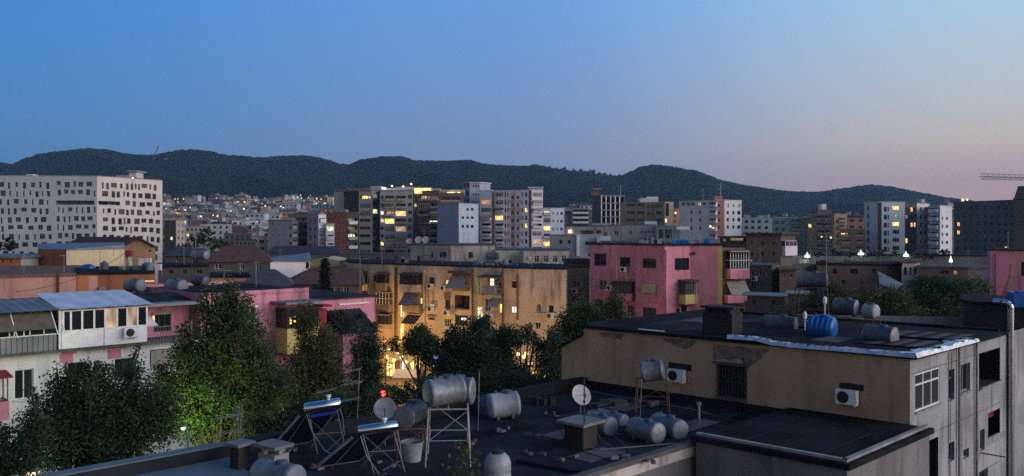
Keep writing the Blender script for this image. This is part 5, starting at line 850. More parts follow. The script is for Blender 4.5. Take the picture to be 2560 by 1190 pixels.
m.box((p.x, p.y, ZT + 1.32), 1.7, 1.15, .09, -.75); m.build('chimney', 'w_dk', B.root)
m = MB(); a = alongroof(.0, .98); b = alongroof(1, .98); m.obox(a, b - a, (BD * .25).to_3d(), (0, 0, .12)); m.build('roof_lip', 'tar2', B.root)
m = MB(); a = alongroof(.0, .0); b = alongroof(.0, .98); m.obox(a, b - a, (AX * .25).to_3d(), (0, 0, .10)); m.build('roof_lip', 'tar2', B.root)
# lower wing: walls, flat roof, parapets
pA = G(109, 1190, ZR + .45); pA = pA.xy - BD * 7.5; pL = Lc.xy
kA = Vector((-.714, .700))
def isec(p, d, q, e): # 2D line intersection
    k = d.x * e.y - d.y * e.x; t = ((q.x - p.x) * e.y - (q.y - p.y) * e.x) / k; return p + d * t
wd = (Cc.xy - Lc.xy).normalized(); pB = isec(pA, BD, Lc.xy, wd); e2 = G(1470, 1195, ZR).xy; e1 = isec(e2, BD, Lc.xy, wd); e3 = e2 - BD * 9; b1 = G(1740, 1088, ZR + .45).xy; b2 = G(2118, 1157, ZR + .45).xy; b3 = isec(b2, BD, Lc.xy, wd); b1b = isec(b1, BD, Lc.xy, wd)
main = [pA, e3 + (pA - e3) * 0, e2, e1, pB]
mp = [pA, e3, e1 - wd * 0, pB]
m = MB(); m.prism([p - wd * 0 for p in mp], 0, ZR - .02); 
m.build('lower_wall', 'w_annex', B.root); m = MB(); m.prism(mp, ZR - .015, ZR); m.build('flat_roof', 'tar', B.root)
m = MB(); n2 = (b2 - b1).normalized(); m.prism([b1, b2, b3, b1b], 0, ZR + .25); m.build('projecting_wall', 'w_annex', B.root); cb_ = (b1 + b2 + b3 + b1b) / 4
m = MB(); m.prism([b1 + (b1 - cb_).normalized() * .25, b2 + (b2 - cb_).normalized() * .25, b3 - wd * .02 + (AX * .2), b1b], ZR + .255, ZR + .45); m.build('projecting_roof', 'tar2', B.root)
mq = [G(215, 1190, ZR).xy, G(552, 1128, ZR).xy, G(640, 1192, ZR).xy, G(640, 1192, ZR).xy - BD * 6, G(215, 1190, ZR).xy - BD * 6]; m = MB(); m.prism(mq, ZR + .002, ZR + .006); m.build('roof_membrane', 'membrane', B.root)
def lip(name, a, b, w, h, mat, z=ZR + .004, off=0.0):
    d = (b - a).normalized(); n = Vector((-d.y, d.x)); m = MB(); p = a + n * off; m.obox((p.x, p.y, z), (b - a).to_3d(), (n * w).to_3d(), (0, 0, h)); return m.build(name, mat, B.root)
lip('parapet', pA, pB, -.38, .42, 'tar', off=.1); pm = pA + BD * 13.2; lip('parapet_coping', pA, pm, -.5, .05, 'membrane', ZR + .43, .16); lip('parapet_coping', pm + BD * .02, pB, -.5, .05, 'tar', ZR + .43, .16)
lip('roof_edge', e3, e1, .3, .16, 'concd', off=-.1); lip('peeling_edge', e2 - BD * 2.5, e1, .05, .35, 'w_stain', ZR - .36, -.06); lip('roof_edge', b1, b2, .18, .09, 'conc', ZR + .455); lip('roof_edge', b2, b3, .18, .09, 'conc', ZR + .455)
lip('roof_lip', G(1290, 1158, ZR).xy, G(1475, 1193, ZR).xy, .2, .12, 'tar2'); lip('wall_base', pB + wd * .3, e1 + wd * 5.4, -.22, .35, 'tar2', ZR + .004, -.02)
sd = e1 + wd * .0
B.done()
g = random.Random(31)                                               # bitumen strips, patches and seams of the old roofing
for i in range(16):
    p = e1.lerp(e2, g.random()) - wd * g.uniform(.6, 8.5); m = MB(); w = g.uniform(.7, 1.2); l_ = g.uniform(1.2, 4.5); m.obox((p.x, p.y, ZR + .002), (BD * l_ * -1).to_3d(), (wd * w).to_3d(), (0, 0, .006 + .0015 * i)); m.build('roofing_strip', ['tar2', 'tar', 'concd', 'tar2'][i % 4], B.root)
for i in range(7):
    p = b1.lerp(b2, (i + .3) / 8) + BD * .3; m = MB(); m.obox((p.x, p.y, ZR + .452), (BD * 4.3).to_3d(), (wd * (.5 if i % 2 else .06)).to_3d(), (0, 0, .006 + .002 * i)); m.build('roofing_strip', ['tar', 'tar2'][i % 2], B.root)
for i in range(10):
    p = alongroof(g.uniform(.05, .7), g.uniform(.05, .6)); m = MB(); m.obox((p.x, p.y, p.z + .002), (BD * g.uniform(1, 3)).to_3d(), (wd * g.uniform(.6, 1.3)).to_3d(), (0, 0, .006 + .0015 * i)); m.build('roofing_strip', ['tar', 'concd', 'tar2'][i % 3], B.root)
# ---- things on the roofs
def tank(label, p, q, r, mat='tankg', lid=True, rest=True, z=None, ribs=0, group='water tanks on the near roofs', endmat=None, dome=.35):
    p, q = Vector(p), Vector(q); d = (q - p); ln = d.length; root = empty('water_tank', (p + q) / 2 - Vector((0, 0, r)), label, 'water tank', group); m = MB()
    prof = [(0, -r * dome)] + [(r * math.sin(a * math.pi / 12), -r * dome * math.cos(a * math.pi / 12)) for a in range(1, 6)] + [(r, 0)]
    if ribs:
        for i in range(ribs): t = ln * (i + .5) / ribs; prof += [(r, t - .06), (r * 1.06, t - .03), (r * 1.06, t + .03), (r, t + .06)]
    else: prof += [(r, ln * .03), (r * 1.015, ln * .04), (r * 1.015, ln * .06), (r, ln * .07), (r, ln * .93), (r * 1.015, ln * .94), (r * 1.015, ln * .96), (r, ln * .97)]
    k = len(prof); prof += [(r, ln)]; body = prof + [(r * math.sin(a * math.pi / 12), ln + r * dome * math.cos(a * math.pi / 12)) for a in range(5, 0, -1)] + [(0, ln + r * dome)]
    m.lathe(body, p, d, 24); m.build('tank_body', mat, root, smooth=True)
    if endmat:
        for s_, o_ in ((1, q), (-1, p)): e = MB(); e.lathe([(r * 1.02, -.04), (r * 1.03, 0)] + [(r * 1.02 * math.sin(a * math.pi / 12), s_ * 0 + r * dome * math.cos(a * math.pi / 12) + .006) for a in range(5, 0, -1)] + [(0, r * dome + .006)], o_, d * s_, 24); e.build('tank_end', endmat, root, smooth=True)
    up = Vector((0, 0, 1)); c = p.lerp(q, .62)
    if lid: e = MB(); e.lathe([(r * .42, r * .86), (r * .42, r * 1.12), (r * .36, r * 1.16), (0, r * 1.18)], c, up, 16); e.build('lid', 'tankd' if mat != 'tankb' else 'tankb', root, smooth=True); e = MB(); e.lathe([(r * .1, r * .9), (r * .1, r * 1.2), (0, r * 1.2)], p.lerp(q, .2), up, 8); e.build('inlet', 'tankd', root)
    if rest:
        for t in (.22, .78): c = p.lerp(q, t); e = MB(); a = math.atan2(d.y, d.x); e.box((c.x, c.y, c.z - r - .02), .12, r * 1.5, r * .42, a); e.build('saddle', 'concd', root)
    return root
def stand(label, c, sx, sy, h, rz, mat='rust', group='metal tank stands on the near roofs', r=.028, brace=True, z0=ZR):
    root = empty('tank_stand', (c[0], c[1], z0), label, 'metal stand', group); ca, sa = math.cos(rz), math.sin(rz); cs = [Vector((c[0] + ca * x - sa * y, c[1] + sa * x + ca * y, z0)) for x, y in ((-sx / 2, -sy / 2), (sx / 2, -sy / 2), (sx / 2, sy / 2), (-sx / 2, sy / 2))]
    for k in cs: m = MB(); m.tube(k + (k - Vector((c[0], c[1], z0))) * .15, k + Vector((0, 0, h)), r, 5); m.build('leg', mat, root)
    m = MB(); H = Vector((0, 0, h))
    for i in range(4): m.tube(cs[i] + H, cs[(i + 1) % 4] + H, r, 5)
    m.tube(cs[0].lerp(cs[1], .5) + H, cs[3].lerp(cs[2], .5) + H, r, 5); m.build('top_frame', mat, root); m = MB()
    if brace:
        for i in range(4): m.tube(cs[i] + H * .45, cs[(i + 1) % 4] + H * .45, r * .7, 5); m.tube(cs[i] + H * .45, cs[(i + 1) % 4] + H * .97, r * .5, 4)
        m.build('brace', mat, root)
    return root
def ptank(label, a, b, Y0, Y1, rpx, **k): p, q = P(a[0], a[1], Y0), P(b[0], b[1], Y1); return tank(label, p, q, rpx * (Y0 + Y1) / 2 / F, **k)
# lower roof
ptank('pale blue grey tank at the bottom edge beside the slab topped chimney', (650, 1184), (738, 1200), 25.6, 24.8, 37, mat='tankg', dome=.25)
ptank('large dented grey tank in front on the white frame', (1070, 984), (1152, 972), 28.0, 28.6, 34, mat='tankz', rest=False, dome=.15)
ptank('large pale grey tank behind the front one on the frame, lid on top', (1098, 974), (1180, 977), 29.4, 29.2, 33, mat='tankg', rest=False, dome=.2, endmat='tankz')
stand('tall white angle iron frame under the two large grey tanks', (P(1122, 980, 28.8).x, 28.7), 1.3, 1.5, P(0, 1018, 28.3).z - ZR, .05, 'framew', r=.03)
t_ = P(1018, 1036, 29.2); tank('round dark grey drum tank seen end on left of the white frame', t_ + Vector((-.05, -.5, 0)), t_ + Vector((.25, .7, 0)), .39, mat='tankd', rest=False, endmat='tankz', dome=.12); stand('rusty low frame under the dark round drum tank', (t_.x + .1, t_.y + .1), .9, 1.2, t_.z - .4 - ZR, .2, 'rust')
ptank('long white tank lying on the roof beside the trees', (1226, 1016), (1292, 1008), 35.0, 35.3, 31, mat='tankw', endmat=None, dome=.22); ptank('grey dark ended tank half hidden behind the white one', (1212, 1020), (1240, 1016), 35.9, 36.4, 27, mat='tankd', dome=.3)
for lab, a, b, y0, y1, r, mt in (('blue grey tank nearest the brick chimney in the lying group of four', (1476, 1050), (1526, 1067), 33.2, 32.2, 24, 'tankg'), ('bluish tank at the back of the lying group of four', (1498, 1040), (1560, 1056), 35.0, 34.0, 20, 'tankg'), ('longest grey tank at the front of the lying group of four', (1584, 1068), (1645, 1083), 32.0, 30.9, 26, 'tankz'), ('greenish grey tank at the right of the lying group of four', (1642, 1056), (1700, 1076), 33.0, 31.8, 26, 'tankg')): ptank(lab, a, b, y0, y1, r, mat=mt, dome=.25)
p = P(1630, 925, 36); tank('rust stained pale tank high on thin legs before the ochre wall', P(1607, 930, 36.2), P(1656, 924, 36.0), .44, mat='tankz', rest=False, endmat=None, dome=.2); stand('thin rusty leg frame holding the tank before the ochre wall', (p.x, p.y), 1.25, 1.0, p.z - .45 - ZR, -.1, 'rust', r=.022)
# white upright drum and bucket
c = G(1244, 1205, ZR); r_ = empty('water_drum', (c.x, c.y - .2, ZR), 'white upright plastic drum with black screw cap at the bottom edge', 'water drum'); m = MB(); h = P(0, 1128, c.y).z - ZR; m.lathe([(0, 0), (.38, 0), (.42, .06), (.42, h * .35), (.4, h * .38), (.42, h * .42), (.42, h * .68), (.36, h * .86), (.24, h * .98), (0, h)], (c.x, c.y - .2, ZR + .01), (0, 0, 1), 24); m.build('drum_body', 'tankw', r_, smooth=True); m = MB(); m.lathe([(.19, h * .94), (.19, h * 1.06), (.17, h * 1.08), (0, h * 1.09)], (c.x, c.y - .2, ZR + .01), (0, 0, 1), 18); m.build('cap', 'black', r_)
c = G(1030, 1152, ZR); m = MB(); h = P(0, 1104, c.y).z - ZR; m.lathe([(0, .02), (.29, .02), (.29, 0), (.3, 0), (.38, h), (.40, h), (.40, h - .04), (.36, h - .02), (.3, .08), (0, .08)], (c.x, c.y, ZR + .01), (0, 0, 1), 20); m.build('bucket', 'tankw', label='dirty white plastic tub under the frame legs', cat='tub', smooth=True)
# solar heaters
def heater(label, a, b, Y0, Y1, rpx, shift, blue=True):
    p, q = P(a[0], a[1], Y0), P(b[0], b[1], Y1); r = rpx * Y0 / F; d = (q - p); ln = d.length; dn = d.normalized(); root = empty('solar_heater', ((p.x + q.x) / 2, (p.y + q.y) / 2, ZR), label, 'solar water heater', 'solar water heaters on the near roof')
    m = MB(); m.lathe([(0, -.06), (r * .8, -.05), (r, 0), (r, ln), (r * .8, ln + .05), (0, ln + .06)], p, d, 24); m.build('tank_body', 'chrome', root, smooth=True); m = MB(); m.lathe([(.05, r * .9), (.05, r * 1.35), (.09, r * 1.4), (.09, r * 1.8), (0, r * 1.9)], p.lerp(q, .68), (0, 0, 1), 10); m.build('valve', 'white', root, smooth=True)
    t0, t1 = p + Vector((0, 0, -r)) + Vector(shift) * .12, q + Vector((0, 0, -r)) + Vector(shift) * .12; S_ = Vector(shift); m = MB(); dn_ = Vector((0, 0, -(p.z - ZR - .3))); m.obox(t0 - dn * .1, d + dn * .2, S_ + dn_, (S_ + dn_).cross(d).normalized() * .09); m.build('collector_panel', 'panelb', root)
    fr = MB(); w = (S_ + dn_).cross(d).normalized() * .1
    for base in (t0 - dn * .12, t1 + dn * .08): fr.obox(base, dn * .05, S_ + dn_, w * 1.05)
    fr.obox(t0 + S_ + dn_ - dn * .1, d + dn * .2, (S_ + dn_).normalized() * .05, w * 1.05); fr.build('panel_frame', 'fgrey', root)
    for i, t in enumerate((.08, .92)):
        c = p.lerp(q, t); lg = MB(); lg.tube(c - Vector((0, 0, r * .8)), Vector((c.x, c.y, ZR)) - S_ * .32, .02, 5); lg.build('leg', 'pipe', root); lg = MB(); lg.tube(c - Vector((0, 0, r * .8)), Vector((c.x, c.y, ZR)) + S_ * .9, .02, 5); lg.build('leg', 'pipe', root)
    k = MB(); a_, b_ = p.lerp(q, .08), p.lerp(q, .92); z = ZR + .7; k.tube(Vector((a_.x, a_.y, z)) - S_ * .2, Vector((b_.x, b_.y, z)) - S_ * .2, .016, 5); k.tube(Vector((a_.x, a_.y, z + .5)) - S_ * .05, Vector((b_.x, b_.y, ZR + .1)) - S_ * .25, .012, 4); k.build('brace', 'pipe', root)
    k = MB(); k.wire([q - Vector((0, 0, r * .5)), q + Vector((.12, 0, -.5)), q + Vector((.2, -.1, -1.1)), Vector((q.x - .4, q.y - .2, ZR + .05))], .018); k.wire([p - Vector((0, 0, r * .5)), p + Vector((.25, -.1, -.8)), p + Vector((.7, -.2, -1.4)), Vector((p.x + .9, p.y - .2, ZR + .05))], .018); k.build('hose', 'fgrey', root)
    m = MB(); mid = p.lerp(q, .45); m.obox(mid + Vector((0, 0, -r)) - dn * .3 + Vector((0, -r * .95, -.12)), dn * .9, (0, .02, 0), (0, 0, .11)); blue and m.build('name_plate', 'signblue', root)
heater('solar water heater with silver cylinder and blue plate, the further one', (764, 1022), (848, 1008), 29.6, 29.9, 14, (-1.15, .55, 0)); heater('solar water heater with silver cylinder nearest the white frame', (899, 1077), (990, 1064), 27.2, 27.5, 13, (-1.25, .5, 0), False)
# dishes, antennas
def dish(label, px, py, Y, rpx, az_, el, zb, pole=True):
    c = P(px, py, Y); r = rpx * Y / F; root = empty('satellite_dish', (c.x, c.y, zb), label, 'satellite dish', 'satellite dishes'); n = Vector((math.sin(R(az_)) * math.cos(R(el)), -math.cos(R(az_)) * math.cos(R(el)), math.sin(R(el)))); m = MB()
    m.lathe([(0, -r * .18)] + [(r * k / 6, -r * .18 * (1 - (k / 6) ** 2)) for k in range(1, 7)] + [(r * 1.02, .0), (r * .99, -.012)] + [(r * k / 6, -r * .18 * (1 - (k / 6) ** 2) - .02) for k in range(5, -1, -1)], c, n, 28); m.build('reflector', 'dish', root, smooth=True)
    m = MB(); dn = -n.cross(Vector((1, 0, 0)).cross(n)).normalized() if False else Vector((0, 0, -1)); f_ = c + n * r * .95 + dn * r * .35; m.tube(c + dn * r * .9, f_, .014, 5); m.tube(c - n.cross(dn).normalized() * r * .7, f_, .008, 4); m.build('feed_arm', 'fdark', root); m = MB(); m.tube(f_, f_ - n * .1, .035, 8); m.build('receiver', 'fgrey', root)
    m = MB(); b = c - n * r * .25; m.tube((b.x, b.y, zb), b, .028, 6); m.tube(b, c - n * r * .15, .035, 6); m.build('mast', 'pipe', root)
dish('round satellite dish behind the silver heater, feed arm crossing its face', 962, 1021, 30.6, 27, 8, 22, ZR); dish('tilted satellite dish by the thin antenna mast', 1454, 987, 33.5, 26, 28, 28, ZR)
m = MB(); a = G(1460, 1092, ZR); a = P(1460, 1080, 29.9); m.tube((a.x, a.y, ZR), P(1461, 938, a.y), .022, 6); [m.tube(P(1461, y, a.y) - Vector((.04, 0, 0)), P(1461, y, a.y) + Vector((.04, 0, 0)), .03, 5) for y in (960, 985, 1005, 1030, 1050)]; m.build('antenna_mast', 'fdark', label='thin dark mast with ring clamps rising beside the tilted dish', cat='mast')
def yagi(label, base, top, booms, Y):
    root = empty('tv_antenna', base, label, 'antenna'); m = MB(); m.tube(base, top, .018, 5); m.build('mast', 'pipe', root)
    for a, b, els in booms:
        p, q = P(a[0], a[1], Y), P(b[0], b[1], Y + .3); m = MB(); m.tube(p, q, .010, 4)
        for k in range(els): c = p.lerp(q, (k + .5) / els); m.tube(c - Vector((.05, .35, 0)), c + Vector((.05, .35, .02)), .006, 4)
        m.build('boom', 'fgrey', root)
bs = P(892, 1040, 33); yagi('television antenna with looped reflector rising before the trees', Vector((bs.x, bs.y, ZR)), P(899, 925, 33), [((862, 930), (903, 922), 5), ((855, 950), (906, 955), 4), ((853, 962), (906, 956), 4), ((790, 983), (838, 972), 6), ((850, 1003), (898, 996), 5)], 33)
bs = P(600, 1080, 30.5); yagi('grid television antenna at the parapet below the green lit tree', Vector((bs.x, bs.y, ZR)), P(603, 1005, 30.5), [((540, 1046), (606, 1036), 7), ((542, 1084), (606, 1078), 7)], 30.5)
m = MB(); p = P(592, 1040, 30.5); [m.tube(p + Vector((x, 0, -.35)), p + Vector((x, 0, .35)), .006, 4) for x in (-.1, 0, .1, .2)]; [m.tube(p + Vector((-.12, 0, z)), p + Vector((.22, 0, z)), .006, 4) for z in (-.3, -.15, 0, .15, .3)]; m.tube(p + Vector((.05, 0, .35)), Vector((p.x + .05, p.y, ZR)), .012, 4); m.build('grid_antenna', 'fgrey', label='small wire grid reflector standing at the parapet', cat='antenna')
# chimneys with slabs, clutter
def chim(label, px, py, Y, w, d, h, mat, sw, sz=-.75, legs=False):
    c = P(px, py, Y); root = empty('chimney', (c.x, c.y, ZR), label, 'chimney'); m = MB(); m.box((c.x, c.y, ZR + .004), w, d, h, sz); m.build('shaft', mat, root); m = MB(); zz = ZR + h + .01
    if legs:
        for x, y in ((-1, -1), (1, -1), (1, 1), (-1, 1)): m = MB(); m.box((c.x + x * w * .3, c.y + y * d * .3, zz), .14, .14, .2, sz); m.build('cap_post', 'conc', root)
        zz += .2; m = MB()
    m.box((c.x, c.y, zz + .004), w * sw, d * sw, .1, sz); m.build('cap_slab', 'slab', root)
chim('dark brick chimney with overhanging pale slab on the middle of the roof', 1452, 1090, 30.6, .85, .85, .85, 'w_dk', 1.5, -.75); chim('low chimney with pale cap slab by the bottom tank', 684, 1130, 27.6, .8, .6, .55, 'conc', 1.35, -.6, True); chim('square dark chimney block with flat cap near the parapet', 600, 1150, 27.8, .45, .45, .75, 'w_dk', 1.6, -.6)
m = MB(); a = G(1748, 1062, ZR); m.tube((a.x, a.y, ZR), P(1747, 1012, a.y), .05, 8); m.lathe([(.05, 0), (.1, .03), (.1, .14), (0, .16)], P(1747, 1014, a.y), (0, 0, 1), 10); m.build('vent_pipe', 'tankz', label='short vent pipe with pale cap on the roof before the barred window', cat='pipe')
g = random.Random(4)
for lab, px, py, w, d, h, mt in (('dark scrap heap at the back corner of the flat roof', 1360, 1010, .9, .6, .4, 'w_dk'), ('low rubble bank along the foot of the ochre wall', 1560, 1012, 2.6, .7, .25, 'concd'), ('white plastic sheet lying on the roof', 1700, 1066, .5, .25, .03, 'sheetw')):
    c = G(px, py, ZR); m = MB()
    for i in range(9): m.box((c.x + g.uniform(-w, w) * .5, c.y + g.uniform(-d, d) * .5, ZR + .005), w * g.uniform(.15, .4), d * g.uniform(.2, .6), h * g.uniform(.4, 1), g.uniform(0, 3))
    m.build('debris', mt, label=lab, cat='debris')
def pipe(label, pts, r=.02, mat='fgrey', z=ZR, cat='pipe', group='pipes and cables on the near roofs'):
    m = MB(); q = [Vector((G(x, y, z).x, G(x, y, z).y, z + .03 + dz)) for x, y, dz in pts]; m.wire(q, r); m.build('roof_pipe' if cat == 'pipe' else 'cable', mat, label=label, cat=cat, group=group)
pipe('thin pipe crossing the roof from the lying tanks to the brick chimney', [(1690, 1110, 0), (1600, 1118, 0), (1500, 1126, 0), (1430, 1112, 0)]); pipe('dark hose snaking over the open middle of the roof', [(1310, 1060, 0), (1350, 1085, .02), (1400, 1075, 0), (1420, 1120, 0), (1520, 1150, 0)], .015, 'black'); pipe('pale pipe along the foot of the ochre wall', [(1480, 985, .1), (1600, 1008, .1), (1730, 1030, .1), (1780, 1044, .1)], .02, 'pipe'); pipe('pipe rising from the roof into the tank on thin legs', [(1600, 1060, 0), (1602, 1045, .6), (1604, 1045, 1.6)], .016, 'pipe'); pipe('slack cable from the brick chimney down across the roof', [(1480, 1075, .8), (1520, 1100, .3), (1580, 1130, 0), (1640, 1140, 0)], .008, 'awng', cat='cable'); pipe('second slack cable from the brick chimney to the roof edge', [(1470, 1080, .8), (1500, 1112, .2), (1560, 1140, 0)], .008, 'awng', cat='cable'); pipe('pipe from the white frame tanks toward the trees', [(1195, 1080, 0), (1197, 1060, .9), (1198, 1060, 2.1)], .018, 'pipe')
for i, (x, y) in enumerate(((1330, 1095), (1380, 1040), (1250, 1080), (1340, 1140), (1420, 1150), (1560, 1150), (1620, 1160), (1190, 1110), (960, 1165), (830, 1150), (780, 1170), (740, 1130))):
    c = G(x, y, ZR); gg = random.Random(i)
    for k in range(3): m = MB(); m.box((c.x + gg.uniform(-.35, .35), c.y + gg.uniform(-.35, .35), ZR + .034), gg.uniform(.1, .28), gg.uniform(.08, .16), gg.uniform(.05, .12), gg.uniform(0, 3)); m.build('loose_brick', ['concd', 'w_brown', 'slab'][i % 3], label='loose brick or scrap lying on the dark flat roof', cat='brick', group='loose bricks on the flat roof')
def wirespan(label, a, b, sag=.6, r=.012):
    a, b = P(*a), P(*b); m = MB(); q = [a.lerp(b, t / 10) - Vector((0, 0, sag * 4 * (t / 10) * (1 - t / 10))) for t in range(11)]; m.wire(q, r, 0, 4); m.build('cable', 'black', label=label, cat='cable', group='overhead cables between the buildings')
wirespan('overhead cable from the magenta block to the lamplit flats', (772, 735, 60), (935, 690, 108), 1.0, .02); wirespan('overhead cable from the lamplit flats to the pink block', (1412, 690, 93), (1478, 650, 103), .5, .025); wirespan('cable sagging from the left tin roof to the orange wall', (330, 735, 56), (352, 690, 77), .5, .02); wirespan('cable from the roof mast to the ochre wall corner', (1461, 945, 29.9), (1465, 830, 42), .3, .010); wirespan('long cable over the left roofs to the peach house', (40, 730, 57), (350, 600, 110), 1.2, .022); wirespan('cable from the pink block to the dim house on the right', (1860, 625, 101), (1925, 672, 106), .6, .025)
for i, (x, y, Y, h) in enumerate(((955, 660, 108, 2.2), (1150, 664, 104, 1.8), (1330, 668, 97, 2.4), (1500, 622, 104, 2.0), (1680, 612, 100, 2.6), (1780, 612, 101, 1.7), (640, 720, 62, 2.0), (560, 728, 60, 1.6), (250, 684, 80, 2.2), (160, 690, 77, 2.0), (60, 690, 76, 2.4), (1060, 612, 138, 2.6), (1160, 612, 138, 2.0), (1380, 624, 133, 2.2), (1270, 624, 134, 1.7), (1900, 660, 110, 2.2), (2120, 662, 114, 2.6), (2200, 662, 113, 2.0), (2010, 668, 114, 1.8), (2420, 670, 104, 2.2), (2520, 624, 83, 1.8), (700, 660, 125, 2.2), (460, 666, 100, 2.4), (600, 700, 86, 1.8), (900, 712, 66, 2.2))):
    c = P(x, y, Y); m = MB(); m.tube(c - Vector((0, 0, .8)), c + Vector((0, 0, h)), .028, 5); t = c + Vector((0, 0, h * .93)); a = i * 1.3; d = Vector((math.cos(a), math.sin(a), 0)); n_ = Vector((-d.y, d.x, 0)); m.tube(t - d * .7, t + d * .7, .018, 4)
    for k in range(6): e = t - d * .6 + d * .24 * k; m.tube(e - n_ * .32, e + n_ * .32, .012, 4)
    m.build('tv_antenna', 'fgrey', label='small comb shaped television aerial on a rooftop pole', cat='antenna', group='television aerials on the middle roofs')
# top roof
ptank('bright blue ribbed plastic tank on the top roof', (2030, 817), (2082, 822), 38.6, 38.0, 29, mat='tankb', ribs=4, dome=.3); ptank('long dark grey tank left of the blue one', (1912, 806), (1990, 812), 41.4, 40.6, 20, mat='tankd', dome=.2); ptank('long dark tank with pale round end near the roof corner', (2166, 834), (2236, 843), 36.6, 35.7, 24, mat='tankd', endmat='tankz', dome=.18)
ptank('dark tank on the low frame with a yellowish end', (2088, 764), (2140, 770), 41.6, 41, 20, mat='tankd', rest=False, endmat='tankz', dome=.2); ptank('dark tank with white dome end beside the low framed one', (2164, 777), (2188, 780), 41.0, 40.6, 19, mat='tankw', rest=False, endmat=None, dome=.4)
stand('dark steel frame under the pair of tanks on the top roof', (P(2135, 800, 41).x, 41), 2.0, .9, P(0, 790, 41).z - ZT - .16, -.1, 'fdark', z0=ZT + .16)
p = P(2028, 698, 41); ptank('big dark tank raised highest above the top roof', (1992, 697), (2066, 700), 41.2, 40.8, 19, mat='tankd', rest=False, endmat='tankz', dome=.1); stand('tall dark lattice stand under the highest tank', (p.x, p.y), 1.3, .8, P(0, 718, 41).z - ZT - .16, -.1, 'fdark', r=.025, z0=ZT + .16)
for x, y, lab in ((2062, 752, 'small white insulator post beside the tall tank stand'), (2012, 790, 'pale gas bottle left of the blue tank')): c = P(x, y, 40); m = MB(); m.lathe([(0, -.15), (.09, -.12), (.1, .1), (.05, .2), (0, .22)], c, (0, 0, 1), 10); m.tube((c.x, c.y, ZT + .16), c - Vector((0, 0, .1)), .025, 5); m.build('post', 'white', label=lab, cat='post')
# dark building at the right edge, silver flue, blue tarp
B = Bld('apartment_block', 'dark unlit block at the right edge behind the silver flue pipe', [(2408, 47), (2425, 45.2), (2700, 43)], (1, 758), ['w_dk', 'w_dk'], roof='tar2', depth=4, over=.2, cap=.12); B.done()
root = empty('flue_pipe', (P(2527, 755, 40.3).x, 40.3, 0), 'tall silver flue pipe with elbow climbing the right edge', 'pipe'); x = root.location.x; zt = P(0, 757, 40.3).z; m = MB(); r = .14
m.lathe([(r, 0)] + [k for i in range(12) for k in ((r, (zt - .25) * (i + .97) / 12), (r * 1.12, (zt - .25) * (i + .98) / 12), (r * 1.12, (zt - .25) * (i + .995) / 12), (r, (zt - .25) * (i + 1) / 12))], (x, 40.3, 0), (0, 0, 1), 18); m.build('flue', 'steel', root, smooth=True); m = MB(); el = [Vector((x, 40.3, zt - .25)), Vector((x - .04, 40.32, zt - .1)), Vector((x - .14, 40.38, zt)), Vector((x - .3, 40.5, zt + .02)), Vector((x - .45, 40.9, zt + .02))]; m.wire(el, r, 0, 14); m.build('elbow', 'steel', root, smooth=True)
m = MB(); p = P(2536, 768, 42.6); m.obox(p, (1.6, -.3, 0), (.3, 1.2, 0), (0, .05, .72)); m.obox(p + Vector((.2, -.02, .1)), (1.4, -.3, 0), (.0, .3, 0), (0, .05, .7)); m.build('tarpaulin', 'tarpb', label='blue tarpaulin bundle on the dark block roof at the right edge', cat='tarpaulin')
# tanks and dishes on other roofs
for lab, a, b, Y, r, mt in (('fat grey tank on the tin roofed white block, left of two', (322, 713), (352, 714), 60, 16, 'tankg'), ('fat grey tank on the tin roofed white block, right of two', (424, 714), (456, 716), 60, 17, 'tankg'), ('small dark tank just left of the tall tree tip', (486, 700), (514, 702), 64, 12, 'tankd')): ptank(lab, a, b, Y, Y - .6, r, mat=mt, group='water tanks on the left hand roofs')
ptank('green grey tank raised on a stand above the left roofs', (484, 637), (516, 638), 88, 87.4, 11, mat='tankg', rest=False, endmat='tankz', group='water tanks on the left hand roofs'); c = P(500, 640, 88); stand('thin dark stand under the green grey tank', (c.x, 87.8), 1.2, 1.0, 4, 0, 'fdark', z0=c.z - 4.5, group='metal tank stands on the left roofs')
ptank('blue tank on the orange walled building roof', (211, 672), (230, 673), 84, 83.6, 11, mat='tankb', group='water tanks on the left hand roofs')
for lab, x, y, Y, r, mt in (('blue tank at the left of the pink roof', 1692, 607, 103, 7, 'tankb'), ('second blue tank on the pink roof', 1708, 607, 103, 7, 'tankb'), ('bright blue round tank above the yellow pilaster', 1767, 606, 103, 8, 'tankb'), ('grey tank between the blue ones on the pink roof', 1735, 608, 104, 7, 'tankz'), ('dark tank on the pink roof edge', 1722, 609, 105, 7, 'tankd'), ('grey round tank at the left of the pink roof', 1600, 606, 104, 8, 'tankz'), ('pale tank beside the round grey one on the pink roof', 1616, 607, 106, 6, 'tankw'), ('dim tank in the middle of the pink roof', 1648, 608, 106, 6, 'tankd')): k = 1.2 if 'round' not in lab else .5; c = P(x, y, Y); tank(lab, c - Vector((k / 2, .2, 0)), c + Vector((k / 2, -.2, 0)), r * Y / F, mat=mt, group='water tanks on the pink block roof')
for lab, x, y, mt, r in (('blue tank on the lamplit block roof', 1283, 666, 'tankb', 7), ('dark tank beside the blue one on the lamplit block roof', 1262, 668, 'tankd', 6), ('grey tank in the cluster on the lamplit block roof', 1224, 664, 'tankz', 6), ('dim tank at the left end of the cluster on the lamplit block roof', 1196, 665, 'tankd', 6)): c = P(x, y, 103); tank(lab, c - Vector((.5, 0, 0)), c + Vector((.5, -.2, 0)), r * 103 / F, mat=mt, group='water tanks on the lamplit block roof')
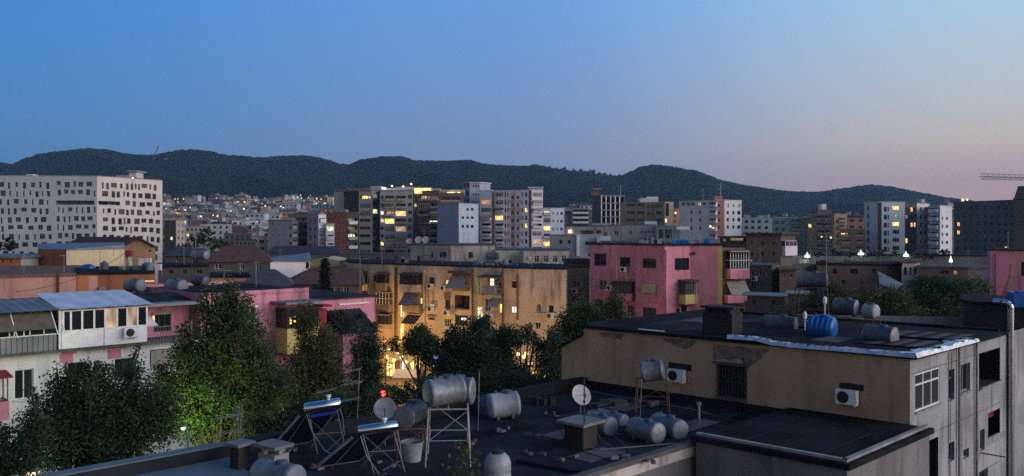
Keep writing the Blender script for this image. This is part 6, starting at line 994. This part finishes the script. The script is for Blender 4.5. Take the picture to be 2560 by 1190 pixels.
c = P(1066, 652, 112); stand('bare tank stand on the left of the lamplit roof', (c.x, c.y), 1.1, .9, 1.7, .2, 'fdark', z0=c.z - 1.0, group='metal tank stands on the lamplit roof'); c = P(1232, 640, 104); tank('grey tank raised on a frame before the green block', c - Vector((.7, 0, 0)), c + Vector((.7, 0, 0)), .42, mat='tankd', rest=False, group='water tanks on the lamplit block roof'); stand('thin frame under the raised grey tank', (c.x, c.y), 1.3, .8, 1.9, 0, 'fdark', z0=c.z - 2.3, group='metal tank stands on the lamplit roof')
for lab, x, y, r in (('large pale satellite dish at the dark row foot, left of three', 1022, 603, 7), ('large pale satellite dish at the dark row foot, middle of three', 1046, 599, 9), ('large pale satellite dish at the dark row foot, right of three', 1064, 599, 9)): dish(lab, x, y, 142, r, -10, 25, P(x, y + 14, 142).z)
for lab, x, y0, y1, Y in (('antenna pole on the lamplit roof corner', 1244, 668, 626, 101), ('aerial mast standing before the stained block', 1212, 664, 630, 106), ('short aerial above the lamplit roof', 1106, 662, 640, 108), ('thin dark pole before the lean-to roof', 921, 850, 718, 70), ('white pole before the peach house', 284, 640, 606, 96), ('aerial by the peach house', 312, 660, 610, 94), ('tall concrete lamp column among the distant trees', 489, 622, 574, 200), ('thin pole beside the tall tank stand', 2066, 700, 585, 60), ('bent aerial at the left edge', 10, 730, 690, 60), ('aerial over the white screens', 375, 690, 630, 90), ('aerial over the left house', 405, 690, 610, 92)): mast(lab, x, Y, y0, y1, .035 if Y < 150 else .15)
def smallstuff(n, box, Y, mats, label, seed, group):
    g = random.Random(seed)
    for i in range(n):
        px, py = g.uniform(box[0], box[2]), g.uniform(box[1], box[3]); c = P(px, py, Y + g.uniform(-2, 2)); m = MB(); k = g.random()
        if k < .4: m.lathe([(0, 0), (.35, 0), (.38, .1), (.38, .7), (.3, .85), (0, .9)], c, (0, 0, 1), 12); m.lathe([(.14, .86), (.14, .98), (0, 1.0)], c, (0, 0, 1), 8)
        elif k < .7: m.box(c, .8, .6, .6, g.uniform(0, 3)); m.box(c + Vector((0, 0, .6)), .95, .75, .07, .3)
        else: m.tube(c, c + Vector((0, 0, 1.4)), .03, 5); m.tube(c + Vector((-.5, 0, 1.3)), c + Vector((.5, .1, 1.4)), .02, 4); m.box(c, .25, .25, .25, 0)
        m.build('roof_fixture', g.choice(mats), label=label, cat='roof fixture', group=group)
smallstuff(10, (1180, 664, 1290, 670), 104, ['tankd', 'fgrey', 'concd'], 'small dark fixture on the lamplit block roof', 1, 'fixtures on the lamplit roof'); smallstuff(9, (235, 676, 380, 684), 82, ['tankg', 'fgrey', 'tankd'], 'small fixture on the orange building roof', 2, 'fixtures on the orange building roof'); smallstuff(9, (1600, 610, 1790, 613), 104, ['tankg', 'fgrey', 'tankw'], 'small fixture on the pink block roof', 3, 'fixtures on the pink roof'); smallstuff(6, (950, 655, 1020, 662), 112, ['tankg', 'concd'], 'small fixture at the left of the lamplit roof', 6, 'fixtures on the lamplit roof')
# ---------------------------------------------------------------- trees
TG = 'trees along the street'
tree('broadleaf_tree', 'wide dark tree with small spires at the lower left', 200, 0, 37, [(165, 1018, 62, 72), (250, 1032, 85, 90), (140, 1080, 90, 90), (240, 1110, 130, 100), (340, 1080, 80, 90), (400, 1040, 50, 80), (150, 960, 28, 45), (228, 952, 30, 45), (270, 955, 32, 50), (336, 920, 14, 48), (330, 1000, 60, 80), (205, 935, 18, 22)], per=2025, size=0.122, mat='leafd', group=TG, seed=11, shoots=2, limbs=6)
tree('broadleaf_tree', 'slender dim tree at the bottom left corner', 30, 0, 33, [(60, 1140, 60, 95), (20, 1160, 50, 60), (100, 1060, 30, 60), (8, 1100, 22, 40)], per=1755, size=0.122, mat='leafd', group=TG, seed=12, shoots=2)
tree('poplar_tree', 'tallest spired tree, its foot lit green by a street lamp', 545, 0, 45, [(560, 765, 46, 58), (548, 850, 78, 90), (604, 800, 36, 70), (685, 975, 50, 70), (420, 1010, 56, 70), (520, 760, 16, 45), (610, 870, 70, 90), (500, 930, 70, 90), (450, 980, 60, 70), (580, 980, 90, 100), (640, 915, 44, 70), (470, 870, 28, 50), (480, 1050, 70, 60), (640, 1030, 70, 80)], per=1822, size=0.132, mat='leaf', group=TG, seed=13, shoots=2, limbs=6)
tree('broadleaf_tree', 'tree with pointed top before the magenta building', 770, 0, 53, [(765, 810, 34, 55), (775, 890, 46, 56), (805, 880, 50, 60), (765, 960, 85, 80), (705, 985, 45, 60), (820, 980, 60, 70), (740, 1030, 70, 50)], per=1822, size=0.143, mat='leafb', group=TG, seed=14, shoots=2)
tree('broadleaf_tree', 'dark tree before the corrugated lean-to roof', 890, 0, 60, [(880, 845, 50, 48), (930, 870, 30, 50), (910, 905, 46, 60), (860, 930, 60, 60), (900, 980, 60, 55), (850, 820, 25, 40), (925, 960, 30, 50), (940, 990, 34, 26), (820, 900, 36, 46)], per=1755, size=0.153, mat='leafd', group=TG, seed=15, shoots=2)
tree('broadleaf_tree', 'small tree lit warm from the shops beneath it', 1048, 0, 84, [(1048, 845, 34, 32), (1060, 872, 30, 22), (1028, 866, 24, 24), (1076, 860, 24, 30), (985, 858, 12, 20), (1052, 828, 18, 18), (1090, 895, 26, 24), (1105, 915, 24, 24), (1068, 900, 16, 14)], per=2025, size=0.173, mat='leaf', group=TG, seed=16)
tree('broadleaf_tree', 'full round street tree in front of the lamplit flats', 1190, 0, 76, [(1190, 850, 62, 50), (1150, 890, 50, 50), (1225, 880, 50, 55), (1205, 815, 26, 24), (1180, 940, 80, 50), (1120, 930, 44, 36), (1118, 885, 30, 34), (1140, 850, 30, 30), (1245, 930, 50, 40)], per=1890, size=0.162, mat='leafd', group=TG, seed=17, shoots=2)
tree('broadleaf_tree', 'ragged dark tree left of the ochre building', 1310, 0, 64, [(1300, 842, 36, 28), (1368, 900, 32, 44), (1258, 915, 36, 56), (1340, 975, 60, 30), (1300, 975, 60, 30), (1345, 862, 22, 26), (1240, 860, 30, 40), (1392, 868, 32, 44), (1296, 938, 40, 24), (1270, 845, 22, 26)], per=1755, size=0.153, mat='leafd', group=TG, seed=18, shoots=2)
tree('poplar_tree', 'tall tree with pointed spire before the pink block', 1480, 0, 72, [(1540, 770, 22, 42), (1500, 800, 44, 46), (1450, 800, 48, 44), (1420, 860, 46, 60), (1470, 850, 60, 50), (1555, 810, 26, 36), (1400, 920, 40, 46), (1535, 840, 34, 30)], per=1822, size=0.162, mat='leaf', group=TG, seed=19, shoots=2)
tree('broadleaf_tree', 'lower dark tree tucked behind the white rooftop tank', 1230, 0, 50, [(1180, 985, 60, 40), (1260, 970, 60, 40), (1330, 985, 44, 36), (1120, 1000, 50, 36), (1060, 985, 46, 26), (1000, 990, 36, 24), (1075, 960, 40, 20), (1310, 965, 44, 28), (1370, 955, 36, 36)], per=1620, size=0.143, mat='leafd', group=TG, seed=20, shoots=2)
tree('broadleaf_tree', 'low dark street tree behind the silver heaters', 830, 0, 42, [(790, 1040, 70, 50), (720, 1060, 60, 46), (870, 1030, 60, 40), (930, 1010, 36, 36), (650, 1075, 50, 40)], per=1755, size=0.132, mat='leafd', group=TG, seed=21, shoots=2)
RG = 'trees behind the right hand roofs'
for i, (lab, px, Y, bl, mt) in enumerate((('darkest round tree against the low house on the right', 2330, 76, [(2330, 750, 76, 56), (2280, 780, 66, 54), (2390, 780, 66, 54), (2335, 712, 50, 26), (2415, 735, 44, 36)], 'leafd'), ('brownish tree between the roof tanks and the dark round tree', 2215, 70, [(2215, 775, 66, 54), (2260, 800, 60, 44), (2170, 760, 40, 40), (2225, 742, 36, 26)], 'leafb'), ('olive tree at the right of the row by the dark block', 2400, 66, [(2400, 815, 55, 36), (2440, 780, 34, 50), (2350, 830, 50, 26), (2290, 830, 50, 24)], 'leafb'), ('dim tree behind the raised roof tanks', 2040, 74, [(2050, 770, 50, 46), (2000, 790, 44, 40), (2110, 760, 40, 40), (2080, 730, 26, 26)], 'leafb'), ('tall dim tree against the pink red block', 2440, 80, [(2445, 730, 26, 40), (2430, 770, 40, 36)], 'leafd'))): tree('broadleaf_tree', lab, px, 0, Y, bl, per=1620, size=0.162, mat=mt, group=RG, seed=30 + i)
tree('cypress_tree', 'thin black cypress spike before the yellow gable', 813, 0, 78, [(813, 660, 6, 24), (812, 690, 9, 34), (813, 725, 11, 34), (812, 760, 12, 30)], per=6000, size=.16, mat='leafc', seed=40, limbs=2)
tree('conifer_tree', 'small dark conifer beside the cypress', 800, 0, 76, [(792, 728, 9, 20), (798, 745, 22, 14), (830, 742, 18, 14)], per=2500, size=.18, mat='leafc', seed=41, limbs=2)
for i, (lab, px, bl, mt) in enumerate((('dark distant tree left of the tall lamp column', 505, [(510, 588, 22, 22), (490, 605, 18, 16)], 'leafd'), ('round distant tree among the low blocks', 545, [(545, 603, 22, 16), (562, 612, 14, 10)], 'leafd'), ('yellowish distant tree', 470, [(465, 624, 30, 14), (440, 630, 16, 10)], 'leafb'), ('low distant tree before the cream block', 530, [(535, 622, 30, 13)], 'leafb'))): tree('broadleaf_tree', lab, px, 0, 230 - 5 * i, bl, per=40, size=.9, mat=mt, group='distant trees between the houses', seed=50 + i, limbs=2)
tree('broadleaf_tree', 'dark tree at the left edge before the white block', 15, 0, 190, [(14, 610, 22, 14), (-14, 612, 22, 16)], per=60, size=.7, mat='leafc', seed=57, limbs=2)
for i in range(9): tree('roof_plant', 'dark potted shrub on the terrace under the floodlights', 2040 + i * 40, 0, 147, [(2040 + i * 40 + (i * 7) % 11, 637 - (i * 5) % 7, 16, 9)], per=120, size=.4, mat='leafc', group='shrubs on the dark terrace', seed=60 + i, z0=14, tr=.05, limbs=2, cat='shrub')
r_ = tree('vine_bush', 'bushy dark green creeper growing up from below at the bottom edge', 1160, 0, 25.6, [(1160, 1135, 30, 40), (1165, 1180, 42, 50), (1135, 1190, 26, 40)], per=420, size=.12, mat='leafb', seed=70, z0=8, tr=.04, cat='shrub')
# ---------------------------------------------------------------- lamps, signals, cars in the street
def point(parent, loc, w, col, rad=.15):
    l = bpy.data.lights.new('lamp_light', 'POINT'); l.energy = w; l.color = col; l.shadow_soft_size = rad; o = bpy.data.objects.new('lamp_light', l); COL.objects.link(o); o.parent = parent; o.location = Vector(loc) - ORG[parent.name]
def street_lamp(label, px, Y, py, w, col, mat, arm=(-.9, 0), z0=0.0, head=.22, group='street lamps'):
    c = P(px, py, Y); b = Vector((c.x - arm[0], c.y - arm[1], z0)); root = empty('street_lamp', b, label, 'street lamp', group); m = MB(); m.tube(b, b + Vector((0, 0, c.z - z0 - .3)), .08, 8, r2=.05); m.wire([b + Vector((0, 0, c.z - z0 - .3)), b.lerp(Vector((c.x, c.y, z0)), .4) + Vector((0, 0, c.z - z0 + .1)), c + Vector((0, 0, .18))], .04); m.build('pole', 'fgrey', root)
    m = MB(); m.lathe([(0, .16), (head * .8, .12), (head * 1.15, .0), (head * 1.1, -.02)], c, (0, 0, 1), 12); m.build('lamp_head', 'fgrey', root); m = MB(); m.lathe([(head, -.02), (head * .9, -.1), (head * .5, -.17), (0, -.19)], c, (0, 0, 1), 12); m.build('lamp_glass', mat, root)
    if w: point(root, c - Vector((0, 0, .45)), w, col)
WARM = (1, .55, .18)
street_lamp('warm street lamp over the shops left of the small lit tree', 1000, 103, 852, 3000, WARM, 'Lflame'); street_lamp('warm street lamp in front of the lamplit flats, right of the round tree', 1286, 90, 855, 450, WARM, 'Lbulb'); street_lamp('warm street lamp hidden behind the ragged tree', 1330, 86, 905, 800, WARM, 'Lflame'); street_lamp('warm street lamp between the small lit tree and the round tree', 1110, 97, 905, 800, WARM, 'Lflame')
street_lamp('warm street lamp beside the trunk of the small lit tree', 996, 87, 880, 800, WARM, 'Lbulb'); street_lamp('cool white street lamp inside the foot of the tallest tree', 458, 42.0, 1066, 700, (.74, 1, .36), 'Llime', arm=(-.4, .4), head=.13); street_lamp('cool white street lamp under the tree by the heaters', 712, 46, 1018, 200, (.9, 1, .6), 'Llime', arm=(-.4, .4)); street_lamp('dim street lamp low in the bottom left corner tree', 84, 33, 1176, 40, (1, .8, .5), 'Lbulb', arm=(-.4, .4)); street_lamp('small street lamp glinting through the dark tree before the lean-to', 918, 62, 854, 120, (1, .85, .6), 'Lbulb', arm=(-.4, .4))
b = P(2325, 830, 62); root = empty('street_lamp', (b.x, b.y, 0), 'unlit twin armed street lamp before the olive tree', 'street lamp'); m = MB(); z = P(0, 805, 62).z; m.tube((b.x, b.y, 0), (b.x, b.y, z), .07, 8); m.build('pole', 'pipe', root)
for s_ in (-1, 1): m = MB(); m.wire([(b.x, b.y, z), (b.x + s_ * .5, b.y, z + .12), (b.x + s_ * 1.05, b.y, z + .22)], .03); m.box((b.x + s_ * 1.15, b.y, z + .18), .4, .16, .09); m.build('lamp_arm', 'pipe', root)
for lab, px, py, Y, w in (('white floodlight at the left of the four over the dark terrace', 2018, 640, 148, 900), ('brightest white floodlight over the dark terrace, second from the left', 2152, 634, 148, 1100), ('white floodlight above the small white house', 2265, 638, 146, 1000), ('tall thin white floodlight right of the small white house', 2377, 652, 140, 500)):
    c = P(px, py, Y); root = empty('floodlight', (c.x, c.y, 0), lab, 'floodlight', 'floodlights over the dark terrace'); m = MB(); m.tube((c.x + .2, c.y + .3, 0), (c.x + .2, c.y + .3, c.z + .6), .07, 6); m.build('pole', 'fdark', root); m = MB(); h = .75 if w > 600 else .9; m.lathe([(0, -.28), (.5 if w > 600 else .26, -.22), (.42 if w > 600 else .28, .1), (.14, .35), (0, h)], c, (0, 0, 1), 10); m.build('lamp_glass', 'Lcool', root); point(root, c + Vector((0, -.9, .2)), w * .16, (1, .97, .86), .3)
def signal(label, px, py, Y, group='red traffic lights'):
    c = P(px, py, Y); root = empty('traffic_light', (c.x, c.y, 0), label, 'traffic light', group); m = MB(); m.tube((c.x, c.y + .15, 0), (c.x, c.y + .15, c.z + .3), .06, 8); m.build('pole', 'fdark', root); m = MB(); m.box((c.x, c.y + .05, c.z - .9), .44, .2, 1.12); m.build('signal_housing', 'black', root)
    for i, mt in enumerate(('Lred', 'black', 'black')): m = MB(); m.lathe([(.17, 0), (.17, .03), (.12, .07), (0, .08)], (c.x, c.y - .05, c.z - i * .34), (0, -1, 0), 14); m.build('signal_lens', mt, root)
signal('red traffic light glowing just above the round dish', 958, 983, 50); signal('red traffic light high before the shop fronts', 963, 853, 88)
def car(label, px, Y, rz, mat, tail=True, lights=True):
    x = (px - 1280) / F * Y; root = empty('parked_car', (x, Y, .15), label, 'car', 'cars in the street'); D = Vector((math.cos(rz), math.sin(rz), 0)); N_ = Vector((-D.y, D.x, 0)); o = Vector((x, Y, .15))
    side = [(-2.1, .35), (2.1, .35), (2.15, .62), (2.0, .8), (1.1, .92), (.45, 1.38), (-1.2, 1.42), (-1.85, .98), (-2.1, .92)]
    def pr(prof, w, m_, tap=1.0):
        L_ = [o + D * a + Vector((0, 0, h)) + N_ * (w if h < .95 else w * tap) for a, h in prof]; R_ = [o + D * a + Vector((0, 0, h)) - N_ * (w if h < .95 else w * tap) for a, h in prof]; m_.poly(L_); m_.poly(R_[::-1])
        for i in range(len(prof)): j = (i + 1) % len(prof); m_.poly([L_[j], L_[i], R_[i], R_[j]])
    m = MB(); pr(side, .86, m, .84); m.build('body', mat, root); m = MB(); pr([(.95, .95), (.42, 1.33), (-1.15, 1.36), (-1.7, .98)], .875, m, .86); m.build('side_window', 'gl', root)
    for a in (-1.3, 1.3):
        for s_ in (-1, 1): c = o + D * a + N_ * s_ * .72 + Vector((0, 0, .32)); w_ = MB(); w_.lathe([(.12, -.1), (.32, -.1), (.33, 0), (.32, .1), (.12, .1)], c, N_, 16); q = w_.build('wheel', 'black', root); h = MB(); h.lathe([(0, .105), (.19, .1), (.19, -.1), (0, -.105)], c, N_, 12); h.build('rim', 'steel', q)
    for s_ in (-1, 1):
        m = MB(); c = o - D * 2.11 + N_ * s_ * .62 + Vector((0, 0, .72)); m.obox(c - N_ * .14, N_ * .28, -D * .03, (0, 0, .14)); m.build('tail_light', 'Lred' if tail else 'awnr', root); m = MB(); c = o + D * 2.08 + N_ * s_ * .62 + Vector((0, 0, .62)); m.obox(c - N_ * .15, N_ * .3, D * .06, (0, 0, .13)); m.build('headlight', 'Lcool' if lights else 'white', root)
ra = math.atan2(BX.y, BX.x)
car('white car with red tail lights under the shop lamps', 1018, 81, ra, 'carwhite', True, False); car('dark red car waiting beyond the small lit tree', 1000, 90, ra + math.pi, 'carred', False, True); car('grey car parked at the kerb before the lamplit flats', 1080, 88, ra + .2, 'cargrey', False, False); car('blue car half hidden under the round tree', 1246, 84, ra + math.pi - .3, 'carblue', False, True)
car('grey car parked under the ragged tree', 1310, 88, -.5, 'cargrey', False, False)
m = MB(); c = P(1090, 892, 80); m.tube((c.x, c.y + .1, 0), (c.x, c.y + .1, c.z), .06, 6); m.box((c.x, c.y, c.z - .3), .7, .12, .6); root = m.build('shop_sign', 'fdark', label='small blue violet lit sign between the street trees', cat='sign'); m = MB(); m.box((c.x, c.y - .07, c.z - .12), .4, .02, .24); m.build('sign_face', 'Lblue', root)
for i, (x, y, Y) in enumerate(((970, 873, 98), (966, 892, 97), (985, 900, 96), (1004, 893, 95), (1016, 905, 93), (1030, 910, 92), (1043, 912, 92), (1056, 908, 92), (975, 915, 95), (1227, 855, 90), (1226, 876, 90), (1270, 860, 92), (1296, 885, 88), (1310, 892, 88), (1316, 884, 88), (1300, 935, 84), (1284, 940, 84), (1150, 888, 93), (1062, 900, 92))):
    c = P(x, y, Y); m = MB(); m.lathe([(0, -.2), (.17, -.13), (.22, 0), (.16, .15), (0, .2)], c, (0, 0, 1), 8, 0); m.tube(c + Vector((0, 0, .18)), c + Vector((0, .4, .5)), .02, 4, 1); m.build('hanging_lamp', ['Lflame' if i % 3 else 'Lbulb', 'fdark'], label='glaring bulb strung over the pavement by the shops', cat='lamp', group='bulbs over the shop pavement')
c = P(1016, 938, 86); m = MB(); m.poly([c + Vector((-1.3, -1, -.1)), c + Vector((1.3, -1.2, -.1)), c + Vector((1.3, 1, .45)), c + Vector((-1.3, 1.2, .45))]); m.poly([c + Vector((-1.3, -1, -.14)), c + Vector((-1.3, 1.2, .41)), c + Vector((1.3, 1, .41)), c + Vector((1.3, -1.2, -.14))]); [m.tube((c.x + x, c.y + y, 0), (c.x + x, c.y + y, c.z), .03, 5) for x in (-1.2, 1.2) for y in (-1, 1)]; m.build('stall_canopy', 'cloth', label='pale stall canopy lit by the shop lamps above the red tail lights', cat='canopy')
# ---------------------------------------------------------------- evening haze
HZ = 1
if HZ:
    m = MB(); m.obox((-3600, -60, -2), (7200, 0, 0), (0, 3300, 0), (0, 0, 300)); h = None
    mm = bpy.data.materials.new('haze'); mm.use_nodes = True; n = mm.node_tree.nodes; n.remove(n['Principled BSDF']); v = n.new('ShaderNodeVolumePrincipled'); v.inputs['Color'].default_value = (.42, .70, 1, 1); v.inputs['Density'].default_value = .00012; v.inputs['Anisotropy'].default_value = .1; mm.node_tree.links.new(v.outputs[0], n['Material Output'].inputs['Volume']); MATS['haze'] = mm
    m.build('haze', 'haze', kind='stuff')
